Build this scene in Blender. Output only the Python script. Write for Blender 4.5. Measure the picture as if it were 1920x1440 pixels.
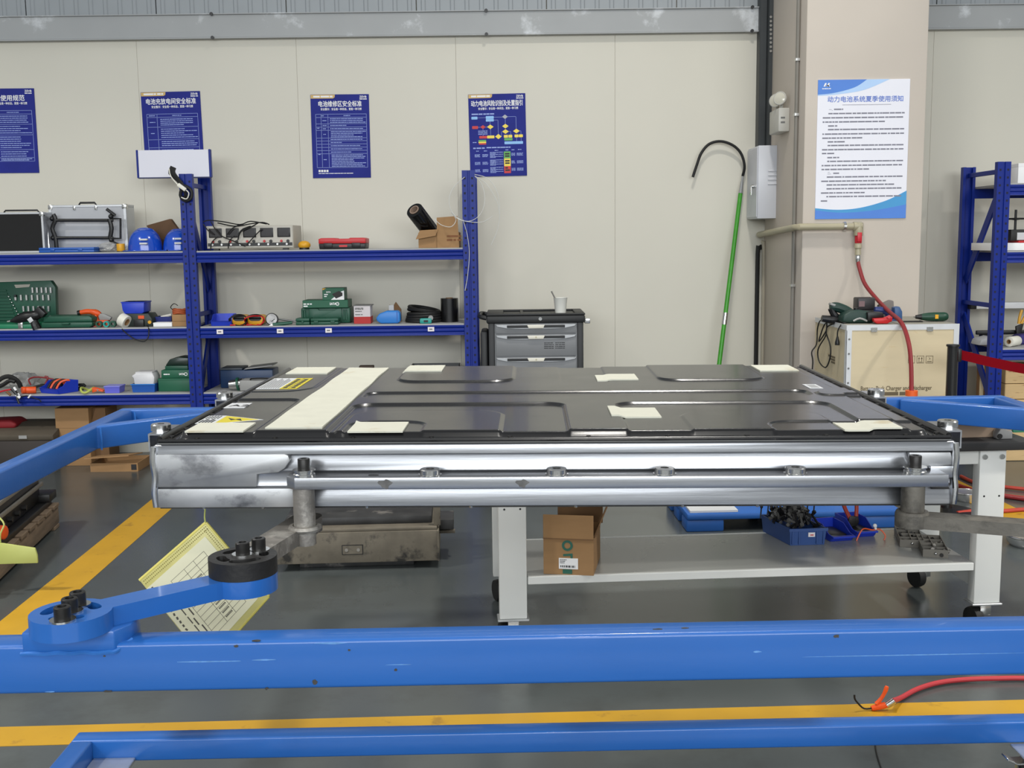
import bpy, bmesh, math, random
from mathutils import Vector, Matrix

for o in list(bpy.data.objects):
    bpy.data.objects.remove(o)
SC = bpy.context.scene
COL = SC.collection
random.seed(7)

# ------------------------------------------------------------------ camera
FPX, CAM_H = 2050.0, 1.55
PITCH, ROLL = math.atan(270 / FPX), 0.0125
_f = Vector((0, math.cos(PITCH), -math.sin(PITCH)))
_r0 = Vector((1, 0, 0))
_u0 = Vector((0, math.sin(PITCH), math.cos(PITCH)))
_r = math.cos(ROLL) * _r0 - math.sin(ROLL) * _u0
_u = math.sin(ROLL) * _r0 + math.cos(ROLL) * _u0
CAMP = Vector((0, 0, CAM_H))
cam_data = bpy.data.cameras.new('camera')
cam_data.sensor_fit = 'HORIZONTAL'
cam_data.sensor_width = 36.0
cam_data.lens = 36.0 * FPX / 1920.0
cam_data.clip_start = 0.05
cam_data.clip_end = 200
cam = bpy.data.objects.new('camera', cam_data)
COL.objects.link(cam)
cam.matrix_world = Matrix(((_r.x, _u.x, -_f.x, CAMP.x), (_r.y, _u.y, -_f.y, CAMP.y), (_r.z, _u.z, -_f.z, CAMP.z), (0, 0, 0, 1)))
SC.camera = cam

# ------------------------------------------------------------------ world, lamps, exposure
world = bpy.data.worlds.new('hall_ambient')
SC.world = world
world.use_nodes = True
world.node_tree.nodes['Background'].inputs[0].default_value = (0.93, 0.97, 1.0, 1)
world.node_tree.nodes['Background'].inputs[1].default_value = 0.42

def lamp(x, y, z, watts, size=0.5, col=(1.0, 0.965, 0.90)):
    d = bpy.data.lights.new('high_bay_lamp', 'AREA')
    d.shape = 'DISK'
    d.size = size
    d.energy = watts
    d.color = col
    d.spread = math.radians(LAMP_SPREAD)
    o = bpy.data.objects.new('high_bay_lamp', d)
    o.location = (x, y, z)
    COL.objects.link(o)
LAMP_SPREAD = 122
for lx, ly, lw in ((-5.6, 2.4, 290), (0.9, 4.6, 95), (6.8, 2.2, 320), (-5.6, -4.0, 150), (0.6, -4.0, 150), (6.8, -4.0, 150)):
    lamp(lx, ly, 6.2, lw)
# added fill light behind the camera, set as an unseen high window band
FILL_Y, FILL_X, FILL_Z0, FILL_Z1 = -9.5, 8.0, 2.6, 6.2
fill_data = bpy.data.lights.new('rear_fill_light', 'AREA')
fill_data.shape = 'RECTANGLE'
fill_data.size = 2 * FILL_X
fill_data.size_y = FILL_Z1 - FILL_Z0
fill_data.energy = 1480
fill_data.color = (0.93, 0.97, 1.0)
fill_obj = bpy.data.objects.new('rear_fill_light', fill_data)
fill_obj.location = (0, FILL_Y, (FILL_Z0 + FILL_Z1) / 2)
fill_obj.rotation_euler = (math.pi / 2, 0, 0)
COL.objects.link(fill_obj)

vs = SC.view_settings
vs.view_transform = 'Standard'
vs.look = 'None'
vs.exposure = 0.0
vs.gamma = 1.0
vs.use_curve_mapping = False

# ------------------------------------------------------------------ helpers
def _ray(x, y):
    return _f + _r * ((x - 960) / FPX) + _u * ((720 - y) / FPX)
def PY(x, y, Y):          # the point of the photograph's pixel that lies at depth Y
    d = _ray(x, y)
    return CAMP + d * (Y / d.y)
def PZ(x, y, Z):          # the point of the photograph's pixel that lies at height Z
    d = _ray(x, y)
    return CAMP + d * ((Z - CAM_H) / d.z)
def S(Y):                 # metres per pixel at depth Y
    return Y * 1.005 / FPX

def lin(c):
    c = c / 255.0
    return c / 12.92 if c <= 0.04045 else ((c + 0.055) / 1.055) ** 2.4
def rgb(c):
    return (lin(c[0]), lin(c[1]), lin(c[2]), 1)

MATS = {}
def mat(name, c, rough=0.5, metal=0.0, var=0.08, scale=6.0, bump=0.0, bscale=60.0, stretch=(1, 1, 1), spec=0.5, coat=0.0,
        wear=None, wear_amt=0.0, wear_scale=9.0, rvar=0.0, trans=0.0, alpha=1.0):
    """procedural material: base colour with soft noise, optional worn patches of another colour, fine relief"""
    if name in MATS:
        return MATS[name]
    m = bpy.data.materials.new(name)
    MATS[name] = m
    m.use_nodes = True
    nt = m.node_tree
    b = nt.nodes['Principled BSDF']
    tc = nt.nodes.new('ShaderNodeTexCoord')
    mp = nt.nodes.new('ShaderNodeMapping')
    mp.inputs['Scale'].default_value = stretch
    nt.links.new(tc.outputs['Object'], mp.inputs['Vector'])
    n = nt.nodes.new('ShaderNodeTexNoise')
    n.inputs['Scale'].default_value = scale
    n.inputs['Detail'].default_value = 5
    nt.links.new(mp.outputs[0], n.inputs['Vector'])
    cr = nt.nodes.new('ShaderNodeValToRGB')
    base = rgb(c)
    cr.color_ramp.elements[0].position = 0.3
    cr.color_ramp.elements[1].position = 0.7
    cr.color_ramp.elements[0].color = tuple(max(0, v * (1 - var)) for v in base[:3]) + (1,)
    cr.color_ramp.elements[1].color = tuple(min(1, v * (1 + var)) for v in base[:3]) + (1,)
    nt.links.new(n.outputs['Fac'], cr.inputs['Fac'])
    out = cr.outputs['Color']
    if wear:
        n2 = nt.nodes.new('ShaderNodeTexNoise')
        n2.inputs['Scale'].default_value = wear_scale
        n2.inputs['Detail'].default_value = 8
        n2.inputs['Roughness'].default_value = 0.65
        nt.links.new(mp.outputs[0], n2.inputs['Vector'])
        r2 = nt.nodes.new('ShaderNodeValToRGB')
        r2.color_ramp.elements[0].position = 0.62 - 0.25 * wear_amt
        r2.color_ramp.elements[1].position = 0.70 - 0.15 * wear_amt
        nt.links.new(n2.outputs['Fac'], r2.inputs['Fac'])
        mx = nt.nodes.new('ShaderNodeMix')
        mx.data_type = 'RGBA'
        mx.inputs[7].default_value = rgb(wear)
        nt.links.new(out, mx.inputs[6])
        nt.links.new(r2.outputs['Color'], mx.inputs[0])
        out = mx.outputs[2]
    nt.links.new(out, b.inputs['Base Color'])
    b.inputs['Roughness'].default_value = rough
    b.inputs['Metallic'].default_value = metal
    b.inputs['Specular IOR Level'].default_value = spec
    b.inputs['Coat Weight'].default_value = coat
    b.inputs['Coat Roughness'].default_value = 0.08
    if trans:
        b.inputs['Transmission Weight'].default_value = trans
    if alpha < 1:
        b.inputs['Alpha'].default_value = alpha
    if rvar:
        mr = nt.nodes.new('ShaderNodeMapRange')
        mr.inputs[3].default_value = max(0.02, rough - rvar)
        mr.inputs[4].default_value = rough + rvar
        nt.links.new(n.outputs['Fac'], mr.inputs[0])
        nt.links.new(mr.outputs[0], b.inputs['Roughness'])
    if bump:
        n3 = nt.nodes.new('ShaderNodeTexNoise')
        n3.inputs['Scale'].default_value = bscale
        n3.inputs['Detail'].default_value = 4
        nt.links.new(mp.outputs[0], n3.inputs['Vector'])
        bp = nt.nodes.new('ShaderNodeBump')
        bp.inputs['Strength'].default_value = bump
        bp.inputs['Distance'].default_value = 0.002
        nt.links.new(n3.outputs['Fac'], bp.inputs['Height'])
        nt.links.new(bp.outputs[0], b.inputs['Normal'])
    return m

class MB:
    """collects solids, then links them as ONE mesh object"""
    def __init__(s):
        s.v, s.f = [], []
    def add(s, vs_, fs_):
        k = len(s.v)
        s.v += [tuple(p) for p in vs_]
        s.f += [tuple(i + k for i in f) for f in fs_]
        return s
    def box(s, x0, x1, y0, y1, z0, z1):
        return s.add([(x0, y0, z0), (x1, y0, z0), (x1, y1, z0), (x0, y1, z0), (x0, y0, z1), (x1, y0, z1), (x1, y1, z1), (x0, y1, z1)],
                     [(0, 3, 2, 1), (4, 5, 6, 7), (0, 1, 5, 4), (1, 2, 6, 5), (2, 3, 7, 6), (3, 0, 4, 7)])
    def cbox(s, c, d, rz=0.0, rx=0.0, ry=0.0):
        m = Matrix.Rotation(rz, 3, 'Z') @ Matrix.Rotation(ry, 3, 'Y') @ Matrix.Rotation(rx, 3, 'X')
        k = len(s.v)
        s.box(-d[0] / 2, d[0] / 2, -d[1] / 2, d[1] / 2, -d[2] / 2, d[2] / 2)
        for i in range(k, len(s.v)):
            s.v[i] = tuple(m @ Vector(s.v[i]) + Vector(c))
        return s
    def cyl(s, p0, p1, r0, r1=None, n=16, cap=True):
        r1 = r0 if r1 is None else r1
        p0, p1 = Vector(p0), Vector(p1)
        d = (p1 - p0).normalized()
        a = d.orthogonal().normalized()
        b = d.cross(a)
        vs_ = []
        for p, r in ((p0, r0), (p1, r1)):
            for i in range(n):
                t = 2 * math.pi * i / n
                vs_.append(p + a * (r * math.cos(t)) + b * (r * math.sin(t)))
        fs_ = [(i, (i + 1) % n, n + (i + 1) % n, n + i) for i in range(n)]
        if cap:
            fs_ += [tuple(range(n - 1, -1, -1)), tuple(range(n, 2 * n))]
        return s.add(vs_, fs_)
    def ring(s, c, ax, ro, ri, h, n=20):
        return s.lathe([(ri, 0), (ro, 0), (ro, h), (ri, h), (ri, 0)], n, c, ax)
    def lathe(s, prof, n=20, c=(0, 0, 0), ax=(0, 0, 1)):
        d = Vector(ax).normalized()
        a = d.orthogonal().normalized()
        b = d.cross(a)
        c = Vector(c)
        vs_, fs_ = [], []
        for r, h in prof:
            for i in range(n):
                t = 2 * math.pi * i / n
                vs_.append(c + d * h + a * (r * math.cos(t)) + b * (r * math.sin(t)))
        for j in range(len(prof) - 1):
            for i in range(n):
                fs_.append((j * n + i, j * n + (i + 1) % n, (j + 1) * n + (i + 1) % n, (j + 1) * n + i))
        if prof[0][0] > 1e-6 and prof[0] != prof[-1]:
            fs_.append(tuple(range(n - 1, -1, -1)))
        if prof[-1][0] > 1e-6 and prof[0] != prof[-1]:
            k = (len(prof) - 1) * n
            fs_.append(tuple(range(k, k + n)))
        return s.add(vs_, fs_)
    def prism(s, poly, a, b, axis='z'):
        """poly in the two other axes (x,y for z; x,z for y; y,z for x), swept from a to b"""
        n = len(poly)
        def p(q, t):
            return (q[0], q[1], t) if axis == 'z' else ((q[0], t, q[1]) if axis == 'y' else (t, q[0], q[1]))
        vs_ = [p(q, a) for q in poly] + [p(q, b) for q in poly]
        fs_ = [tuple(range(n - 1, -1, -1)), tuple(range(n, 2 * n))] + [(i, (i + 1) % n, n + (i + 1) % n, n + i) for i in range(n)]
        return s.add(vs_, fs_)
    def tube(s, pts, r, n=8, closed=False, smooth=3):
        pts = [Vector(p) for p in pts]
        if smooth > 1 and len(pts) > 2:
            pts = catmull(pts, smooth, closed)
        m = len(pts)
        vs_, fs_ = [], []
        up = None
        for i, p in enumerate(pts):
            if closed:
                d = pts[(i + 1) % m] - pts[i - 1]
            else:
                d = pts[min(i + 1, m - 1)] - pts[max(i - 1, 0)]
            d = d.normalized() if d.length > 1e-9 else Vector((0, 0, 1))
            if up is None:
                up = d.orthogonal().normalized()
            else:
                up = (up - d * up.dot(d))
                up = up.normalized() if up.length > 1e-6 else d.orthogonal().normalized()
            w = d.cross(up)
            rr = r[min(i, len(r) - 1)] if isinstance(r, (list, tuple)) else r
            for k in range(n):
                t = 2 * math.pi * k / n
                vs_.append(p + up * (rr * math.cos(t)) + w * (rr * math.sin(t)))
        for i in range(m if closed else m - 1):
            j = (i + 1) % m
            for k in range(n):
                fs_.append((i * n + k, i * n + (k + 1) % n, j * n + (k + 1) % n, j * n + k))
        if not closed:
            fs_ += [tuple(range(n - 1, -1, -1)), tuple(range((m - 1) * n, m * n))]
        return s.add(vs_, fs_)
    def ball(s, c, r, n=16, m=10, sx=1, sy=1, sz=1):
        prof = [(max(1e-7, math.sin(math.pi * i / m)), -math.cos(math.pi * i / m)) for i in range(m + 1)]
        k = len(s.v)
        s.lathe(prof, n)
        for i in range(k, len(s.v)):
            x, y, z = s.v[i]
            s.v[i] = (c[0] + x * r * sx, c[1] + y * r * sy, c[2] + z * r * sz)
        return s
    def open_box(s, x0, x1, y0, y1, z0, z1, t, taper=0.0):
        """a tray with walls: open at the top"""
        tp = taper
        o = [(x0 + tp, y0 + tp, z0), (x1 - tp, y0 + tp, z0), (x1 - tp, y1 - tp, z0), (x0 + tp, y1 - tp, z0), (x0, y0, z1), (x1, y0, z1), (x1, y1, z1), (x0, y1, z1)]
        i_ = [(x0 + tp + t, y0 + tp + t, z0 + t), (x1 - tp - t, y0 + tp + t, z0 + t), (x1 - tp - t, y1 - tp - t, z0 + t), (x0 + tp + t, y1 - tp - t, z0 + t),
              (x0 + t, y0 + t, z1), (x1 - t, y0 + t, z1), (x1 - t, y1 - t, z1), (x0 + t, y1 - t, z1)]
        f = [(0, 3, 2, 1), (0, 1, 5, 4), (1, 2, 6, 5), (2, 3, 7, 6), (3, 0, 4, 7),
             (8, 9, 10, 11), (8, 12, 13, 9), (9, 13, 14, 10), (10, 14, 15, 11), (11, 15, 12, 8),
             (4, 5, 13, 12), (5, 6, 14, 13), (6, 7, 15, 14), (7, 4, 12, 15)]
        return s.add(o + i_, f)
    def xf(s, m):
        s.v = [tuple(m @ Vector(p)) for p in s.v]
        return s
    def build(s, name, m, parent=None, bevel=0.0, seg=2, smooth=True, loc=None, rot=None):
        me = bpy.data.meshes.new(name)
        me.from_pydata(s.v, [], s.f)
        bm = bmesh.new()
        bm.from_mesh(me)
        bmesh.ops.recalc_face_normals(bm, faces=bm.faces)
        if bevel > 0:
            ed = [e for e in bm.edges if len(e.link_faces) == 2 and e.calc_face_angle(0) > 0.6]
            if ed:
                bmesh.ops.bevel(bm, geom=ed, offset=bevel, segments=seg, affect='EDGES', profile=0.5, clamp_overlap=True)
        bm.to_mesh(me)
        bm.free()
        if smooth:
            me.polygons.foreach_set('use_smooth', [True] * len(me.polygons))
            me.set_sharp_from_angle(angle=math.radians(35))
        me.materials.append(m)
        o = bpy.data.objects.new(name, me)
        COL.objects.link(o)
        if parent is not None:
            o.parent = parent
        if loc is not None:
            o.location = loc
        if rot is not None:
            o.rotation_euler = rot
        return o

def catmull(p, k, closed=False):
    out = []
    n = len(p)
    for i in range(n if closed else n - 1):
        a, b, c, d = (p[(i - 1) % n], p[i], p[(i + 1) % n], p[(i + 2) % n]) if closed else (p[max(i - 1, 0)], p[i], p[i + 1], p[min(i + 2, n - 1)])
        for j in range(k):
            t = j / k
            out.append(0.5 * ((2 * b) + (c - a) * t + (2 * a - 5 * b + 4 * c - d) * t * t + (3 * b - a - 3 * c + d) * t ** 3))
    if not closed:
        out.append(p[-1])
    return out

def tag(o, label, cat, group=None):
    o['label'] = label
    o['category'] = cat
    if group:
        o['group'] = group
    return o
def thing(name, label, cat, loc=(0, 0, 0), rz=0.0, group=None):
    o = bpy.data.objects.new(name, None)
    o.empty_display_size = 0.05
    COL.objects.link(o)
    o.location = loc
    o.rotation_euler = (0, 0, rz)
    return tag(o, label, cat, group)
def struct(o):
    o['kind'] = 'structure'
    return o
def share(o, name, parent, loc, rot=(0, 0, 0), scale=None):
    """another copy of a piece, sharing its mesh"""
    c = o.copy()
    c.name = name
    COL.objects.link(c)
    c.parent = parent
    c.location = loc
    c.rotation_euler = rot
    if scale:
        c.scale = scale
    return c
def rrect(w, h, r, n=4, cx=0.0, cy=0.0):
    pts = []
    for sx, sy, a0 in ((1, 1, 0), (-1, 1, 90), (-1, -1, 180), (1, -1, 270)):
        for i in range(n + 1):
            a = math.radians(a0 + 90 * i / n)
            pts.append((cx + sx * (w / 2 - r) + r * math.cos(a), cy + sy * (h / 2 - r) + r * math.sin(a)))
    return pts

def text(name, body, size, m, parent, loc, rot=(math.pi / 2, 0, 0), width=None, align='CENTER', bold=0.0, depth=0.0):
    """lettering as a thin mesh; width squeezes it to a total width"""
    c = bpy.data.curves.new(name, 'FONT')
    c.body = body
    c.size = size
    c.align_x = align
    c.align_y = 'CENTER'
    c.resolution_u = 2
    c.extrude = depth
    o = bpy.data.objects.new(name, c)
    COL.objects.link(o)
    dg = bpy.context.evaluated_depsgraph_get()
    me = bpy.data.meshes.new_from_object(o.evaluated_get(dg))
    bpy.data.objects.remove(o)
    bpy.data.curves.remove(c)
    if width:
        xs = [v.co.x for v in me.vertices]
        k = width / max(1e-6, max(xs) - min(xs))
        for v in me.vertices:
            v.co.x *= k
    if bold:
        vs0 = [tuple(v.co) for v in me.vertices]
        fs0 = [tuple(p.vertices) for p in me.polygons]
        k = len(vs0)
        va, fa = [], []
        for i, (dx, dy) in enumerate(((-bold, 0), (bold, 0), (0, -bold), (0, bold))):
            va += [(x + dx, y + dy, z + 0.00003 * i) for x, y, z in vs0]
            fa += [tuple(q + k * i for q in f) for f in fs0]
        me = bpy.data.meshes.new(name)
        me.from_pydata(va, [], fa)
    me.materials.clear()
    me.materials.append(m)
    t = bpy.data.objects.new(name, me)
    COL.objects.link(t)
    t.parent = parent
    t.location = loc
    t.rotation_euler = rot
    return t
# ------------------------------------------------------------------ materials
M_WALL = mat('wall_cream_panel', (212, 208, 194), 0.55, var=0.015, scale=1.5)
M_SEAM = mat('wall_backing', (176, 172, 160), 0.7)
M_STEELGREY = mat('grey_painted_steel', (162, 164, 164), 0.5, var=0.04, scale=3, wear=(205, 208, 210), wear_amt=0.15, wear_scale=3)
M_CORR = mat('grey_corrugated_steel', (150, 155, 158), 0.45, var=0.03)
M_PILLAR = mat('pillar_plaster', (202, 192, 180), 0.7, var=0.03, scale=2, bump=0.1)
M_DARKSTEEL = mat('dark_steel_column', (52, 56, 58), 0.5, var=0.12)
M_FLOOR = mat('grey_epoxy_floor', (76, 81, 81), 0.22, var=0.10, scale=1.1, wear=(69, 73, 72), wear_amt=0.5, wear_scale=1.7, rvar=0.07, bump=0.03, bscale=5)
M_YELLOW = mat('yellow_floor_paint', (190, 146, 36), 0.4, var=0.08, scale=4, wear=(160, 120, 40), wear_amt=0.1)
M_BLACK = mat('black_plastic', (18, 18, 19), 0.4, var=0.15)
M_BLACKRUB = mat('black_rubber', (14, 14, 14), 0.6)
M_WHITE = mat('white_print', (240, 240, 240), 0.6, var=0.01)
M_CHROME = mat('bright_steel', (200, 200, 198), 0.22, 1.0, var=0.05)

# ------------------------------------------------------------------ floor
YW = 8.1
floor = struct(MB().box(-9, 9, -9.6, YW + 0.1, -0.1, 0).build('floor', M_FLOOR, smooth=False))
def stripe(pts):
    b = MB().prism(pts, 0.0002, 0.0014, 'z')
    b.build('floor_line', M_YELLOW, floor, smooth=False)
stripe([(-2.02, 0.6), (-1.84, 0.6), (-2.075, 8.0), (-2.265, 8.0)])
stripe([(-1.95, 3.232), (8.0, 3.56), (8.0, 3.70), (-1.95, 3.372)])
stripe([(-8.0, 3.03), (-2.03, 3.23), (-2.03, 3.37), (-8.0, 3.17)])
_q = PZ(1900, 957, 0)
stripe([(_q.x + 0.14 - 0.2, 3.8), (_q.x + 0.14, 3.8), (_q.x - 0.05, 8.0), (_q.x - 0.25, 8.0)])

# ------------------------------------------------------------------ back wall of sandwich panels
wall = struct(MB().box(-9, 9, YW + 0.03, YW + 0.15, 0, 6.5).build('wall_back', M_SEAM, smooth=False))
ZB0, ZB1 = 3.0, 3.165
panel = None
for k in range(-8, 7):
    x0 = 0.77 + 1.145 * k
    if panel is None:
        panel = MB().box(0.0005, 1.1445, 0, 0.03, 0.0, ZB0 + 0.02).build('wall_panel', M_WALL, wall, bevel=0.0012, seg=1, loc=(x0, YW, 0))
    else:
        share(panel, 'wall_panel', wall, (x0, YW, 0))
# ribbed cladding above the beam
sheet = None
for k in range(-12, 13):
    x0 = 0.28 + 0.93 * k - 0.0
    if sheet is None:
        b = MB()
        pts = [(0.004, 0)]
        for r in range(9):
            c = 0.05 + r * 0.104
            pts += [(c - 0.018, 0), (c - 0.010, -0.006), (c + 0.010, -0.006), (c + 0.018, 0)]
        pts += [(0.926, 0), (0.926, 0.025), (0.004, 0.025)]
        b.prism(pts, ZB1 - 0.01, 6.5, 'z')
        sheet = b.build('cladding_sheet', M_CORR, wall, smooth=False, loc=(x0, YW, 0))
    else:
        share(sheet, 'cladding_sheet', wall, (x0, YW, 0))
# horizontal steel beam along the wall, with its lower lip
def beam_piece(x0, x1, n):
    t = struct(MB().prism([(YW - 0.004, ZB0), (YW - 0.055, ZB0), (YW - 0.055, ZB0 + 0.008), (YW - 0.045, ZB0 + 0.012), (YW - 0.045, ZB1 - 0.004), (YW - 0.06, ZB1), (YW - 0.06, ZB1 + 0.006), (YW - 0.004, ZB1 + 0.006)], x0, x1, 'x').build('trim_%d' % n, M_STEELGREY, None, smooth=False))
    return t
_xl = PY(1420, 50, YW).x
tb = beam_piece(-9, _xl, 1)
beam_piece(PY(1745, 30, YW).x - 0.05, 9, 2)
scr = None
for px_ in (398, 912, 1410):
    for z_ in (ZB0 + 0.004, ZB1 + 0.002):
        q = PY(px_, 60, YW - 0.06)
        if scr is None:
            scr = MB().cyl((0, 0, 0), (0, -0.012, 0), 0.012, n=10).build('screw', M_BLACK, tb, loc=(q.x, YW - 0.058, z_))
        else:
            share(scr, 'screw', tb, (q.x, YW - 0.058, z_))

# ------------------------------------------------------------------ pillar
YP = 7.05
PX0, PX1 = PY(1507, 300, YP).x, PY(1733, 300, YP).x
pillar = struct(MB().box(PX0, PX1, YP, YW, 0, 6.5).build('pillar', M_PILLAR, None, bevel=0.012, smooth=True))

# far end of the hall behind the camera, with an opening added for the fill light
wf = MB().box(-9, 9, FILL_Y - 0.25, FILL_Y - 0.05, 0, FILL_Z0).box(-9, -FILL_X, FILL_Y - 0.25, FILL_Y - 0.05, FILL_Z0, 6.5).box(FILL_X, 9, FILL_Y - 0.25, FILL_Y - 0.05, FILL_Z0, 6.5).box(-FILL_X, FILL_X, FILL_Y - 0.25, FILL_Y - 0.05, FILL_Z1, 6.5)
struct(wf.build('wall_front', M_WALL, None, smooth=False))
# ------------------------------------------------------------------ blue lifting trolley
M_TBLUE = mat('blue_trolley_paint', (34, 94, 170), 0.34, var=0.06, scale=2.2, stretch=(1, 3, 3), coat=0.25, bump=0.12, bscale=25)
M_TCHIP = mat('bare_chipped_paint', (60, 58, 56), 0.6, var=0.3, scale=60)
M_TSCR = mat('pale_paint_scratch', (92, 140, 196), 0.5, var=0.2, scale=80)
M_WELD = mat('painted_weld_bead', (48, 108, 184), 0.35, var=0.15, scale=40, bump=0.6, bscale=90)
M_GREYIRON = mat('grey_cast_steel', (132, 128, 122), 0.55, 0.55, var=0.22, scale=22, wear=(176, 172, 164), wear_amt=0.35, wear_scale=14, bump=0.4, bscale=120)
M_DARKIRON = mat('black_oxide_steel', (40, 39, 38), 0.5, 0.4, var=0.25, scale=25, bump=0.3, bscale=120)
M_BOLT = mat('black_bolt', (46, 45, 44), 0.42, 0.6, var=0.2, scale=60)
M_PLATE = mat('galvanised_plate', (196, 198, 198), 0.35, 0.8, var=0.15, scale=12)
ZT = 0.931
TR_YAW = 0.017
trolley = thing('lifting_trolley', 'blue steel lifting trolley of welded tubes carrying the battery pack', 'trolley', (0, 1.655, 0), TR_YAW)
_ct, _st = math.cos(TR_YAW), math.sin(TR_YAW)
def TL(p):
    dx, dy = p.x, p.y - 1.655
    return (dx * _ct + dy * _st, -dx * _st + dy * _ct)
TW, TH = 0.055, 0.08
xl, yb = TL(PZ(227, 765, ZT))
xl2, _ = TL(PZ(0, 870, ZT))
xl = (xl + xl2) / 2
xr, _ = TL(PZ(1867, 737, ZT))
def bar(name, p, q, w=TW, z0=ZT - TH, z1=ZT, m=None, bev=0.006):
    """a square tube from p to q in plan, p and q on its centre line"""
    p, q = Vector((p[0], p[1])), Vector((q[0], q[1]))
    d = (q - p).normalized() * 1
    n = Vector((-d.y, d.x)) * (w / 2)
    a, b, c, e = p + n, p - n, q - n, q + n
    return MB().prism([tuple(b), tuple(c), tuple(e), tuple(a)], z0, z1, 'z').build(name, m or M_TBLUE, trolley, bevel=bev, seg=3)
front_rail = bar('front_rail', (xl, TW / 2), (xr, TW / 2))
bar('rear_rail', (xl, yb - TW / 2), (xr, yb - TW / 2))
bar('side_rail', (xl + TW / 2, TW), (xl + TW / 2, yb - TW))
bar('side_rail', (xr - TW / 2, TW), (xr - TW / 2, yb - TW))
# oblique corner braces
def brace(pa, pb, sgn):
    a, b = Vector(TL(PZ(pa[0], pa[1], ZT))), Vector(TL(PZ(pb[0], pb[1], ZT)))
    d = (b - a).normalized()
    n = Vector((-d.y, d.x))
    if n.y < 0:
        n = -n
    n *= TW / 2
    xi = (xl + TW * 0.95) if sgn < 0 else (xr - TW * 0.95)
    t0 = (xi - a.x) / d.x
    ye = yb - TW * 0.95
    t1 = (ye - (a + n).y) / d.y
    p, q = a + n + d * t0, a + n + d * t1
    return bar('corner_brace', p, q, TW, ZT - TH + 0.001, ZT - 0.001)
brace((188, 799), (372, 776), -1)
brace((1917, 767), (1670, 747), 1)
# weld beads at the joints
for (px_, py0, py1) in ((188, 801, 838), (252, 771, 790)):
    a = TL(PZ(px_, py0, ZT))
    MB().tube([(a[0] + 0.002, a[1] - 0.004, ZT - 0.002), (a[0] + 0.004, a[1] - 0.006, ZT - 0.04), (a[0] + 0.002, a[1] - 0.004, ZT - 0.078)], 0.0032, 6).build('weld_bead', M_WELD, trolley)
# uprights and lower frame
zl = 0.2
lx, ly = TL(PZ(147, 1372, zl))
rx, ry = TL(PZ(1915, 1336, zl))
LW, LH = 0.06, 0.062
lyc = (ly + ry) / 2 - LW / 2
rx = max(rx, 1.62)
bar('lower_rear_rail', (lx, lyc), (rx, lyc), LW, zl - LH, zl)
bar('lower_side_rail', (lx + LW / 2, 0.02), (lx + LW / 2, lyc - LW / 2), LW, zl - LH, zl)
bar('lower_side_rail', (rx - LW / 2, 0.02), (rx - LW / 2, lyc - LW / 2), LW, zl - LH, zl)
bar('lower_front_rail', (lx, 0.0), (rx, 0.0), LW, zl - LH, zl)
for x_ in (lx + LW / 2, rx - LW / 2):
    bar('upright', (x_, 0.03 - 0.03), (x_, 0.03 + 0.03), 0.06, zl, ZT - TH)
def caster(x, y, brake=False, d=0.125):
    root = MB().box(x - 0.05, x + 0.05, y - 0.05, y + 0.05, zl - LH - 0.008, zl - LH).build('caster_plate', M_PLATE, trolley, bevel=0.002, seg=1)
    zt, zc = zl - LH - 0.008, d / 2 * 0.88 + 0.0
    zc = 0.055
    f = MB().cyl((x, y, zt), (x, y, zt - 0.018), 0.032)
    for s in (-1, 1):
        f.prism([(y - 0.034, zt - 0.018), (y + 0.034, zt - 0.018), (y + 0.05, zc), (y + 0.03, zc - 0.018), (y + 0.01, zc)], x + s * 0.026 - 0.002, x + s * 0.026 + 0.002, 'x')
    f.build('caster_fork', M_CHROME, root, bevel=0.001, seg=1)
    MB().lathe([(0.015, -0.02), (0.05, -0.02), (0.055, -0.012), (0.055, 0.012), (0.05, 0.02), (0.015, 0.02)], 24, (x, y + 0.025, zc), (1, 0, 0)).build('caster_wheel', M_CREAMWHEEL, root)
    MB().cyl((x - 0.034, y + 0.025, zc), (x + 0.034, y + 0.025, zc), 0.008, n=10).build('axle_bolt', M_CHROME, root)
    if brake:
        MB().prism([(x - 0.085, zt - 0.004), (x - 0.06, zt - 0.016), (x + 0.03, zt - 0.012), (x + 0.03, zt - 0.017), (x - 0.06, zt - 0.022), (x - 0.088, zt - 0.008)], y - 0.02, y + 0.02, 'y').build('brake_pedal', M_CHROME, root, bevel=0.001, seg=1)
        MB().prism([(x - 0.05, zt - 0.024), (x - 0.02, zt - 0.022), (x - 0.012, zt - 0.05), (x - 0.035, zc + 0.005), (x - 0.052, zc + 0.02), (x - 0.04, zc + 0.032)], y - 0.012, y + 0.012, 'y').build('brake_lever', M_DARKIRON, root, bevel=0.001, seg=1)
M_CREAMWHEEL = mat('cream_nylon_wheel', (205, 190, 140), 0.4, var=0.06)
caster(lx + LW + 0.055, lyc - LW / 2 - 0.055)
caster(TL(PZ(1928, 1400, 0.13))[0], lyc - LW / 2 - 0.05, True)
MB().box(lx + LW, lx + LW + 0.115, lyc - LW / 2 - 0.115, lyc - LW / 2, zl - LH - 0.0, zl - LH + 0.012).build('corner_plate', M_PLATE, trolley, bevel=0.002, seg=1)
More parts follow.
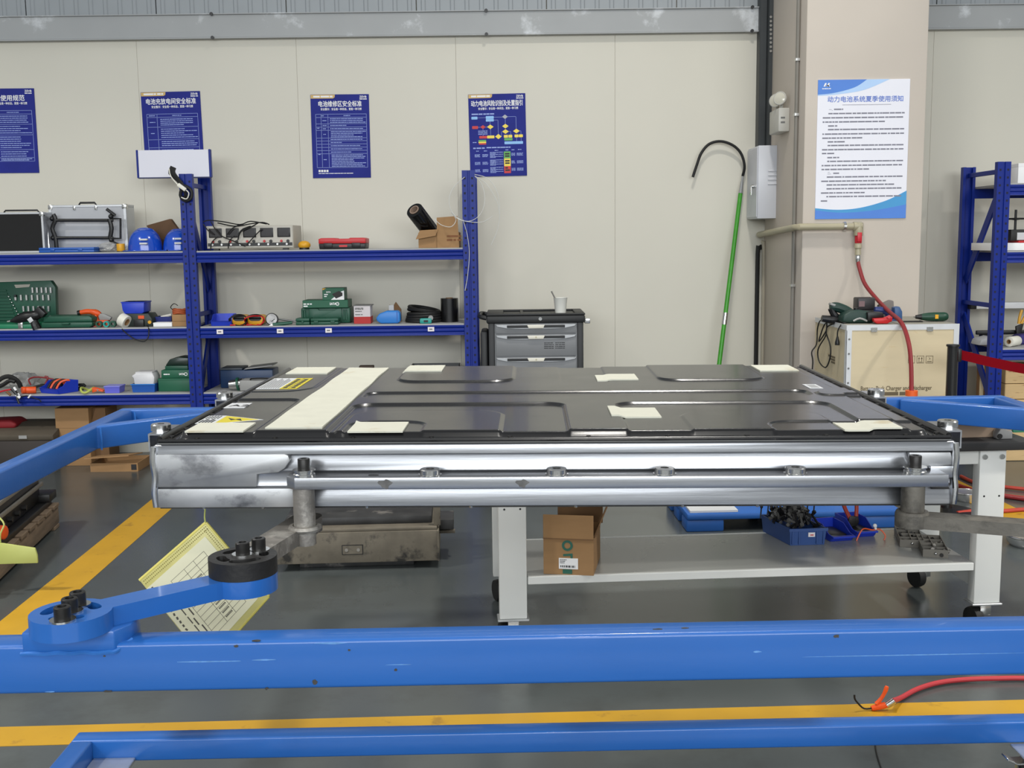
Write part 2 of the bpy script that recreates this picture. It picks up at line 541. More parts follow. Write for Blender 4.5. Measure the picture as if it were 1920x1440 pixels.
# chipped paint and scratches on the front rail
random.seed(3)
def chip(px_, py_, w, h, m, onface=True):
    if onface:
        p = PY(px_, py_, 1.655)
        for _ in range(4):
            p = PY(px_, py_, 1.655 + p.x * math.tan(TR_YAW))
        a = TL(p)
        pts = [(a[0] + w * (0.5 + 0.12 * random.uniform(-1, 1)) * math.cos(t), p.z + h * (0.5 + 0.2 * random.uniform(-1, 1)) * math.sin(t)) for t in [2 * math.pi * k / 9 for k in range(9)]]
        MB().prism(pts, -0.0007, 0.001, 'y').build('paint_chip', m, front_rail, smooth=False)
    else:
        p = PZ(px_, py_, ZT)
        a = TL(p)
        pts = [(a[0] + w * (0.5 + 0.12 * random.uniform(-1, 1)) * math.cos(t), a[1] + h * (0.5 + 0.2 * random.uniform(-1, 1)) * math.sin(t)) for t in [2 * math.pi * k / 9 for k in range(9)]]
        MB().prism(pts, ZT - 0.001, ZT + 0.0007, 'z').build('paint_chip', m, front_rail, smooth=False)
for a in ((196, 1230, .004, .003), (443, 1211, .007, .004), (590, 1278, .008, .008), (500, 1291, .005, .004), (655, 1219, .004, .005), (742, 1256, .005, .004), (202, 1296, .014, .004), (1568, 1193, .01, .006)):
    chip(a[0], a[1], a[2], a[3], M_TCHIP)
for a in ((481, 1201, .013, .006), (1234, 1180, .016, .005), (1285, 1178, .012, .004)):
    chip(a[0], a[1], a[2], a[3], M_TCHIP, False)
for a in ((400, 1240, .10, .0022), (495, 1237, .04, .002), (620, 1206, .05, .003), (94, 1297, .016, .002), (1700, 1228, .35, .0014), (1420, 1222, .012, .003), (750, 1246, .04, .0014)):
    chip(a[0], a[1], a[2], a[3], M_TSCR)
# pivot pad, blue arm, black disc, grey arm, post (front left)
Z1 = ZT + 0.022
Z2 = Z1 + 0.03
Z3 = Z2 + 0.03
cA = Vector(TL(PZ(133, 1146, Z2)))
cB = Vector(TL(PZ(455, 1042, Z3)))
def cut_disc(name, c, ro, z0, z1, m, parent, slots):
    """a disc with through slots: outer circle and slot loops filled by triangulation"""
    bm = bmesh.new()
    loops = [[(c.x + ro * math.cos(2 * math.pi * k / 48), c.y + ro * math.sin(2 * math.pi * k / 48)) for k in range(48)]]
    for (dx, dy, L, r, a) in slots:
        lp = []
        for k in range(12):
            t = math.pi * k / 11 - math.pi / 2
            lp.append((L / 2 + r * math.cos(t), r * math.sin(t)))
        for k in range(12):
            t = math.pi * k / 11 + math.pi / 2
            lp.append((-L / 2 + r * math.cos(t), r * math.sin(t)))
        ca, sa = math.cos(a), math.sin(a)
        loops.append([(c.x + dx + x * ca - y * sa, c.y + dy + x * sa + y * ca) for x, y in lp])
    return fill_prism(name, loops, z0, z1, m, parent)
def fill_prism(name, loops, z0, z1, m, parent, bev=0.0):
    bm = bmesh.new()
    es = []
    for lp in loops:
        vv = [bm.verts.new((x, y, z1)) for x, y in lp]
        es += [bm.edges.new((vv[i], vv[(i + 1) % len(vv)])) for i in range(len(vv))]
    bmesh.ops.triangle_fill(bm, use_beauty=True, use_dissolve=False, edges=es)
    r = bmesh.ops.extrude_face_region(bm, geom=bm.faces[:])
    for v in [g for g in r['geom'] if isinstance(g, bmesh.types.BMVert)]:
        v.co.z = z0
    bmesh.ops.recalc_face_normals(bm, faces=bm.faces)
    me = bpy.data.meshes.new(name)
    bm.to_mesh(me)
    bm.free()
    me.polygons.foreach_set('use_smooth', [True] * len(me.polygons))
    me.set_sharp_from_angle(angle=math.radians(30))
    me.materials.append(m)
    o = bpy.data.objects.new(name, me)
    COL.objects.link(o)
    o.parent = parent
    return o
def cap_screw(c, z, r, h, washer, parent):
    b = MB().lathe([(r * 0.5, h * 0.45), (r * 0.55, h), (r * 0.9, h), (r, h * 0.93), (r, 0), (1e-6, 0)], 20, (c[0], c[1], z + washer))
    b.lathe([(1e-6, h * 0.45), (r * 0.5, h * 0.45)], 6, (c[0], c[1], z + washer))
    o = b.build('cap_screw', M_BOLT, parent)
    MB().ring((c[0], c[1], z), (0, 0, 1), r * 1.55, r * 0.6, washer, 24).build('washer', M_CHROME, o)
    return o
RA = 0.062
arm_dir = (cB - cA).normalized()
nrm = Vector((-arm_dir.y, arm_dir.x))
def arm_outline(a, b, ra, rb, w):
    """outline of an arm with a round eye at each end"""
    d = (b - a).normalized()
    n = Vector((-d.y, d.x))
    pts = []
    ang = math.atan2(d.y, d.x)
    ga, gb = math.asin(min(0.95, w / ra)), math.asin(min(0.95, w / rb))
    for k in range(25):
        t = ang + ga + (2 * math.pi - 2 * ga) * k / 24
        pts.append((a.x + ra * math.cos(t), a.y + ra * math.sin(t)))
    for k in range(25):
        t = ang + math.pi + gb + (2 * math.pi - 2 * gb) * k / 24
        pts.append((b.x + rb * math.cos(t), b.y + rb * math.sin(t)))
    return pts
def arc_slot(c, r, a0, a1, w, n=8):
    lp = [(c.x + (r + w) * math.cos(a0 + (a1 - a0) * k / n), c.y + (r + w) * math.sin(a0 + (a1 - a0) * k / n)) for k in range(n + 1)]
    am = a1
    cx_, cy_ = c.x + r * math.cos(a1), c.y + r * math.sin(a1)
    lp += [(cx_ + w * math.cos(a1 + math.pi * k / 5), cy_ + w * math.sin(a1 + math.pi * k / 5)) for k in range(1, 5)]
    lp += [(c.x + (r - w) * math.cos(a1 + (a0 - a1) * k / n), c.y + (r - w) * math.sin(a1 + (a0 - a1) * k / n)) for k in range(n + 1)]
    cx_, cy_ = c.x + r * math.cos(a0), c.y + r * math.sin(a0)
    lp += [(cx_ + w * math.cos(a0 + math.pi + math.pi * k / 5), cy_ + w * math.sin(a0 + math.pi + math.pi * k / 5)) for k in range(1, 5)]
    return lp
# pad on the rail
MB().prism([(cA.x - 0.075, -0.004), (cA.x + 0.068, -0.004), (cA.x + 0.085, 0.025), (cA.x + 0.085, 0.075), (cA.x - 0.075, 0.075)], ZT - 0.012, Z1, 'z').build('pivot_pad', M_TBLUE, trolley, bevel=0.003)
b = MB()
b.tube([(cA.x - 0.078, -0.004, ZT - 0.012)] + [(cA.x - 0.06 + k * 0.02, -0.004 - 0.001 * (k % 2), ZT - 0.011 - 0.0015 * (k % 2)) for k in range(7)] + [(cA.x + 0.07, -0.003, ZT - 0.01), (cA.x + 0.088, 0.02, ZT)], 0.0035, 6)
b.build('weld_bead', M_WELD, trolley)
arm1 = fill_prism('swing_arm', [arm_outline(cA, cB, RA, 0.058, 0.026), arc_slot(cA, 0.036, 0.5, 1.3, 0.010), arc_slot(cA, 0.036, 2.5, 3.3, 0.010), arc_slot(cA, 0.034, 4.3, 5.4, 0.009)], Z1, Z2, M_TBLUE, trolley)
for (px_, py_) in ((117, 1152), (131, 1136), (146, 1124)):
    q = TL(PZ(px_, py_, Z2 + 0.01))
    cap_screw(q, Z2, 0.0125, 0.02, 0.003, trolley)
cC = Vector(TL(PZ(575, 968, Z3)))
dB = (cC - cB).normalized()
nB = Vector((-dB.y, dB.x)) * 0.027
e0_, e1_ = cB + dB * 0.050, cC
tip = [(cC.x + 0.030 * math.cos(math.atan2(dB.y, dB.x) + a), cC.y + 0.030 * math.sin(math.atan2(dB.y, dB.x) + a)) for a in [-1.4 + 2.8 * k / 12 for k in range(13)]]
fill_prism('swing_arm', [[tuple(e0_ - nB)] + tip + [tuple(e0_ + nB)]], Z2 + 0.001, Z3, M_GREYIRON, trolley)
fill_prism('pivot_disc', [[(cB.x + 0.0585 * math.cos(2 * math.pi * k / 48), cB.y + 0.0585 * math.sin(2 * math.pi * k / 48)) for k in range(48)],
                          arc_slot(cB, 0.036, 3.4, 4.0, 0.0085), arc_slot(cB, 0.036, 4.5, 5.6, 0.0085), arc_slot(cB, 0.036, 1.9, 2.6, 0.0085), arc_slot(cB, 0.036, 0.1, 0.5, 0.0085)], Z2 + 0.0005, Z3 + 0.0005, M_DARKIRON, trolley)
for (px_, py_) in ((455, 1030), (485, 1022)):
    q = TL(PZ(px_, py_, Z3 + 0.01))
    cap_screw(q, Z3, 0.0122, 0.02, 0.003, trolley)

# ------------------------------------------------------------------ battery pack
M_ALU = mat('brushed_aluminium', (160, 162, 166), 0.31, 0.9, var=0.10, scale=3.0, stretch=(1, 8, 26), rvar=0.06, bump=0.06, bscale=10, wear=(176, 178, 182), wear_amt=0.25, wear_scale=2.0)
M_ALUDIRTY = mat('smeared_aluminium', (170, 171, 172), 0.45, 0.75, var=0.22, scale=7, rvar=0.15, wear=(112, 113, 116), wear_amt=0.42, wear_scale=8, stretch=(1, 1, 1.6))
M_LID = mat('black_e_coat_lid', (15, 15, 17), 0.24, var=0.1, coat=0.15, rvar=0.03, scale=8)
M_GASKET = mat('grey_gasket', (112, 112, 110), 0.7)
M_FOAM = mat('cream_foam_pad', (202, 201, 186), 0.9, var=0.03, scale=25, wear=(184, 174, 148), wear_amt=0.12, wear_scale=8, bump=0.2, bscale=60)
M_LABYEL = mat('yellow_label', (206, 190, 44), 0.5, var=0.02)
M_INK = mat('black_ink', (40, 40, 42), 0.6)
M_LABW = mat('white_label', (204, 206, 208), 0.5, var=0.02)
PW, PD, PHH = 1.518, 1.16, 0.125
pack = thing('battery_pack', 'flat aluminium traction battery pack with black pressed lid on the trolley arms', 'battery pack', (0.074, 2.043, 1.17 - PHH))
pack.rotation_euler = (0, 0.004, -0.018)
hw = PW / 2
# side profile: lower flange, rail gap, sloped groove, upper band (front and back), swept along x
prof = [(0.0, 0.0), (0.0, 0.036), (0.006, 0.04), (0.006, 0.066), (0.003, 0.070), (0.016, 0.100), (0.0, 0.102), (0.0, 0.120), (0.004, 0.1225), (PD - 0.004, 0.1225), (PD, 0.118), (PD, 0.0)]
tray = MB().prism(prof, -hw, hw, 'x').build('tray', M_ALU, pack, bevel=0.0012, seg=1)
MB().box(-hw + 0.006, hw - 0.006, 0.005, PD - 0.005, 0.1226, 0.1258).build('gasket', M_GASKET, pack, smooth=False)
# end caps, welded seams
MB().prism([(-hw - 0.004, 0.0), (-hw - 0.004, 0.12), (-hw + 0.004, 0.12), (-hw + 0.004, 0.0)], -0.004, PD, 'y').build('end_plate', M_ALU, pack, bevel=0.002)
MB().prism([(hw - 0.004, 0.0), (hw - 0.004, 0.12), (hw + 0.004, 0.12), (hw + 0.004, 0.0)], -0.004, PD, 'y').build('end_plate', M_ALU, pack, bevel=0.002)
for s in (-1, 1):
    MB().tube([(s * (hw + 0.002), -0.004, 0.002), (s * (hw + 0.004), -0.005, 0.03), (s * (hw + 0.001), -0.005, 0.06), (s * (hw + 0.004), -0.005, 0.09), (s * (hw + 0.001), -0.004, 0.119)], 0.0055, 8).build('weld_seam', M_CHROME, pack)
def px_u(x, y=890, v=0.0):
    p = PY(x, y, 2.043 - v)
    return p.x - 0.074
uL, uR = px_u(545), px_u(1757)
# cover plate at the left end with rounded nose, lower step
zc0, zc1 = 0.040, 0.104
pts = [(-hw, zc0), (px_u(478), zc0), (px_u(480), zc0 + 0.024), (px_u(520), zc0 + 0.028), (px_u(533), zc0 + 0.036), (px_u(543), zc1 - 0.012), (px_u(540), zc1 - 0.003), (px_u(533), zc1), (-hw, zc1)]
MB().prism(pts, -0.003, 0.02, 'y').build('cover_plate', M_ALUDIRTY, pack, bevel=0.002)
MB().prism([(-hw, 0.0), (px_u(549), 0.0), (px_u(549), 0.037), (-hw, 0.037)], -0.0035, 0.01, 'y').build('cover_plate', M_ALUDIRTY, pack, bevel=0.0015)
MB().prism([(px_u(1737), 0.052), (hw, 0.052), (hw, 0.075), (px_u(1737), 0.075)], -0.006, 0.02, 'y').build('cover_plate', M_ALU, pack, bevel=0.0015)
MB().prism([(px_u(1742), 0.030), (px_u(1775), 0.030), (px_u(1768), 0.044), (px_u(1775), 0.052), (px_u(1742), 0.052)], -0.004, 0.004, 'y').build('bracket_gap', M_DARKIRON, pack, smooth=False)
MB().prism([(px_u(1705, 860), 0.072), (px_u(1782, 860), 0.076), (px_u(1777, 850), 0.100), (px_u(1700, 850), 0.100)], 0.0, 0.012, 'y').build('cover_plate', M_ALUDIRTY, pack, bevel=0.001)
# mounting rail along the front
zr1, zr0 = 0.0665, 0.0437
rail = MB().prism([(uL - 0.003, -0.0005), (uL - 0.003, -0.032), (uL + 0.014, -0.046), (uR, -0.046), (uR, -0.0005)], zr0, zr1, 'z').build('mounting_rail', M_ALU, pack, bevel=0.0015)
def washer_stack(x, y_px, bolt):
    u = px_u(x, y_px, 0.028)
    v = -0.026
    if bolt:
        MB().lathe([(0.021, 0), (0.021, 0.004), (0.019, 0.006), (0.019, 0.009), (0.0215, 0.0105), (0.0215, 0.0125), (0.008, 0.0125)], 28, (u, v, zr1)).build('washer', M_CHROME, rail)
        o = MB().lathe([(0.0056, 0.010), (0.006, 0.021), (0.0105, 0.021), (0.0115, 0.0195), (0.0115, 0.0), (1e-6, 0.0)], 24, (u, v, zr1 + 0.0125)).lathe([(1e-6, 0.01), (0.0056, 0.010)], 6, (u, v, zr1 + 0.0125)).build('cap_screw', M_BOLT, rail)
    else:
        MB().lathe([(0.008, 0.002), (0.008, 0.0125), (0.018, 0.0125), (0.0195, 0.011), (0.0195, 0.0025), (0.022, 0.002), (0.022, 0.0), (0.01, 0)], 28, (u, v, zr1)).build('bushing', M_CHROME, rail)
        MB().cyl((u, v, zr1), (u, v, zr1 + 0.004), 0.0085, n=16).build('bushing_hole', M_BLACK, rail)
for x in (806, 1044, 1246, 1490):
    washer_stack(x, 884, False)
for x in (568, 1712):
    washer_stack(x, 880, True)
u = px_u(699, 888, 0.028)
MB().prism(rrect(0.02, 0.012, 0.0058, 4, u, -0.024), zr1 - 0.001, zr1 + 0.0004, 'z').build('slot_hole', M_BLACK, rail, smooth=False)
# dark smears on the rail face
M_SMEAR = mat('grease_smear', (96, 95, 93), 0.5, 0.3, var=0.3, scale=60)
for (x, w, h) in ((722, 0.024, 0.017), (980, 0.022, 0.015)):
    u = px_u(x, 905, 0.046)
    pts = [(u + w * 0.5 * (1 + 0.35 * math.sin(3 * t)) * math.cos(t), (zr0 + zr1) / 2 - 0.001 + h * 0.5 * (1 + 0.2 * math.cos(5 * t)) * math.sin(t)) for t in [2 * math.pi * k / 18 for k in range(18)]]
    MB().prism(pts, -0.0464, -0.045, 'y').build('grease_smear', M_SMEAR, rail, smooth=False)
# posts carrying the rail
def post_to_arm(x_px, parent):
    u = px_u(x_px, 930, 0.028)
    w = pack.matrix_world
    return u
# underside rivets
rv = None
for x in (378, 490, 686, 883, 1080, 1280, 1420):
    u = px_u(x, 948)
    if rv is None:
        rv = MB().lathe([(0.0045, 0), (0.004, -0.004), (1e-6, -0.006)], 10).build('rivet', M_CHROME, pack, loc=(u, 0.006, 0))
    else:
        share(rv, 'rivet', pack, (u, 0.006, 0))
MB().box(-hw + 0.004, hw - 0.004, 0.003, PD - 0.004, -0.003, 0.0).build('base_plate', M_DARKIRON, pack, smooth=False)

# pressed lid: one sheet, its stamped panels as relief
def smooth(t):
    t = max(0.0, min(1.0, t))
    return t * t * (3 - 2 * t)
def sd_rr(u, v, u0, u1, v0, v1, r):
    qx = abs(u - (u0 + u1) / 2) - (u1 - u0) / 2 + r
    qy = abs(v - (v0 + v1) / 2) - (v1 - v0) / 2 + r
    return math.hypot(max(qx, 0), max(qy, 0)) + min(max(qx, qy), 0) - r
PAN = [(-0.43, 0.033, -0.2, 0.368, 0.045, -0.0050), (-0.415, -0.098, -0.2, 0.272, 0.06, 0.0036), (-0.40, -0.25, -0.2, 0.135, 0.05, -0.0032),
       (0.147, 0.61, -0.2, 0.366, 0.045, -0.0045), (0.27, 0.556, -0.2, 0.238, 0.06, 0.0030), (0.426, 0.80, -0.2, 0.115, 0.05, -0.0034),
       (-0.43, 0.61, 0.365 + 0.09, 0.552, 0.03, -0.0042),
       (-0.385, -0.085, 0.725, 1.4, 0.06, 0.0045), (0.288, 0.563, 0.725, 1.4, 0.06, 0.0042), (0.037, 0.16, 0.72, 1.4, 0.008, -0.0028),
       (-0.9, -0.572, -0.2, 0.45, 0.03, -0.0038), (-0.9, -0.575, 0.56, 1.4, 0.09, 0.0018), (0.682, 0.9, -0.2, 0.47, 0.012, -0.0036), (0.625, 0.9, 0.445, 0.515, 0.03, 0.003), (0.69, 0.9, 0.58, 1.4, 0.01, -0.0036)]
U0, U1, V0, V1 = -0.752, 0.752, 0.002, 1.152
import numpy as np
NU, NV = 520, 400
def np_smooth(t):
    t = np.clip(t, 0, 1)
    return t * t * (3 - 2 * t)
def np_rr(u, v, u0, u1, v0, v1, r):
    qx = np.abs(u - (u0 + u1) / 2) - (u1 - u0) / 2 + r
    qy = np.abs(v - (v0 + v1) / 2) - (v1 - v0) / 2 + r
    return np.hypot(np.maximum(qx, 0), np.maximum(qy, 0)) + np.minimum(np.maximum(qx, qy), 0) - r
uu, vv = np.meshgrid(np.linspace(U0, U1, NU + 1), np.linspace(V0, V1, NV + 1))
hh = np.zeros_like(uu)
for (a0, a1, b0, b1, r, hp) in PAN:
    hh += hp * np_smooth((0.0028 - np_rr(uu, vv, a0, a1, b0, b1, r)) / 0.0056)
zz_ = np_smooth((-np_rr(uu, vv, -0.722, 0.722, 0.016, 1.052, 0.03) + 0.004) / 0.011) * (0.0195 + hh)
zz_ += 0.004 * np_smooth((np.abs(uu) - 0.745) / 0.006)
gv = np.stack([uu.ravel(), vv.ravel(), 0.1262 + zz_.ravel()], 1)
ii, jj = np.meshgrid(np.arange(NU), np.arange(NV))
q0 = (jj * (NU + 1) + ii).ravel()
gf = np.stack([q0, q0 + 1, q0 + NU + 2, q0 + NU + 1], 1)
ring = np.array([i for i in range(NU + 1)] + [j * (NU + 1) + NU for j in range(1, NV + 1)] + [NV * (NU + 1) + i for i in range(NU - 1, -1, -1)] + [j * (NU + 1) for j in range(NV - 1, 0, -1)])
k = len(gv)
skirt = gv[ring].copy()
skirt[:, 2] = 0.1258
n = len(ring)
gv = np.concatenate([gv, skirt])
ar = np.arange(n)
gf = np.concatenate([gf, np.stack([ring, k + ar, k + (ar + 1) % n, ring[(ar + 1) % n]], 1)])
me = bpy.data.meshes.new('lid')
me.vertices.add(len(gv))
me.vertices.foreach_set('co', gv.astype(np.float32).ravel())
me.loops.add(gf.size)
me.loops.foreach_set('vertex_index', gf.astype(np.int32).ravel())
me.polygons.add(len(gf))
me.polygons.foreach_set('loop_start', (np.arange(len(gf)) * 4).astype(np.int32))
me.update(calc_edges=True)
me.polygons.foreach_set('use_smooth', [True] * len(me.polygons))
me.materials.append(M_LID)
lid = bpy.data.objects.new('lid', me)
COL.objects.link(lid)
lid.parent = pack
for s in (-1, 1):
    MB().tube([(s * 0.752, 0.01, 0.131), (s * 0.752, PD - 0.01, 0.131)], 0.006, 8, smooth=1).build('lid_lip', M_LID, pack)
MB().tube([(-0.752, 0.004, 0.1285), (0.752, 0.004, 0.1285)], 0.004, 8, smooth=1).build('lid_lip', M_LID, pack)
sc = None
for s in (-1, 1):
    for j in range(13):
        v = 0.03 + j * 0.09
        if sc is None:
            sc = MB().lathe([(0.007, 0), (0.007, 0.003), (0.0045, 0.004), (0.0045, 0.008), (1e-6, 0.008)], 10).build('lid_screw', M_BOLT, pack, loc=(s * 0.735, v, 0.1262))
        else:
            share(sc, 'lid_screw', pack, (s * 0.735, v, 0.1262))
for j in range(10):
    share(sc, 'lid_screw', pack, (-0.68 + j * 0.15, 0.009, 0.1262))
# foam pads on the lid
ZL = 0.1262 + 0.0195
def lid_z(u, v):
    h = 0
    for (a0, a1, b0, b1, r, hp) in PAN:
        h += hp * smooth((0.0028 - sd_rr(u, v, a0, a1, b0, b1, r)) / 0.0056)
    return ZL + h
def pad(u0, u1, v0, v1, name, m, th=0.003, wob=0.0, nx=14, ny=8, base=0.0004):
    g, f = [], []
    for j in range(ny + 1):
        for i in range(nx + 1):
            u, v = u0 + (u1 - u0) * i / nx, v0 + (v1 - v0) * j / ny
            uu = u + wob * math.sin(17 * v + 3) * (1 if i == nx else 0) + wob * math.sin(13 * v) * (1 if i == 0 else 0)
            z = lid_z(u, v)
            e = 1.0
            g.append((uu, v, z + base + th * e + 0.0006 * math.sin(40 * u + 23 * v) * (1 if wob else 0)))
    top = len(g)
    for j in range(ny + 1):
        for i in range(nx + 1):
            p = g[j * (nx + 1) + i]
            g.append((p[0], p[1], lid_z(u0 + (u1 - u0) * i / nx, p[1]) + base * 0.5))
    for j in range(ny):
        for i in range(nx):
            a = j * (nx + 1) + i
            f.append((a, a + 1, a + nx + 2, a + nx + 1))
            f.append((top + a, top + a + nx + 1, top + a + nx + 2, top + a + 1))
    for i in range(nx):
        f.append((i, top + i, top + i + 1, i + 1))
        a = ny * (nx + 1) + i
        f.append((a, a + 1, top + a + 1, top + a))
    for j in range(ny):
        a = j * (nx + 1)
        f.append((a, a + nx + 1, top + a + nx + 1, top + a))
        a += nx
        f.append((a, top + a, top + a + nx + 1, a + nx + 1))
    return MB().add(g, f).build(name, m, pack)
for q in ((-0.706, -0.593, 0.019, 0.118), (-0.391, -0.285, 0.012, 0.120), (0.125, 0.227, 0.165, 0.288), (0.557, 0.666, 0.016, 0.100),
          (-0.705, -0.592, 0.893, 1.036), (-0.389, -0.282, 0.91, 1.042), (0.131, 0.236, 0.736, 0.850), (0.581, 0.686, 0.905, 1.035)):
    pad(q[0], q[1], q[2], q[3], 'foam_pad', M_FOAM)
pad(-0.555, -0.443, 0.035, 1.03, 'foam_strip', M_FOAM, wob=0.001, nx=10, ny=60)
# printed stickers
pad(-0.714, -0.655, 0.60, 0.805, 'warning_sticker', M_LABW, th=0.0006)
ys = pad(-0.655, -0.613, 0.60, 0.805, 'warning_sticker', M_LABYEL, th=0.0006)
ZW, ZN = lid_z(-0.66, 0.72), lid_z(-0.66, 0.2)
b = MB()
for r in range(9):
    uu = -0.709 + r * 0.0058
    b.box(uu, uu + 0.0016, 0.61, 0.795 - 0.02 * (r % 3), ZW + 0.0010, ZW + 0.0014)
b.build('sticker_text', M_INK, pack, smooth=False)['kind'] = 'stuff'
b = MB()
b.box(-0.635, -0.634, 0.605, 0.80, ZW + 0.0010, ZW + 0.0014)
for r in range(2):
    for c_ in range(6):
        b.box(-0.650 + r * 0.02, -0.640 + r * 0.02, 0.61 + c_ * 0.03, 0.632 + c_ * 0.03, ZW + 0.0010, ZW + 0.0014)
b.build('sticker_text', M_INK, pack, smooth=False)['kind'] = 'stuff'
pad(-0.718, -0.672, 0.33, 0.402, 'code_sticker', M_LABW, th=0.0006)
text('sticker_lettering', 'A2', 0.038, M_INK, pack, (-0.69, 0.36, ZN + 0.0014), (0, 0, 0), bold=0.0008)
# high voltage triangle sticker lying on its side
MB().prism([(-0.718, 0.122), (-0.682, 0.122), (-0.682, 0.222), (-0.718, 0.222)], ZN + 0.0003, ZN + 0.0009, 'z').build('warning_sticker', M_LABW, pack, smooth=False)
MB().prism([(-0.682, 0.115), (-0.590, 0.168), (-0.682, 0.222)], ZN + 0.0003, ZN + 0.0008, 'z').build('warning_sticker', M_LABW, pack, smooth=False)
MB().prism([(-0.679, 0.121), (-0.600, 0.168), (-0.679, 0.216)], ZN + 0.0008, ZN + 0.0012, 'z').build('warning_sticker', M_LABYEL, pack, smooth=False)
MB().prism([(-0.668, 0.188), (-0.655, 0.160), (-0.648, 0.172), (-0.630, 0.150), (-0.640, 0.178), (-0.647, 0.168)], ZN + 0.0012, ZN + 0.0015, 'z').build('lightning_mark', M_INK, pack, smooth=False)
b = MB()
for r in range(5):
    b.box(-0.714 + r * 0.006, -0.711 + r * 0.006, 0.13, 0.165 + 0.01 * (r % 2), ZN + 0.0009, ZN + 0.0015)
    b.box(-0.714 + r * 0.006, -0.712 + r * 0.006, 0.18, 0.215, ZN + 0.0009, ZN + 0.0015)
b.build('sticker_text', M_INK, pack, smooth=False)['kind'] = 'stuff'
pad(0.629, 0.661, 0.562, 0.637, 'code_sticker', M_LABW, th=0.0006)
b = MB()
for r in range(4):
    b.box(0.635, 0.655, 0.575 + r * 0.014, 0.579 + r * 0.014, lid_z(.645, .6) + 0.0012, lid_z(.645, .6) + 0.0015)
b.build('sticker_text', M_GASKET, pack, smooth=False)['kind'] = 'stuff'
# hollow mounting brackets at both sides, each with a bushing
def side_bracket(s, v0, v1, z0=0.098, z1=0.133):
    x0, x1 = (hw + 0.004, hw + 0.033)
    o, i = [(x0, z0), (x1, z0), (x1, z1), (x0, z1)], [(x0 + 0.003, z0 + 0.003), (x1 - 0.003, z0 + 0.003), (x1 - 0.003, z1 - 0.003), (x0 + 0.003, z1 - 0.003)]
    b = MB()
    for y in (v0, v1):
        b.v += [(s * p[0], y, p[1]) for p in o] + [(s * p[0], y, p[1]) for p in i]
    for k in range(4):
        m = (k + 1) % 4
        b.f += [(k, m, 8 + m, 8 + k), (4 + m, 4 + k, 12 + k, 12 + m), (k, 4 + k, 4 + m, m), (8 + k, 8 + m, 12 + m, 12 + k)]
    br = b.build('side_bracket', M_ALU, pack, smooth=False)
    MB().prism([(x0 - 0.002, z0), (x1 - 0.004, z0), (x1 - 0.012, z0 - 0.03), (x0 - 0.002, z0 - 0.036)], v0, v0 + 0.05, 'y').xf(Matrix.Scale(s, 4, (1, 0, 0)) if s < 0 else Matrix()).build('bracket_rib', M_ALU, br, smooth=False)
    MB().lathe([(0.007, 0.003), (0.007, 0.013), (0.018, 0.013), (0.0195, 0.011), (0.0195, 0)], 24, (s * (hw + 0.022), v0 + 0.045, z1)).build('bushing', M_CHROME, br)
    return br
side_bracket(-1, 0.06, 0.17)
side_bracket(-1, 0.52, 0.63)
side_bracket(1, 0.05, 0.16)
side_bracket(1, 0.50, 0.61)
MB().box(-hw - 0.018, -hw - 0.004, 0.03, 0.12, 0.02, 0.045).build('lower_lug', M_ALU, pack, bevel=0.002)
# the posts under the mounting rail belong to the swing arms of the trolley
bpy.context.view_layer.update()
def rail_post(x_px, arm_c, m):
    w = pack.matrix_world @ Vector((px_u(x_px, 935, 0.028), -0.026, zr0))
    a = TL(w)
    return a, w.z
aL, zL_ = rail_post(568, None, None)
MB().cyl((aL[0], aL[1], Z2 - 0.002), (aL[0], aL[1], zL_), 0.0205, n=28).build('arm_post', M_GREYIRON, trolley)
MB().tube([(aL[0] + 0.026 * math.cos(t), aL[1] + 0.026 * math.sin(t), Z3) for t in [2 * math.pi * k / 14 for k in range(14)]], 0.006, 6, closed=True).build('weld_bead', M_GREYIRON, trolley)
aR, zR_ = rail_post(1708, None, None)
M_IRON2 = mat('dull_dark_grey_steel', (104, 100, 92), 0.6, 0.4, var=0.2, scale=14, wear=(70, 67, 62), wear_amt=0.3, wear_scale=9, bump=0.4, bscale=90)
zA1 = PY(1738, 963, 2.0).z
zA0 = zA1 - 0.024
MB().cyl((aR[0], aR[1], zA0), (aR[0], aR[1], zR_), 0.0215, n=28).build('arm_post', M_IRON2, trolley)
cR = Vector((aR[0], aR[1]))
cE = Vector(TL(PZ(2085, 990, zA1)))
fill_prism('swing_arm', [arm_outline(cR, cE, 0.031, 0.058, 0.022)], zA0, zA1, M_IRON2, trolley)
MB().tube([(aR[0] + 0.025 * math.cos(t), aR[1] + 0.025 * math.sin(t), zA1) for t in [2 * math.pi * k / 14 for k in range(14)]], 0.006, 6, closed=True).build('weld_bead', M_IRON2, trolley)
# outer arm and pivot pad of the right side, beyond the picture's edge
cF = Vector((min(cE.x + 0.12, xr - 0.08), 0.03))
fill_prism('swing_arm', [arm_outline(cF, cE, RA, 0.058, 0.026)], Z1, Z2, M_TBLUE, trolley)
MB().cyl((cE.x, cE.y, Z2), (cE.x, cE.y, zA0), 0.05, n=28).build('spacer', M_DARKIRON, trolley)
MB().box(cF.x - 0.075, cF.x + 0.075, -0.004, 0.07, ZT - 0.012, Z1).build('pivot_pad', M_TBLUE, trolley, bevel=0.003)
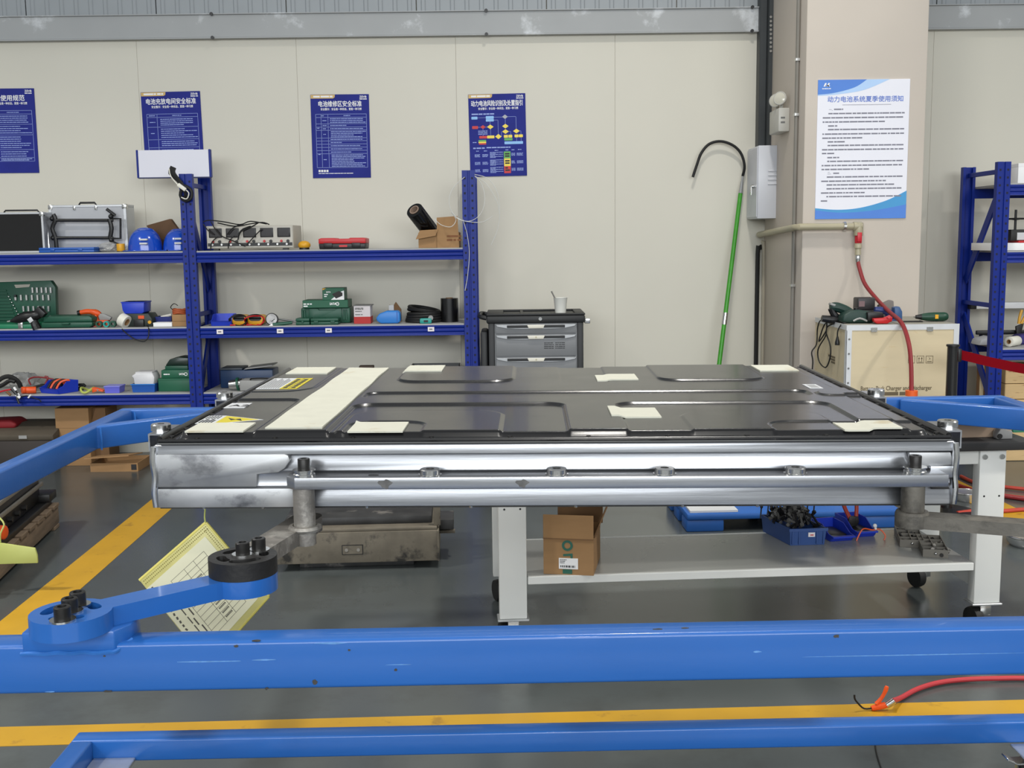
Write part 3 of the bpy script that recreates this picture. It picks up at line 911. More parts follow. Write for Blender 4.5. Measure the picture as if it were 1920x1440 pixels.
# ------------------------------------------------------------------ blue shelving racks
M_RBLUE = mat('blue_rack_paint', (10, 38, 130), 0.42, var=0.06, scale=5, spec=0.3)
M_DECK = mat('grey_shelf_deck', (164, 164, 162), 0.5, var=0.05)
M_TAG = mat('shelf_price_tag', (235, 228, 228), 0.6)
YF = 7.5
def post_mesh(w, d, h):
    """upright with a central groove and side lips"""
    pts = [(-w / 2, 0), (-w * 0.08, 0), (-w * 0.05, 0.008), (w * 0.05, 0.008), (w * 0.08, 0), (w / 2, 0), (w / 2, d), (w / 2 - 0.02, d), (w / 2 - 0.02, d - 0.004), (w / 2 - 0.004, d - 0.004),
           (w / 2 - 0.004, 0.012), (-w / 2 + 0.004, 0.012), (-w / 2 + 0.004, d - 0.004), (-w / 2 + 0.02, d - 0.004), (-w / 2 + 0.02, d), (-w / 2, d)]
    return MB().prism(pts, 0, h, 'z')
def post_holes(w, h, flip=False):
    b = MB()
    z = 0.06
    y = -0.0006
    while z < h - 0.03:
        for s in (-1, 1):
            b.prism([(s * w * 0.29 - 0.006, z), (s * w * 0.29 + 0.006, z), (s * w * 0.29 + 0.007, z + 0.014), (s * w * 0.29 - 0.007, z + 0.014)], y, y + 0.002, 'y')
        z += 0.05
    return b
M_HOLE = mat('punched_hole', (8, 14, 48), 0.7)
M_HOLEW = mat('pale_hole_rim', (120, 150, 205), 0.5)
def make_rack(name, label, x_posts, h, levels, yf, yr, bays, tags=(), strutz=(), diag=True, beam_h=0.07):
    r = thing(name, label, 'storage rack', (0, yf, 0))
    w, d = 0.088, 0.045
    po = ho = None
    for x in x_posts:
        for k, (y, fl) in enumerate(((0, 0), (yr - yf + d, math.pi))):
            if po is None:
                po = post_mesh(w, d, h).build('post', M_RBLUE, r, smooth=False, loc=(x, y, 0))
                p = po
                ho = post_holes(w, h).build('post_hole_row', M_HOLE, p, smooth=False)
                ho['kind'] = 'stuff'
            else:
                p = share(po, 'post', r, (x, y, 0), (0, 0, fl))
                q = share(ho, 'post_hole_row', p, (0, 0, 0))
                q['kind'] = 'stuff'
        # end frame: struts and diagonal bars
        for z in strutz:
            MB().box(x - 0.012, x + 0.012, d - 0.004, yr - yf + 0.004, z - 0.015, z + 0.015).build('strut', M_RBLUE, r, bevel=0.002, seg=1)
        if diag:
            for (za, zb) in ((1.86, 1.22), (0.42, 0.98), (0.36, 0.08)):
                p0 = Vector((x, d - 0.004, za))
                p1 = Vector((x, yr - yf, zb))
                dv = p1 - p0
                m = MB().cbox(((p0 + p1) / 2), (0.014, dv.length, 0.062), rx=math.atan2(dv.z, dv.y))
                m.build('diagonal_bar', M_RBLUE, r, bevel=0.002, seg=1)
    for (xa, xb) in bays:
        for z in levels:
            for y, s in ((0.004, 1), (yr - yf + 0.041, -1)):
                pr = [(0, 0), (0, -beam_h), (0.004, -beam_h), (0.03, -beam_h), (0.03, 0)]
                # front beam with two rolled grooves
                g = [(0, 0), (0, -0.016), (0.006, -0.02), (0.006, -0.028), (0, -0.032), (0, -0.042), (0.006, -0.046), (0.006, -0.054), (0, -0.058), (0, -beam_h), (0.035, -beam_h), (0.035, 0)]
                MB().prism([(y + s * a, z + b_) for a, b_ in g], xa, xb, 'x').build('beam', M_RBLUE, r, bevel=0.0015, seg=1)
            MB().box(xa + 0.002, xb - 0.002, 0.012, yr - yf + 0.03, z - 0.004, z + 0.010).build('shelf_deck', M_DECK, r, smooth=False)
    for (x, z) in tags:
        MB().box(x - 0.022, x + 0.022, 0.0015, 0.005, z - 0.015, z + 0.015).build('shelf_tag', M_TAG, r, smooth=False)
        MB().box(x - 0.012, x + 0.010, 0.0005, 0.002, z - 0.004, z + 0.004).build('tag_print', M_GASKET, r, smooth=False)
    return r
ZTOP, ZMID, ZLOW = PY(560, 471, YF).z, PY(500, 614, YF).z, PY(300, 740, YF).z
XP1 = PY(356, 500, YF).x
XP2 = PY(881, 500, YF).x
XP0 = XP1 - (XP2 - XP1) - 0.05
YR = 7.95
tags = [(PY(x, y, YF).x, ZMID - 0.026) for x, y in ((412, 620), (525, 620), (616, 619), (808, 615))]
rack = make_rack('storage_rack', 'long blue steel shelving rack along the wall, loaded with tool cases', (XP0, XP1, XP2), 2.02, (ZTOP, ZMID, ZLOW), YF, YR,
                 ((XP0 + 0.045, XP1 - 0.045), (XP1 + 0.045, XP2 - 0.045)), tags, (0.06, 1.06, 1.95))
ZTOP += 0.011
ZMID += 0.011
ZLOW += 0.011

# right-hand rack
YF2, YR2 = 7.3, 7.85
XR = PY(1875, 500, YF2).x
R_L = [PY(1905, y, YF2).z for y in (346, 473, 656)]
rack2 = make_rack('storage_rack', 'blue steel shelving rack behind the red barrier belt', (XR, XR + 1.9), 2.02, tuple(R_L), YF2, YR2, ((XR + 0.045, XR + 1.9 - 0.045),), (), (0.06, 1.07, 1.96))
RZ = [z + 0.011 for z in R_L]
# ------------------------------------------------------------------ posters
M_PBLUE = mat('navy_poster_print', (36, 44, 132), 0.6, var=0.10, scale=5, spec=0.2)
M_PPALE = mat('pale_blue_line_print', (148, 166, 222), 0.5, var=0.05)
M_PGOLD = mat('gold_poster_tag', (206, 172, 104), 0.5, var=0.05)
M_PLB = mat('light_blue_print', (140, 190, 240), 0.5)
M_PYEL = mat('yellow_print', (245, 218, 80), 0.5)
M_PRED = mat('red_print', (205, 44, 44), 0.5)
M_PGRN = mat('green_print', (96, 172, 84), 0.5)
M_PGREY = mat('grey_print', (170, 172, 178), 0.5)
RF = (math.pi / 2, 0, 0)
def dashes(b, x0, x1, z, h, y, seed, gap=0.12):
    """a line of unreadably small print as broken bars"""
    r = random.Random(seed)
    x = x0
    while x < x1 - h:
        w = h * r.uniform(1.2, 6.0)
        b.box(x, min(x + w, x1), y, y + 0.0006, z - h / 2, z + h / 2)
        x += w + h * r.uniform(0.25, 0.7)
def poster(name, label, p_tl, p_tr, p_bl, p_br, tilt=0.0):
    tl, tr, bl, br = [PY(*p, YW - 0.004) for p in (p_tl, p_tr, p_bl, p_br)]
    c = (tl + tr + bl + br) / 4
    w = ((tr - tl).length + (br - bl).length) / 2
    h = ((tl - bl).length + (tr - br).length) / 2
    t = thing(name, label, 'poster', (c.x, YW - 0.001, c.z), 0, 'navy safety posters on the wall')
    t.rotation_euler = (0, -math.atan2(tr.z - tl.z, tr.x - tl.x) * 0.5 + math.atan2(c.x * 0 + (tl.x + tr.x - bl.x - br.x) / 2, h) * 0.6, 0)
    MB().box(-w / 2, w / 2, -0.006, 0.0, -h / 2, h / 2).build('board', M_PBLUE, t, bevel=0.001, seg=1)
    return t, w, h
YP_ = -0.0068
def poster_head(t, w, h, title, seed, tw=0.74, sub=True, goldtag=True, tx=0.0):
    if goldtag:
        MB().prism([(-w / 2 + 0.002, h / 2 - 0.002), (-w / 2 + 0.002, h / 2 - h * 0.048), (-w * 0.09 - 0.01, h / 2 - h * 0.048), (-w * 0.085, h / 2 - h * 0.035), (-w * 0.08, h / 2 - 0.002)], YP_, -0.005, 'y').build('header_tag', M_PGOLD, t, smooth=False)
        b = MB()
        dashes(b, -w * 0.45, -w * 0.12, h / 2 - h * 0.025, h * 0.02, YP_ - 0.0006, seed)
        b.build('header_print', M_WHITE, t, smooth=False)['kind'] = 'stuff'
    text('logo_lettering', 'ZEVB', h * 0.035, M_WHITE, t, (w * 0.40, YP_, h / 2 - h * 0.033), RF, width=w * 0.12, bold=0.0005)
    b = MB()
    dashes(b, w * 0.34, w * 0.465, h / 2 - h * 0.058, h * 0.010, YP_, seed + 1)
    b.build('logo_print', M_WHITE, t, smooth=False)['kind'] = 'stuff'
    text('title_lettering', title, h * 0.075, M_WHITE, t, (tx, YP_, h / 2 - h * 0.118), RF, width=w * tw, bold=0.0007)
    text('slogan_lettering', '安全警示：安全是一种状态，更是一种习惯', h * 0.032, M_WHITE, t, (0.02 * w, YP_, h / 2 - h * 0.178), RF, width=w * 0.70, bold=0.0003)
def table_lines(t, w, h, rows, cols, x0, x1, z0, z1, seed, texts):
    """ruled table: outer frame, rows (fractions) and columns; lines of tiny print in the cells"""
    b = MB()
    lw = 0.0011
    for z in [z1] + [z1 + (z0 - z1) * f for f in rows] + [z0]:
        b.box(x0, x1, YP_, -0.0055, z - lw, z + lw)
    for x in [x0] + [x0 + (x1 - x0) * f for f in cols] + [x1]:
        b.box(x - lw, x + lw, YP_, -0.0055, z0, z1)
    b.build('table_rule', M_PPALE, t, smooth=False)['kind'] = 'stuff'
    b = MB()
    for k, (fa, fb, n, zf0, zf1) in enumerate(texts):
        for i in range(n):
            f = (i + 0.5) / n
            z = z1 + (z0 - z1) * (zf0 + (zf1 - zf0) * f)
            r = random.Random(seed * 100 + k * 17 + i)
            xa, xb = x0 + (x1 - x0) * fa, x0 + (x1 - x0) * fb
            dashes(b, xa, xb - (xb - xa) * r.choice((0, 0.05, 0.1, 0.35)) if n > 1 else xb, z, h * 0.0085, YP_, seed * 31 + k * 7 + i)
    b.build('small_print', M_PPALE, t, smooth=False)['kind'] = 'stuff'

t, w, h = poster('wall_poster', 'navy poster with a ruled table, cut by the left edge', (-44, 167), (63, 165), (-36, 326), (74, 323))
poster_head(t, w, h, '工具使用规范', 11, 0.62, tx=w * 0.02)
table_lines(t, w, h, [.07, .27, .48, .77, .93], [.28], -w * 0.42, w * 0.44, -h * 0.36, h * 0.24, 1,
            [(.5, .75, 1, 0, .07), (.33, .95, 4, .09, .25), (.33, .98, 4, .29, .46), (.33, .98, 6, .50, .75), (.33, .9, 3, .79, .92), (.33, .95, 2, .94, .99), (.05, .2, 1, .1, .25), (.05, .2, 1, .3, .46), (.05, .2, 1, .5, .75)])
t, w, h = poster('wall_poster', 'navy poster half hidden behind the white sign board', (263, 173), (375, 171), (275, 331), (384, 330))
poster_head(t, w, h, '电池充放电间安全标准', 22, 0.84)
table_lines(t, w, h, [.06, .24, .47, .62, .8], [.2], -w * 0.42, w * 0.44, -h * 0.40, h * 0.24, 2,
            [(.04, .16, 1, 0, .06), (.5, .68, 1, 0, .06), (.26, .97, 4, .08, .22), (.26, .98, 5, .26, .45), (.26, .98, 3, .49, .60), (.26, .95, 3, .64, .78), (.05, .16, 1, .08, .22), (.06, .14, 1, .26, .45)])
t, w, h = poster('wall_poster', 'navy poster with a many-rowed table in the middle of the wall', (581, 177), (691, 177), (588, 334), (696, 333))
poster_head(t, w, h, '电池维修区安全标准', 33, 0.74)
table_lines(t, w, h, [.06, .18, .24, .30, .445, .50, .56, .62, .68, .74], [.105, .24], -w * 0.42, w * 0.45, -h * 0.375, h * 0.265, 3,
            [(.1, .16, 1, 0, .06), (.55, .68, 1, 0, .06), (.28, .98, 3, .07, .17), (.28, .6, 1, .18, .24), (.28, .93, 1, .24, .3), (.29, .98, 4, .31, .44), (.28, .92, 1, .445, .5), (.28, .5, 1, .5, .56),
             (.28, .88, 1, .56, .62), (.28, .9, 1, .62, .68), (.28, .7, 1, .68, .74), (.29, .98, 8, .75, .99), (.13, .21, 1, .07, .17), (.13, .21, 1, .18, .24), (.13, .21, 1, .24, .3), (.14, .21, 1, .31, .44), (.02, .08, 1, .2, .32), (.03, .08, 1, .7, .8), (.13, .21, 1, .8, .9)])
b = MB()
for i in range(4):
    b.box(-w * 0.40 + i * w * 0.045, -w * 0.365 + i * w * 0.045, YP_, -0.0055, -h * 0.428, -h * 0.402)
dashes(b, -w * 0.4, w * 0.2, -h * 0.445, h * 0.008, YP_, 5)
b.build('footer_print', M_WHITE, t, smooth=False)['kind'] = 'stuff'
t, w, h = poster('wall_poster', 'navy poster with a coloured flow chart above the rack end', (877, 177), (985, 175), (883, 331), (988, 330))
poster_head(t, w, h, '动力电池风险识别及处置指引', 44, 0.90)
# flow chart in poster units: x -0.5..0.5 of width, z from the top 0..1 of height
def fc(x):
    return (x - 150) / 890.0 - 0.5
def fz(z):
    return 0.5 - (z - 80) / 1280.0
def fbox(x0, x1, z0, z1, m, lines=0):
    MB().prism(rrect((x1 - x0) / 890 * w, (z1 - z0) / 1280 * h, 0.004, 3, (fc(x0) + fc(x1)) / 2 * w, (fz(z0) + fz(z1)) / 2 * h), YP_ - 0.0002, -0.0055, 'y').build('chart_box', m, t, smooth=False)
def fdia(cx, cz, rx, rz, m):
    MB().prism([((fc(cx) - rx / 890) * w, fz(cz) * h), (fc(cx) * w, (fz(cz) - rz / 1280) * h), ((fc(cx) + rx / 890) * w, fz(cz) * h), (fc(cx) * w, (fz(cz) + rz / 1280) * h)], YP_ - 0.0002, -0.0055, 'y').build('chart_diamond', m, t, smooth=False)
for a in ((190, 285, 425, 468, M_PLB), (415, 540, 420, 463, M_PLB), (415, 540, 466, 505, M_PLB), (198, 290, 570, 615, M_PRED), (305, 428, 725, 765, M_PRED), (428, 542, 722, 766, M_PYEL), (690, 755, 718, 762, M_PYEL), (762, 822, 718, 762, M_PYEL),
          (858, 920, 716, 760, M_PYEL), (925, 988, 716, 760, M_PYEL), (695, 825, 768, 806, M_PGRN), (697, 988, 820, 863, M_PLB), (290, 412, 788, 812, M_PGRN), (290, 412, 814, 837, M_PYEL), (295, 412, 839, 860, M_PRED)):
    fbox(*a)
for a in ((715, 437, 45, 34, M_PGREY), (367, 588, 42, 30, M_PRED), (482, 588, 52, 36, M_PYEL), (718, 582, 50, 36, M_PYEL), (718, 666, 52, 36, M_PYEL), (605, 741, 52, 40, M_PYEL), (888, 662, 52, 36, M_PYEL)):
    fdia(*a)
b = MB()
def fl(x0, z0, x1, z1, lw=0.0010):
    xa, xb, za, zb = fc(min(x0, x1)) * w, fc(max(x0, x1)) * w, fz(max(z0, z1)) * h, fz(min(z0, z1)) * h
    b.box(xa - lw, xb + lw, YP_, -0.0057, za - lw, zb + lw)
for a in ((285, 444, 415, 444), (540, 440, 670, 440), (760, 437, 886, 437), (886, 437, 886, 626), (480, 505, 480, 552), (540, 485, 605, 485), (605, 485, 605, 702), (718, 470, 718, 546), (485, 624, 485, 722), (290, 590, 326, 590), (408, 590, 430, 590),
          (367, 620, 367, 725), (655, 666, 655, 741), (770, 666, 800, 666), (800, 666, 800, 718), (940, 662, 960, 662), (960, 662, 960, 716), (890, 760, 890, 820), (960, 760, 960, 820)):
    fl(*a)
b.build('chart_line', M_PPALE, t, smooth=False)['kind'] = 'stuff'
for z0, z1, m in ((975, 1085, M_PGRN), (1085, 1205, M_PYEL), (1205, 1315, M_PRED)):
    MB().box(fc(683) * w, fc(788) * w, YP_ - 0.0002, -0.0055, fz(z1) * h, fz(z0) * h).build('level_block', m, t, smooth=False)
b = MB()
for (x0, x1, z, hh) in ((195, 550, 388, .016), (205, 385, 915, .016), (415, 790, 910, .014)):
    dashes(b, fc(x0) * w, fc(x1) * w, fz(z) * h, hh * h * 1.0, YP_, int(z))
for (x0, x1, z) in ((250, 295, 960), (370, 420, 960), (540, 595, 955), (710, 755, 952), (805, 850, 952), (905, 960, 950), (290, 435, 650), (290, 435, 675), (290, 435, 698), (200, 260, 825)):
    dashes(b, fc(x0) * w, fc(x1) * w, fz(z) * h, h * 0.009, YP_, int(x0 + z))
for r0, n in ((985, 6), (1105, 6), (1220, 6)):
    for i in range(n):
        z = r0 + i * 16
        dashes(b, fc(465) * w, fc(555 if i % 2 else 670) * w, fz(z) * h, h * 0.007, YP_, int(z))
        if i in (1, 2, 3):
            dashes(b, fc(225) * w, fc(310) * w, fz(z + 15) * h, h * 0.007, YP_, int(z + 1))
            dashes(b, fc(345) * w, fc(435) * w, fz(z + 15) * h, h * 0.007, YP_, int(z + 2))
            dashes(b, fc(800) * w, fc(860) * w, fz(z + 5) * h, h * 0.007, YP_, int(z + 3))
            dashes(b, fc(885) * w, fc(985) * w, fz(z + 5) * h, h * 0.007, YP_, int(z + 4))
b.build('small_print', M_PPALE, t, smooth=False)['kind'] = 'stuff'
b = MB()
for z, n in ((1030, 2), (1140, 2), (1250, 2)):
    for i in range(2):
        dashes(b, fc(700) * w, fc(772) * w, fz(z - 18 + i * 36) * h, h * 0.018, YP_ - 0.0007, int(z + i))
b.build('level_print', M_INK, t, smooth=False)['kind'] = 'stuff'

# white notice on the pillar
M_PWHITE = mat('white_poster_print', (232, 232, 240), 0.45, var=0.01)
M_PB1 = mat('mid_blue_print', (74, 128, 212), 0.45, var=0.04)
M_PB2 = mat('pale_swoosh_print', (176, 206, 242), 0.45, var=0.03)
M_PB3 = mat('teal_swoosh_print', (64, 150, 205), 0.45, var=0.03)
M_PTXT = mat('grey_text_print', (128, 128, 140), 0.7)
M_PTTL = mat('blue_title_print', (104, 130, 205), 0.6)
ya = YP - 0.002
tl, tr, bl_, br_ = PY(1534, 150, ya), PY(1706, 148, ya), PY(1527, 412, ya), PY(1698, 408, ya)
c = (tl + tr + bl_ + br_) / 4
w, h = (tr.x - tl.x + br_.x - bl_.x) / 2, (tl.z + tr.z - bl_.z - br_.z) / 2
t = thing('wall_poster', 'large white notice with blue swooshes on the pillar', 'poster', (c.x, YP, c.z))
MB().box(-w / 2, w / 2, -0.007, 0, -h / 2, h / 2).build('board', M_PWHITE, t, bevel=0.001, seg=1)
y_ = -0.0078
def curve_poly(pts, n=6):
    return [(p.x, p.y) for p in catmull([Vector((a, b_, 0)) for a, b_ in pts], n)]
def W(x, z):
    return ((x - 0.5) * w, (0.5 - z) * h)
MB().prism(curve_poly([W(0, .113), W(.2, .105), W(.5, .075), W(.78, .0)]) + [W(0, 0)], y_ + 0.0002, -0.006, 'y').build('swoosh', M_PB2, t, smooth=False)
MB().prism(curve_poly([W(0, .105), W(.18, .093), (W(.40, .055)), W(.53, .0)]) + [W(0, 0)], y_ - 0.0002, -0.006, 'y').build('swoosh', M_PB1, t, smooth=False)
MB().prism([W(0, 1), W(0, .92)] + curve_poly([W(0, .92), W(.25, .933), W(.5, .92), W(.78, .87), W(1, .80)]) + [W(1, 1)], y_ + 0.0002, -0.006, 'y').build('swoosh', M_PB3, t, smooth=False)
MB().prism([W(0, 1), W(0, .935)] + curve_poly([W(0, .935), W(.3, .955), W(.65, .94), W(1, .90)]) + [W(1, 1)], y_ - 0.0002, -0.006, 'y').build('swoosh', M_PB1, t, smooth=False)
for s in (0, 1):
    x0 = .06 + .035 * s
    MB().prism([W(x0, .048), W(x0 + .018, .048), W(x0 + .034, .023), W(x0 + .016, .023)], y_ - 0.0006, -0.006, 'y').build('logo_stroke', M_WHITE, t, smooth=False)
MB().prism([W(.075, .04), W(.13, .04), W(.125, .048), W(.105, .048), W(.11, .036)], y_ - 0.0006, -0.006, 'y').build('logo_stroke', M_WHITE, t, smooth=False)
b = MB()
dashes(b, W(.045, 0)[0], W(.14, 0)[0], W(0, .063)[1], h * 0.006, y_ - 0.0008, 4)
b.build('logo_print', M_WHITE, t, smooth=False)['kind'] = 'stuff'
text('title_lettering', '动力电池系统夏季使用须知', h * 0.045, M_PTTL, t, (W(.52, 0)[0], y_, W(0, .142)[1]), RF, width=w * 0.82, bold=0.0007)
MB().box(*[W(.27, 0)[0], W(.80, 0)[0]], y_ + 0.0004, -0.006, W(0, .181)[1], W(0, .178)[1]).build('title_rule', M_PTXT, t, smooth=False)
text('heading_lettering', '一、', h * 0.02, M_PTXT, t, (W(.155, 0)[0], y_, W(0, .213)[1]), RF, bold=0.0002)
text('heading_lettering', '二、', h * 0.02, M_PTXT, t, (W(.155, 0)[0], y_, W(0, .668)[1]), RF, bold=0.0002)
b = MB()
rows = [(.21, .28, .18), (.24, .95, .12), (.27, .95, .06), (.30, .74, .06), (.328, .22, .12), (.354, .95, .12), (.386, .95, .06), (.415, .50, .06), (.442, .32, .12), (.468, .95, .12), (.498, .95, .06), (.525, .2, .06), (.555, .25, .12), (.582, .95, .12), (.612, .95, .06), (.64, .58, .06), (.668, .27, .19),
        (.695, .95, .12), (.725, .78, .06), (.752, .86, .12), (.78, .95, .12), (.81, .55, .06), (.837, .95, .12), (.868, .13, .06)]
for i, (z, x1, x0) in enumerate(rows):
    dashes(b, W(x0, 0)[0], W(x1, 0)[0], W(0, z)[1], h * 0.0095, y_, 900 + i)
b.build('small_print', M_PTXT, t, smooth=False)['kind'] = 'stuff'

# ------------------------------------------------------------------ cable trunking, switch box, emergency light
M_BOXW = mat('white_enamel_box', (206, 208, 214), 0.35, var=0.03)
bx0, bx1 = PY(1424, 120, YW - 0.1).x, PY(1462, 120, YW - 0.1).x
ztr = PY(1440, 272, YW - 0.2).z
trunk = tag(MB().box(bx0, bx0 + 0.05, YW - 0.10, YW - 0.001, ztr - 0.05, 6.4).box(bx0 + 0.05, bx1, YW - 0.16, YW - 0.001, ztr - 0.05, 6.4).build('cable_trunking', M_DARKSTEEL, None, bevel=0.003, seg=1), 'dark steel cable trunking rising above the switch box', 'trunking')
bl = None
for i in range(9):
    q = PY(1445, 32 + i * 8, YW - 0.16)
    if bl is None:
        bl = MB().cyl((0, 0, 0), (0, -0.006, 0), 0.009, n=8).build('punched_hole', M_CHROME, trunk, loc=(q.x, YW - 0.16, q.z))
    else:
        share(bl, 'punched_hole', trunk, (q.x, YW - 0.16, q.z))
# switch box: fixed to the wall, its side towards the camera's left
yb0 = YW - 0.34
a, b_ = PY(1420, 410, yb0), PY(1470, 272, yb0)
a2 = PY(1397, 410, YW - 0.02)
box = thing('switch_box', 'white steel switch box with louvres on the wall corner', 'switch box', ((a.x + b_.x) / 2, YW - 0.001, a.z))
bw, bh, bd = b_.x - a.x, b_.z - a.z, 0.34
MB().box(-bw / 2, bw / 2, -bd, 0, 0, bh).build('body', M_BOXW, box, bevel=0.006)
MB().box(-bw / 2 - 0.006, -bw / 2, -bd + 0.012, -0.012, 0.012, bh - 0.012).build('door', M_BOXW, box, bevel=0.002, seg=1)
MB().cyl((-bw / 2 - 0.006, -bd + 0.09, bh * 0.45), (-bw / 2 - 0.028, -bd + 0.09, bh * 0.45), 0.014, n=14).build('lock', M_CHROME, box)
MB().box(-bw / 2 - 0.032, -bw / 2 - 0.028, -bd + 0.075, -bd + 0.105, bh * 0.45 - 0.06, bh * 0.45 - 0.004).build('key', M_CHROME, box)
for i in range(4):
    MB().prism([(-bd - 0.007, bh * 0.47 + i * 0.03), (-bd, bh * 0.47 + i * 0.03), (-bd, bh * 0.47 + i * 0.03 + 0.012)], -0.02, 0.06, 'x').build('louvre', M_BOXW, box, smooth=False)
# emergency light on the pillar's side
M_EMER = mat('grey_white_lamp_plastic', (190, 188, 180), 0.4)
M_LENS = mat('clear_lamp_lens', (210, 206, 190), 0.15, coat=0.5)
yc = 7.55
p = PY(1468, 235, yc)
em = thing('emergency_light', 'twin-head emergency light on the side of the pillar', 'emergency light', (PX0 - 0.0005, yc, PY(1468, 250, yc).z))
MB().box(-0.075, 0, -0.13, 0.13, 0, 0.155).build('housing', M_EMER, em, bevel=0.008)
for s in (-1, 1):
    hd = MB().lathe([(0.015, 0.0), (0.040, 0.03), (0.046, 0.046), (0.042, 0.05)], 20, (-0.035, s * 0.06, 0.215), (-0.55, -0.8, 0.1)).build('lamp_head', M_EMER, em)
    MB().lathe([(0.042, 0.048), (0.025, 0.055), (1e-6, 0.057)], 20, (-0.035, s * 0.06, 0.215), (-0.55, -0.8, 0.1)).build('lens', M_LENS, hd)
    MB().cyl((-0.04, s * 0.06, 0.155), (-0.035, s * 0.06, 0.21), 0.012, n=10).build('swivel', M_EMER, em)
b = MB()
dashes(b, -0.06, -0.02, 0.06, 0.012, -0.1308, 3)
dashes(b, -0.06, -0.02, 0.09, 0.012, -0.1308, 4)
b.build('label_print', M_GASKET, em, smooth=False)['kind'] = 'stuff'

# ------------------------------------------------------------------ pipes on the pillar
M_PIPE = mat('olive_grey_pipe', (168, 160, 134), 0.4, var=0.05)
M_COND = mat('grey_conduit', (128, 124, 116), 0.5)
M_BRASS = mat('pale_brass', (186, 178, 150), 0.35, 0.7)
M_REDV = mat('red_valve', (190, 30, 44), 0.4)
M_HOSE = mat('dark_red_hose', (134, 34, 38), 0.45, var=0.06)
yc = 7.2
q0, q1 = PY(1496, 0, yc), PY(1480, 690, yc)
cond = thing('conduit', 'thin grey conduit running up the side of the pillar', 'conduit', (PX0 - 0.014, yc, 0))
MB().cyl((0, 0, 0.0), (0, 0, 6.4), 0.013, n=12).build('pipe', M_COND, cond)
for z in (PY(1492, 112, yc).z, PY(1490, 215, yc).z, PY(1480, 535, yc).z):
    MB().box(-0.016, 0.014, -0.018, 0.018, z - 0.01, z + 0.01).build('clip', M_CHROME, cond, bevel=0.002, seg=1)
yp = YP - 0.045
e1 = PY(1610, 424, yp)
e0 = Vector((PX0 - 0.05, yp, e1.z))
ek = Vector((PX0 - 0.05, YW - 0.06, PY(1432, 440, YW - 0.06).z))
air = thing('air_pipe', 'olive air pipe with red valve bent around the pillar', 'air pipe', (0, 0, 0))
MB().tube([ek, e0 + Vector((0, 0.03, -0.004)), e0 + Vector((0.02, 0, 0)), e1 + Vector((-0.03, 0, 0)), e1], 0.022, 14, smooth=1).build('pipe', M_PIPE, air)
MB().cyl(e1 + Vector((-0.035, 0, 0)), e1 + Vector((0.02, 0, 0)), 0.029, n=16).cyl(e1 + Vector((0, 0, 0.022)), e1 + Vector((0, 0, -0.06)), 0.029, n=16).build('elbow', M_PIPE, air, bevel=0.004)
cl = e1 + Vector((-0.09, 0, 0))
MB().ring(cl + Vector((-0.008, 0, 0)), (1, 0, 0), 0.028, 0.02, 0.016, 14).box(cl.x - 0.006, cl.x + 0.006, yp, YP, cl.z - 0.006, cl.z + 0.006).build('pipe_clip', M_CHROME, air)
zv0, zv1 = PY(1611, 434, yp).z, PY(1611, 456, yp).z
MB().cyl((e1.x, yp, zv0), (e1.x, yp, zv1), 0.022, n=16).box(e1.x - 0.014, e1.x + 0.014, yp - 0.03, yp - 0.018, zv1 + 0.01, zv0 - 0.006).build('valve', M_REDV, air, bevel=0.002)
zc1 = PY(1611, 478, yp).z
MB().lathe([(0.02, 0), (0.024, -0.012), (0.024, -0.03), (0.018, -0.034), (0.020, zc1 - zv1)], 14, (e1.x, yp, zv1)).build('pipe_nipple', M_PIPE, air)
zc2 = PY(1611, 494, yp).z
MB().lathe([(0.015, 0), (0.018, -0.01), (0.018, -0.03), (0.012, zc2 - zc1)], 14, (e1.x, yp, zc1)).build('quick_coupler', M_CHROME, air)
pts = [Vector((e1.x, yp, zc2 + 0.02))]
yh = 6.2
for (x, y, Y) in ((1612, 505, 6.98), (1622, 533, 6.9), (1645, 562, 6.75), (1668, 585, 6.5), (1690, 605, 6.30), (1703, 640, 6.14), (1708, 680, 6.10), (1709, 735, 6.08), (1709, 800, 6.06), (1708, 860, 6.05)):
    pts.append(PY(x, y, Y))
g = PZ(1708, 930, 0.012)
pts.append(Vector((pts[-1].x, pts[-1].y, 0.10)))
pts.append(Vector((pts[-1].x + 0.05, 5.98, 0.014)))
for (x, y) in ((1760, 905), (1850, 925), (1990, 945)):
    pts.append(PZ(x, y, 0.014))
hs = tag(MB().tube(pts, 0.0125, 10, smooth=6).build('air_hose', M_HOSE, None), 'dark red air hose hanging from the pillar over the wooden crate', 'hose')
q = PY(1709, 738, 6.08)
MB().ring(q + Vector((0, 0, -0.012)), (0, 0, 1), 0.034, 0.012, 0.03, 14).build('hose_ring', mat('orange_plastic', (222, 92, 34), 0.45, var=0.08), hs)

# black and beige cables rising beside the pillar below the box
M_BEIGECAB = mat('beige_hose', (166, 158, 140), 0.5)
ca = PY(1422, 470, YW - 0.05)
tag(MB().tube([(ca.x, YW - 0.03, 0.02), (ca.x, YW - 0.03, 0.8), (ca.x, YW - 0.03, ca.z - 0.02), (ca.x + 0.012, YW - 0.03, ca.z + 0.015), (ca.x + 0.03, YW - 0.012, ca.z + 0.03)], 0.016, 10).build('power_cable', M_BLACKRUB, None), 'thick black cable standing against the wall under the switch box', 'cable')
cb = PY(1434, 470, YW - 0.05)
tag(MB().tube([(cb.x, YW - 0.035, 0.02), (cb.x, YW - 0.035, 0.8), (cb.x - 0.004, YW - 0.035, cb.z), (cb.x - 0.012, YW - 0.03, cb.z + 0.06)], 0.014, 10).build('flexible_conduit', M_BEIGECAB, None), 'beige flexible conduit beside the thick black wall cable', 'conduit')

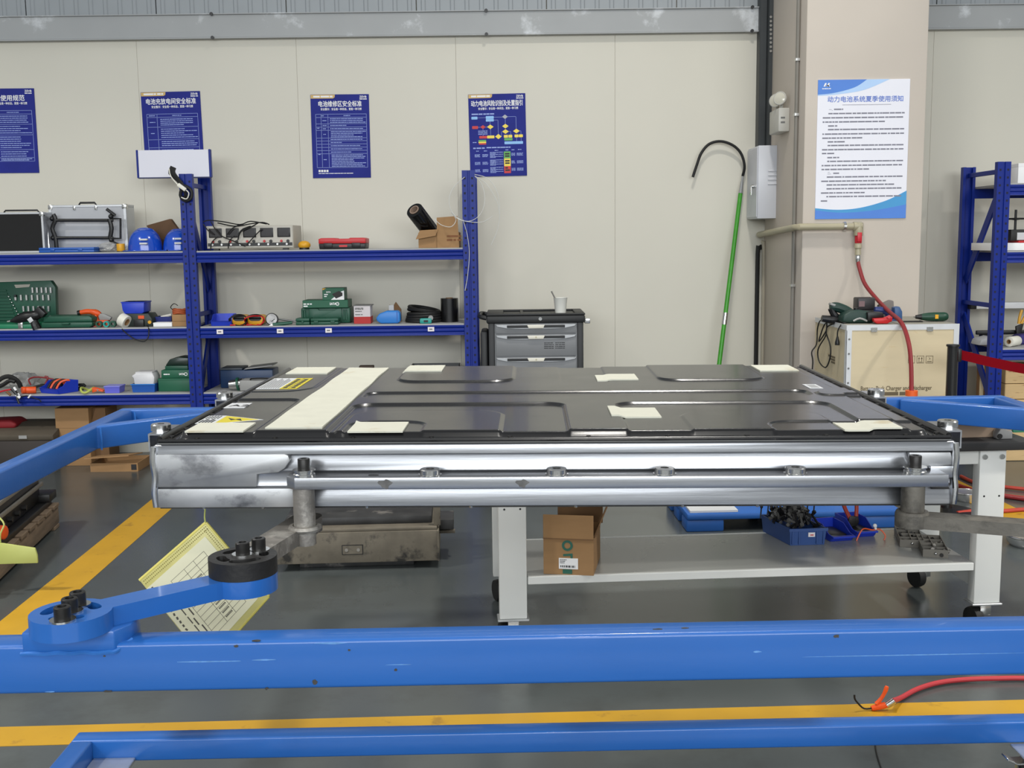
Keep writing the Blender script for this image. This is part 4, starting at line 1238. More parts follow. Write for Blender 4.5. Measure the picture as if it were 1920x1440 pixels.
# ------------------------------------------------------------------ green pole with black hook leaning on the wall
M_GPOLE = mat('green_fibreglass_pole', (60, 150, 36), 0.35, var=0.12, scale=20)
top = PY(1391, 350, YW - 0.07)
bot = PY(1340, 683, YW - 0.07)
d0 = (top - bot)
foot = Vector((bot.x - d0.x * bot.z / d0.z, YW - 0.32, 0.0))
top.y = YW - 0.05
t = thing('rescue_hook', 'green pole with a black hook leaning on the wall', 'hook pole', tuple(foot))
tp = top - foot
def lp(f):
    return tp * f
f_mid = 0.58
MB().cyl(lp(0.0), lp(0.985), 0.0165, 0.0155, n=14).build('pole', M_GPOLE, t)
fm = (PY(1350, 597, YW - 0.15).z) / top.z
MB().cyl(lp(fm - 0.022), lp(fm + 0.022), 0.019, n=14).build('ferrule', M_CHROME, t)
MB().cyl(lp(0.975), lp(1.02), 0.017, 0.012, n=14).cyl(lp(1.02), lp(1.05), 0.010, n=10).build('socket', M_CHROME, t)
hk = [lp(1.04)]
for (x, y) in ((1396, 312), (1390, 289), (1375, 273), (1352, 265), (1330, 270), (1315, 287), (1307, 308), (1299, 332)):
    hk.append(PY(x, y, YW - 0.06) - foot)
MB().tube(hk, 0.010, 10, smooth=5).build('hook', M_BLACKRUB, t)
# ------------------------------------------------------------------ things on the left rack
M_GREEN = mat('dark_green_plastic', (20, 78, 58), 0.42, var=0.08)
M_GREEN2 = mat('mid_green_card', (26, 92, 66), 0.5, var=0.05)
M_ALUCASE = mat('silver_case_frame', (196, 198, 200), 0.35, 0.7, var=0.06)
M_CASEPAN = mat('pale_grey_case_panel', (178, 180, 184), 0.5, var=0.04)
M_FELT = mat('black_case_panel', (12, 12, 13), 0.8)
M_BINBLUE = mat('bright_blue_bin', (30, 60, 190), 0.4, var=0.05)
M_HELM = mat('blue_helmet_shell', (20, 74, 186), 0.18, var=0.03, coat=0.4)
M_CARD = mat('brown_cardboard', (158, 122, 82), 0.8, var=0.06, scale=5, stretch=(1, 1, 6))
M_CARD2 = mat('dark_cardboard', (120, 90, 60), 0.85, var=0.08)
M_RED = mat('red_plastic', (192, 30, 36), 0.4, var=0.05)
M_ORANGE = mat('orange_tool_plastic', (224, 84, 28), 0.4, var=0.06)
M_YELL = mat('yellow_plastic', (218, 160, 30), 0.4, var=0.08)
M_GREYPL = mat('grey_plastic', (150, 150, 148), 0.5, var=0.05)
M_CLEAR = mat('cloudy_plastic_film', (190, 190, 188), 0.25, var=0.1, scale=20, bump=0.6, bscale=30, alpha=0.55)
M_TEAL = mat('teal_plastic', (30, 150, 140), 0.4)
M_BLUECASE = mat('blue_case_plastic', (28, 86, 170), 0.4)
M_OFFWHITE = mat('off_white_plastic', (226, 224, 212), 0.5)
def fx(x0, x1, yt, Y):
    a, b = PY(x0, yt, Y), PY(x1, yt, Y)
    return a.x, b.x, (a.z + b.z) / 2
def item(name, label, cat, x0, x1, yt, Y, zb, group=None, rz=0.0):
    """an Empty at the middle of the thing's front foot; returns it with width and height"""
    a, b, z = fx(x0, x1, yt, Y)
    return thing(name, label, cat, ((a + b) / 2, Y, zb), rz, group), b - a, z - zb

# --- top shelf
t, w, h = item('tool_case', 'black tool case with silver edges at the left end of the top shelf', 'tool case', -14, 80, 398, 7.56, ZTOP)
MB().box(-w / 2 + 0.012, w / 2 - 0.012, 0.004, 0.14, 0.012, h - 0.012).build('panel', M_FELT, t)
for (a, b_, c_, d_) in ((-w / 2, w / 2, 0, 0.014), (-w / 2, w / 2, h - 0.014, h)):
    MB().box(a, b_, 0, 0.145, c_, d_).build('edge_profile', M_ALUCASE, t, bevel=0.002, seg=1)
for s in (-1, 1):
    MB().box(s * w / 2 - (0.016 if s > 0 else 0), s * w / 2 + (0.016 if s < 0 else 0), 0, 0.145, 0.014, h - 0.014).build('edge_profile', M_ALUCASE, t, bevel=0.002, seg=1)
    MB().box(s * (w / 2 - 0.012) - 0.014, s * (w / 2 - 0.012) + 0.014, -0.002, 0.03, h - 0.028, h + 0.002).build('corner_cap', M_CHROME, t, bevel=0.003)
MB().tube([(-0.12, 0.06, h), (-0.11, 0.06, h + 0.014), (0.11, 0.06, h + 0.014), (0.12, 0.06, h)], 0.006, 8, smooth=1).build('handle', M_BLACK, t)
t, w, h = item('tool_case', 'silver aluminium tool case standing behind the black clamp frame', 'tool case', 90, 236, 384, 7.72, ZTOP)
MB().box(-w / 2 + 0.01, w / 2 - 0.012, 0.003, 0.16, 0.01, h - 0.012).build('panel', M_CASEPAN, t)
for z in (0, h - 0.016):
    MB().box(-w / 2, w / 2, 0, 0.165, z, z + 0.016).build('edge_profile', M_ALUCASE, t, bevel=0.002, seg=1)
for s in (-1, 1):
    MB().box(s * w / 2 - (0.022 if s > 0 else 0), s * w / 2 + (0.022 if s < 0 else 0), 0, 0.165, 0.016, h - 0.016).build('edge_profile', M_ALUCASE, t, bevel=0.002, seg=1)
    MB().box(s * (w / 2 - 0.014) - 0.016, s * (w / 2 - 0.014) + 0.016, -0.002, 0.04, h - 0.03, h + 0.003).build('corner_cap', M_CHROME, t, bevel=0.004)
for x in (-0.09, 0.06):
    MB().box(x - 0.008, x + 0.008, -0.006, 0.004, h - 0.034, h - 0.004).build('latch', M_CHROME, t, bevel=0.002)
MB().tube([(-0.075, 0.05, h), (-0.065, 0.05, h + 0.016), (0.035, 0.05, h + 0.016), (0.045, 0.05, h)], 0.007, 8, smooth=1).build('handle', M_BLACK, t)
# clamp frame
t = thing('clamp_frame', 'black tubular clamp frame leaning in front of the silver case', 'clamp frame', (PY(158, 470, 7.66).x, 7.66, ZTOP))
def L(x, y, Y=7.66):
    p = PY(x, y, Y)
    return (p.x - t.location.x, Y - 7.66, p.z - ZTOP)
for y in (413, 446):
    MB().cyl(L(104, y), L(212, y), 0.011, n=12).build('bar', M_BLACK, t)
MB().tube([L(100, 402), L(104, 412), L(98, 428), L(104, 446), L(106, 466)], 0.015, 8).build('side_arm', M_BLACK, t)
MB().tube([L(205, 411), L(209, 428), L(206, 447)], 0.016, 8).build('side_arm', M_BLACK, t)
MB().tube([L(206, 410), L(226, 410), L(226, 447), L(206, 447)], 0.008, 8, smooth=1).build('hand_loop', M_BLACK, t)
for q in ((98, 410), (100, 446), (208, 406), (209, 450)):
    MB().ball(L(*q), 0.018, 10, 8).build('joint_knob', M_BLACK, t)
MB().cyl(L(200, 392), L(216, 404), 0.011, n=10).build('clamp_jaw', M_BLACK, t)
MB().cyl(L(206, 452), L(224, 460), 0.011, n=10).build('clamp_jaw', M_BLACK, t)
for (x, y) in ((82, 400), (86, 402)):
    MB().cyl(L(x, 398, 7.64), L(x + 6, 465, 7.62), 0.006, n=8).build('guide_rod', M_CHROME, t)
t, w, h = item('flat_case', 'flat blue plastic case at the front of the top shelf', 'tool case', 72, 176, 464, 7.52, ZTOP)
MB().box(-w / 2, w / 2, 0, 0.2, 0, h * 0.5).build('base', M_BLUECASE, t, bevel=0.004)
MB().box(-w / 2, w / 2, 0.002, 0.2, h * 0.52, h).build('lid', M_BLUECASE, t, bevel=0.004)
for s in (-0.25, 0.25):
    MB().box(s * w - 0.015, s * w + 0.015, -0.004, 0.002, h * 0.3, h * 0.75).build('latch', M_BLUECASE, t, bevel=0.002)
def crumple(name, label, cat, x0, x1, yt, Y, zb, m, d=0.12, seed=1, group=None):
    t, w, h = item(name, label, cat, x0, x1, yt, Y, zb, group)
    r = random.Random(seed)
    bm = bmesh.new()
    bmesh.ops.create_icosphere(bm, subdivisions=3, radius=1.0)
    for v in bm.verts:
        k = 1 + r.uniform(-0.22, 0.16)
        z = v.co.z * k
        v.co = (v.co.x * k * w / 2, v.co.y * k * d / 2 + d / 2, max(0, h * 0.42 + z * h * 0.52))
    me = bpy.data.meshes.new(name)
    bm.to_mesh(me)
    bm.free()
    me.materials.append(m)
    o = bpy.data.objects.new('film', me)
    COL.objects.link(o)
    o.parent = t
    return t
crumple('plastic_bag', 'crumpled clear plastic bag beside the flat blue case', 'plastic bag', 178, 218, 453, 7.58, ZTOP, M_CLEAR, seed=5)
t, w, h = item('tape_puck', 'small yellow tape puck left of the first helmet', 'tape', 216, 231, 458, 7.57, ZTOP)
MB().lathe([(w * 0.2, 0), (w / 2, 0), (w / 2, h), (w * 0.2, h), (w * 0.2, 0)], 16, (0, w / 2, 0.004)).build('roll', M_YELL, t, bevel=0.002)
MB().cyl((0, w / 2, 0.0), (0, w / 2, 0.004), w * 0.52, n=16).build('base', M_BLACK, t)
def helmet(x0, x1, yt, Y, label, ang, zb=ZTOP):
    t, w, h = item('safety_helmet', label, 'helmet', x0, x1, yt, Y, zb, 'blue safety helmets')
    R = w / 2
    g, f = [], []
    n, m = 28, 10
    for j in range(m + 1):
        a = math.pi / 2 * j / m
        for i in range(n):
            p = 2 * math.pi * i / n
            r = R * math.cos(a) ** 0.75
            z = h * math.sin(a) ** 0.95
            ridge = 0.006 * max(0, 1 - abs(math.sin(p)) * 3) * math.sin(a)
            g.append((r * math.cos(p) * 1.08, R + r * math.sin(p), z + ridge + 0.006))
    for j in range(m):
        for i in range(n):
            f.append((j * n + i, j * n + (i + 1) % n, (j + 1) * n + (i + 1) % n, (j + 1) * n + i))
    k = len(g)
    for j in range(m + 1):
        for i in range(n):
            x, y, z = g[j * n + i]
            g.append((x * 0.97, R + (y - R) * 0.97, z - 0.004))
    for j in range(m):
        for i in range(n):
            f.append((k + j * n + i, k + (j + 1) * n + i, k + (j + 1) * n + (i + 1) % n, k + j * n + (i + 1) % n))
    for i in range(n):
        f.append((i, k + i, k + (i + 1) % n, (i + 1) % n))
    MB().add(g, f).build('shell', M_HELM, t)
    pts_o, pts_i = [], []
    for i in range(13):
        p = math.pi + ang - 1.2 + 2.4 * i / 12
        e = 0.055 * math.cos((i - 6) / 6 * math.pi / 2) + 0.006
        pts_o.append(((R * 1.08 + e) * math.cos(p), R + (R + e * 0.4) * math.sin(p)))
        pts_i.append((R * 1.02 * math.cos(p), R + R * 0.95 * math.sin(p)))
    MB().prism(pts_o + pts_i[::-1], 0.002, 0.008, 'z').build('brim', M_HELM, t, bevel=0.002)
    b = MB()
    return t, w, h, R
t, w, h, R = helmet(231, 291, 430, 7.56, 'blue safety helmet lying nearest the clamp frame', 0.55)
for i, (dx, dz) in enumerate(((0.012, 0.075), (0.012, 0.048))):
    MB().box(0.0, 0.05, -0.002 + R - math.sqrt(max(0, R * R * 0.86)) - 0.012 - i * 0.006, R * 0.3, dz, dz + 0.012).build('shell_print', M_LABW, t)
t, w, h, R = helmet(299, 352, 432, 7.565, 'blue safety helmet beside the rack post, brim over the shelf edge', 0.95)
for i, (dx, dz) in enumerate(((0.012, 0.078), (0.012, 0.048))):
    MB().box(0.005, 0.05, R - math.sqrt(R * R * 0.86) - 0.014 - i * 0.006, R * 0.3, dz, dz + 0.012).build('shell_print', M_LABW, t)
MB().tube([(-0.05, 0.0, 0.004), (-0.03, -0.045, -0.01), (0.03, -0.04, -0.05), (0.06, -0.035, -0.035), (0.065, 0.01, 0.004)], 0.008, 6).build('chin_strap', M_BLACK, t)
t = thing('paper_bag', 'brown folded paper bag propped behind the helmets', 'paper bag', (PY(305, 474, 7.8).x, 7.8, ZTOP))
pts = [(PY(x, y, 7.8).x - t.location.x, PY(x, y, 7.8).z - ZTOP) for x, y in ((275, 423), (321, 410), (334, 428), (342, 474), (300, 474), (292, 444))]
MB().prism(pts, -0.02, 0.03, 'y').build('bag', mat('brown_bag_paper', (92, 66, 42), 0.8, var=0.12), t, bevel=0.008)
# sign board on top of the rack
t = thing('sign_board', 'white rectangular board with navy edges standing above the rack post', 'board', (PY(327, 333, 7.72).x, 7.72, PY(327, 333, 7.72).z))
w, h = PY(395, 307, 7.72).x - PY(259, 307, 7.72).x, PY(327, 281, 7.72).z - PY(327, 333, 7.72).z
MB().box(-w / 2 + 0.008, w / 2 - 0.008, 0, 0.03, 0.004, h).build('face', mat('white_board_face', (222, 222, 232), 0.4, var=0.01), t)
for s in (-1, 1):
    MB().box(s * w / 2 - 0.006, s * w / 2 + 0.006, -0.004, 0.034, 0, h + 0.002).build('edge_strip', M_RBLUE, t, bevel=0.002, seg=1)
MB().box(-w / 2, w / 2, -0.003, 0.033, -0.004, 0.004).build('bottom_strip', mat('navy_strip', (40, 48, 90), 0.5), t)
MB().box(0.02, 0.06, 0.03, 0.05, 1.93 - t.location.z, h * 0.5).build('bracket', M_RBLUE, t)
# cable bundle on the post
t = thing('cable_bundle', 'black cable bundle with white plug hung on the rack post', 'cable', (XP1, YF, PY(350, 340, YF).z))
def L(x, y, Y=YF - 0.03):
    p = PY(x, y, Y)
    return (p.x - t.location.x, Y - YF, p.z - t.location.z)
b = MB()
for i in range(4):
    b.tube([L(322 + 2 * i, 312 + i), L(318 + i * 3, 325, YF - 0.04), L(334 + i * 3, 340 + i * 2), L(345 + i, 358, YF - 0.05), L(352 - 2 * i, 372)], 0.009, 7)
b.build('black_cable', M_BLACKRUB, t)['kind'] = 'stuff'
MB().tube([L(343, 350), L(338, 366), L(346, 376), L(358, 372), L(359, 358), L(350, 350)], 0.011, 7, closed=True).build('coil', M_BLACKRUB, t)
MB().tube([L(317, 316, YF - 0.06), L(320, 330, YF - 0.06), L(332, 345, YF - 0.06), L(336, 348, YF - 0.06)], 0.004, 6).build('white_lead', M_OFFWHITE, t)
MB().tube([L(346, 354, YF - 0.06), L(354, 362, YF - 0.06), L(350, 373, YF - 0.06), L(340, 370, YF - 0.06)], 0.004, 6).build('white_lead', M_OFFWHITE, t)
pl = L(341, 351, YF - 0.065)
MB().cbox(pl, (0.062, 0.02, 0.024), ry=0.65).build('plug', M_OFFWHITE, t, bevel=0.003)
# power supply
t, w, h = item('bench_power_supply', 'grey five-screen bench power supply with tangled leads on top', 'power supply', 386, 549, 423, 7.54, ZTOP)
M_PSU = mat('warm_grey_enamel', (176, 172, 160), 0.5, var=0.04)
MB().box(-w / 2, w / 2, 0.004, 0.30, 0.012, h).build('body', M_PSU, t, bevel=0.004)
MB().box(-w / 2 + 0.006, w / 2 - 0.006, 0.0, 0.006, 0.018, h - 0.006).build('front_panel', mat('pale_grey_panel', (188, 184, 174), 0.5), t, bevel=0.001, seg=1)
M_SCREEN = mat('dark_meter_glass', (44, 42, 44), 0.15)
for i in range(5):
    cx = -w / 2 + w * (0.105 + 0.197 * i)
    o = MB().box(cx - w * 0.075, cx + w * 0.075, -0.005, 0.002, h * 0.52, h * 0.90).build('meter', M_BLACK, t, bevel=0.003)
    MB().box(cx - w * 0.062, cx + w * 0.062, -0.0062, -0.004, h * 0.56, h * 0.86).build('meter_glass', M_SCREEN, o)
    for dx, m_, r in ((-w * 0.03, M_RED, 0.009), (w * 0.045, M_BLACK, 0.011)):
        MB().cyl((cx + dx, 0.002, h * 0.36), (cx + dx, -0.012, h * 0.36), r, r * 0.85, n=14).build('knob', m_, t)
MB().box(-w / 2 + 0.008, w / 2 - 0.008, -0.002, 0.002, 0.028, 0.05).build('terminal_strip', M_BLACK, t)
for i in range(9):
    MB().cyl((-w / 2 + w * (0.07 + 0.107 * i), 0, 0.039), (-w / 2 + w * (0.07 + 0.107 * i), -0.014, 0.039), 0.007, n=10).build('terminal', M_CHROME if i % 2 else M_WHITE, t)
for s in (-1, 1):
    MB().box(s * w * 0.4 - 0.018, s * w * 0.4 + 0.018, 0.01, 0.05, 0, 0.013).build('foot', M_BLACK, t)
def L(x, y, Y=7.53):
    p = PY(x, y, Y)
    return (p.x - t.location.x, Y - 7.54, p.z - ZTOP)
r = random.Random(2)
cabs = [((381, 416), (392, 413), (420, 416), (450, 421), (470, 415), (500, 420)), ((395, 415), (412, 440), (438, 452), (460, 462)), ((450, 421), (436, 428), (426, 440)), ((470, 424), (455, 430), (448, 438)),
        ((395, 470), (397, 455), (408, 444)), ((428, 466), (430, 452), (440, 442)), ((462, 460), (476, 444), (490, 430)), ((408, 418), (440, 424), (468, 420), (492, 417), (505, 421)), ((381, 420), (390, 432), (400, 440)), ((484, 418), (470, 426), (452, 434), (446, 450))]
for i, c_ in enumerate(cabs):
    MB().tube([L(x, y, 7.515 + r.uniform(-0.012, 0.01)) for x, y in c_], 0.0042, 6, smooth=4).build('test_lead', M_BLACKRUB, t)
t, w, h = item('tape_ball', 'small yellow tape ball right of the power supply', 'tape', 556, 580, 452, 7.56, ZTOP)
MB().ball((0, w / 2, h * 0.52), w / 2, 16, 12, 1, 1, h / w * 1.04).build('ball', M_YELL, t)
MB().cyl((0, w / 2, 0.0), (0, w / 2, 0.012), w * 0.4, n=16).build('base', M_BLACK, t)
t, w, h = item('toolbox', 'red and black toolbox alone on the top shelf', 'toolbox', 597, 685, 446, 7.56, ZTOP)
MB().prism([(-w / 2 + 0.004, 0), (w / 2 - 0.004, 0), (w / 2, h * 0.5), (-w / 2, h * 0.5)], 0, 0.2, 'y').build('base', M_BLACK, t, bevel=0.005)
MB().prism([(-w / 2, h * 0.5), (w / 2, h * 0.5), (w / 2, h * 0.92), (w / 2 - 0.02, h), (w * 0.17, h), (w * 0.15, h * 0.93), (-w * 0.15, h * 0.93), (-w * 0.17, h), (-w / 2 + 0.02, h), (-w / 2, h * 0.92)], -0.003, 0.203, 'y').build('lid', M_RED, t, bevel=0.003)
for s in (-0.3, 0.3):
    MB().box(s * w - 0.03, s * w + 0.03, -0.008, 0, h * 0.15, h * 0.55).build('latch', M_BLACK, t, bevel=0.003)
MB().box(-0.02, 0.035, -0.004, 0.0, h * 0.18, h * 0.36).build('badge', M_RED, t)
# carton and film roll
t = thing('carton', 'open brown carton with a film roll at the rack end', 'carton', (PY(822, 468, 7.56).x, 7.56, ZTOP))
def L(x, y, Y=7.56):
    p = PY(x, y, Y)
    return (p.x - t.location.x, p.z - ZTOP)
x0, x1 = L(785, 468)[0], L(861, 468)[0]
hz = L(800, 436)[1]
b = MB().open_box(x0, x1, 0, 0.26, 0, hz, 0.006)
b.build('body', M_CARD, t)
z2 = L(840, 405)[1]
MB().prism([L(820, 467), L(861, 464), L(858, 405), L(819, 408)], -0.012, -0.006, 'y').build('flap', M_CARD, t)
MB().prism([L(780, 449), L(817, 442), L(822, 430), L(788, 432)], -0.03, -0.024, 'y').build('flap', M_CARD, t)
b = MB()
for k in range(2):
    dashes(b, L(829, 0)[0], L(857, 0)[0], L(840, 443 + k * 7)[1], 0.014, -0.0128, 70 + k)
b.build('carton_print', mat('brown_carton_ink', (128, 84, 52), 0.8), t, smooth=False)['kind'] = 'stuff'
c0, c1 = PY(777, 394, 7.54), PY(812, 440, 7.72)
ax = (c1 - c0).normalized()
t2 = thing('film_roll', 'black stretch film roll poking out of the carton', 'film roll', tuple(c0))
ln = (c1 - c0).length
MB().lathe([(0.034, 0.0), (0.058, 0.0), (0.06, 0.004), (0.06, ln), (0.034, ln), (0.034, 0)], 28, (0, 0, 0), ax).build('film', mat('glossy_black_film', (10, 10, 11), 0.18), t2)
MB().lathe([(0.028, -0.006), (0.034, -0.006), (0.034, ln), (0.028, ln), (0.028, -0.006)], 24, (0, 0, 0), ax).build('core', mat('cardboard_core', (150, 128, 112), 0.8), t2)
# wire coil on the end post
t = thing('wire_coil', 'thin white wire coil hung on the rack end post', 'wire', (XP2, YF - 0.02, PY(881, 340, YF).z))
def L(x, y, Y):
    p = PY(x, y, Y)
    return (p.x - t.location.x, Y - t.location.y, p.z - t.location.z)
M_WIRE = mat('white_thin_wire', (205, 205, 200), 0.4)
b1 = [L(871, 332, 7.47), L(850, 352, 7.46), L(842, 375, 7.45), L(848, 398, 7.45), L(866, 413, 7.45), L(886, 413, 7.45), L(903, 398, 7.45), L(909, 372, 7.46), L(903, 345, 7.47), L(890, 330, 7.48)]
b2 = [L(890, 327, 7.48), L(915, 335, 7.46), L(932, 360, 7.45), L(937, 395, 7.45), L(933, 430, 7.45), L(921, 459, 7.45)]
b3 = [L(890, 330, 7.48), L(912, 345, 7.46), L(932, 378, 7.45), L(936, 400, 7.45)]
b4 = [L(815, 411, 7.5), L(828, 422, 7.48), L(846, 425, 7.46), L(855, 412, 7.46), L(846, 398, 7.46), L(858, 410, 7.45), L(880, 416, 7.45), L(905, 416, 7.45), L(924, 405, 7.45)]
b5 = [L(868, 412, 7.45), L(876, 440, 7.47), L(880, 475, 7.47), L(877, 515, 7.47), L(872, 545, 7.47)]
for q in (b1, b2, b3, b4, b5):
    MB().tube(q, 0.0022, 6, smooth=6).build('wire', M_WIRE, t)

# --- middle shelf, left bay
t, w, h = item('socket_set', 'open green socket set case standing at the left of the middle shelf', 'socket set', -40, 103, 527, 7.76, ZMID)
ln = 0.04
MB().prism([(-w / 2, 0), (w / 2 - 0.01, 0), (w / 2, h * 0.85), (w / 2 - 0.03, h), (-w / 2, h * 0.97)], 0.0, 0.05, 'y').build('lid', M_GREEN, t, bevel=0.005)
def L(x, y, Y=7.76):
    p = PY(x, y, Y)
    return (p.x - t.location.x, p.z - ZMID)
MB().prism([L(27, 534), L(57, 533), L(55, 538), L(30, 540)], -0.003, 0.002, 'y').build('grip_opening', M_SEAM, t, smooth=False)
sk = None
for row, (n, y, x0, x1) in enumerate(((7, 557, 30, 92), (6, 578, 45, 92), (5, 543, 62, 96))):
    for i in range(n):
        q = L(x0 + (x1 - x0) * i / (n - 1), y)
        if sk is None:
            sk = MB().cyl((0, 0, -0.022), (0, 0, 0.016), 0.009, n=10).build('socket', M_CHROME, t, loc=(q[0], -0.008, q[1]))
            MB().cyl((0, 0, 0.0), (0, 0, 0.0165), 0.0095, n=10).build('socket_band', M_BLACK, sk)
        else:
            s_ = share(sk, 'socket', t, (q[0], -0.008, q[1]))
for k in range(12):
    y = 543 + k * 6
    MB().prism([L(-5, y), L(12 + k * 2, y), L(13 + k * 2, y + 3), L(-5, y + 3)], -0.007, 0.0, 'y').build('spanner_slot', M_GREEN, t, bevel=0.001, seg=1)
for k in range(8):
    q = L(17 + k * 3, 556 + k * 5.5)
    MB().ball((q[0], -0.006, q[1]), 0.007, 8, 6).build('spanner_end', M_CHROME, t)
a0, a1 = L(-40, 620, 7.53)[0], L(62, 620, 7.53)[0]
MB().box(a0, a1, -0.23, 0.0, 0.0, L(30, 608, 7.53)[1]).build('base', mat('bright_green_plastic', (24, 120, 84), 0.4), t, bevel=0.005)
q = L(39, 615, 7.53)[0]
MB().box(q - 0.016, q + 0.016, -0.236, -0.228, 0.002, 0.05).build('latch', M_CHROME, t, bevel=0.002)
# impact driver
t = thing('impact_driver', 'black impact driver lying before the socket set', 'power tool', (PY(55, 620, 7.53).x, 7.53, ZMID))
def L(x, y, Y=7.53):
    p = PY(x, y, Y)
    return (p.x - t.location.x, Y - 7.53, p.z - ZMID)
MB().tube([L(20, 602), L(30, 600), L(48, 594), L(64, 592), L(76, 588)], [0.008, 0.012, 0.016, 0.024, 0.03, 0.034, 0.036, 0.036, 0.034, 0.036, 0.034, 0.03, 0.02], 12).build('motor_housing', M_BLACK, t)
MB().tube([L(62, 596), L(66, 608), L(70, 617)], [0.028, 0.026, 0.026, 0.03, 0.03, 0.03], 10).build('grip', M_BLACK, t)
MB().cbox(L(77, 585), (0.07, 0.05, 0.045), ry=0.8).build('battery', M_BLACK, t, bevel=0.005)
MB().cbox(L(57, 600, 7.495), (0.032, 0.006, 0.032), ry=-0.6).build('sticker', M_LABW, t, bevel=0.002)
MB().cyl(L(14, 603), L(21, 601.5), 0.006, n=8).build('chuck', M_CHROME, t)
t, w, h = item('tool_case', 'closed dark green clamshell case in front on the middle shelf', 'tool case', 76, 172, 593, 7.53, ZMID)
MB().prism([(-w / 2, 0.003), (w / 2 - 0.02, 0.003), (w / 2, h * 0.2), (w / 2, h * 0.48), (-w / 2, h * 0.48)], 0, 0.22, 'y').build('base', M_GREEN, t, bevel=0.006)
MB().prism([(-w / 2 + 0.015, h * 0.5), (w / 2, h * 0.5), (w / 2, h * 0.85), (w / 2 - 0.02, h), (-w / 2 + 0.02, h)], 0, 0.22, 'y').build('lid', M_GREEN, t, bevel=0.006)
MB().tube([(-0.03, -0.002, h * 0.38), (-0.028, -0.012, h * 0.36), (0.02, -0.012, h * 0.36), (0.022, -0.002, h * 0.38)], 0.006, 8, smooth=1).build('handle', M_GREEN, t)
t = thing('electric_shear', 'orange electric shear lying behind the green clamshell case', 'power tool', (PY(185, 618, 7.65).x, 7.65, ZMID))
def L(x, y, Y=7.65):
    p = PY(x, y, Y)
    return (p.x - t.location.x, Y - 7.65, p.z - ZMID)
MB().tube([L(150, 586), L(165, 584), L(178, 586), L(188, 590)], [0.016, 0.016, 0.018, 0.018, 0.018, 0.02, 0.024, 0.024, 0.02, 0.016], 10).build('handle', M_ORANGE, t)
MB().cyl(L(146, 587), L(151, 586), 0.018, n=10).build('end_cap', M_BLACK, t)
MB().prism([(L(172, 592)[0], L(172, 592)[2]), (L(183, 590)[0], L(183, 590)[2]), (L(186, 600)[0], L(186, 600)[2]), (L(205, 602)[0], L(205, 600)[2]), (L(205, 612)[0], L(205, 612)[2]), (L(178, 616)[0], 0.001), (L(170, 610)[0], L(170, 610)[2])], -0.025, 0.025, 'y').build('body', M_ORANGE, t, bevel=0.006)
MB().prism([(L(184, 587)[0], L(184, 587)[2]), (L(198, 589)[0], L(198, 589)[2]), (L(210, 595)[0], L(210, 595)[2]), (L(207, 600)[0], L(207, 600)[2]), (L(188, 600)[0], L(188, 600)[2])], -0.015, 0.015, 'y').build('blade_guard', M_GREYPL, t, bevel=0.004)
MB().cyl(L(179, 608, 7.62), L(179, 608, 7.61), 0.022, n=16).build('pivot_knob', M_ORANGE, t)
t = thing('hose_clamp', 'dark teal hose clamps in a row left of the tape roll', 'clamp', (PY(198, 620, 7.56).x, 7.56, ZMID))
for i, x in enumerate((186, 200, 212)):
    p = PY(x, 612, 7.56)
    MB().ring((p.x - t.location.x, -0.01, 0.022), (0, 1, 0), 0.022, 0.012, 0.03, 14).build('clamp_ring', M_TEAL if i == 1 else M_GREEN, t)
p = PY(230, 606, 7.52)
t = thing('tape_roll', 'white tape roll tilted on the shelf edge by the blue bin', 'tape', (p.x, p.y, ZMID))
MB().lathe([(0.024, -0.026), (0.046, -0.026), (0.046, 0.026), (0.024, 0.026), (0.024, -0.026)], 28, (0, 0.03, 0.0445), (0.9, -0.28, -0.45)).build('tape', M_OFFWHITE, t, bevel=0.002)
MB().lathe([(0.0215, -0.027), (0.024, -0.027), (0.024, 0.027), (0.0215, 0.027), (0.0215, -0.027)], 24, (0, 0.03, 0.0445), (0.9, -0.28, -0.45)).build('core', M_CARD, t)
t, w, h = item('battery_charger', 'dark green charger box with an orange label on the middle shelf', 'charger', 234, 284, 588, 7.58, ZMID)
MB().prism([(-w / 2, 0), (w / 2, 0), (w / 2, h * 0.6), (w * 0.38, h), (-w / 2, h)], 0, 0.16, 'y').build('body', mat('dark_olive_plastic', (34, 44, 40), 0.5), t, bevel=0.006)
MB().box(-w * 0.15, w * 0.22, -0.02, 0, 0.0, h * 0.55).build('battery', M_BLACK, t, bevel=0.004)
MB().box(0.0, w * 0.22, -0.004, 0.001, h * 0.6, h * 0.85).build('label', M_ORANGE, t)
MB().cyl((w * 0.42, -0.006, 0.03), (w * 0.42, 0.0, 0.03), 0.012, n=12).build('knob', M_YELL, t)
ztp = ZMID + h
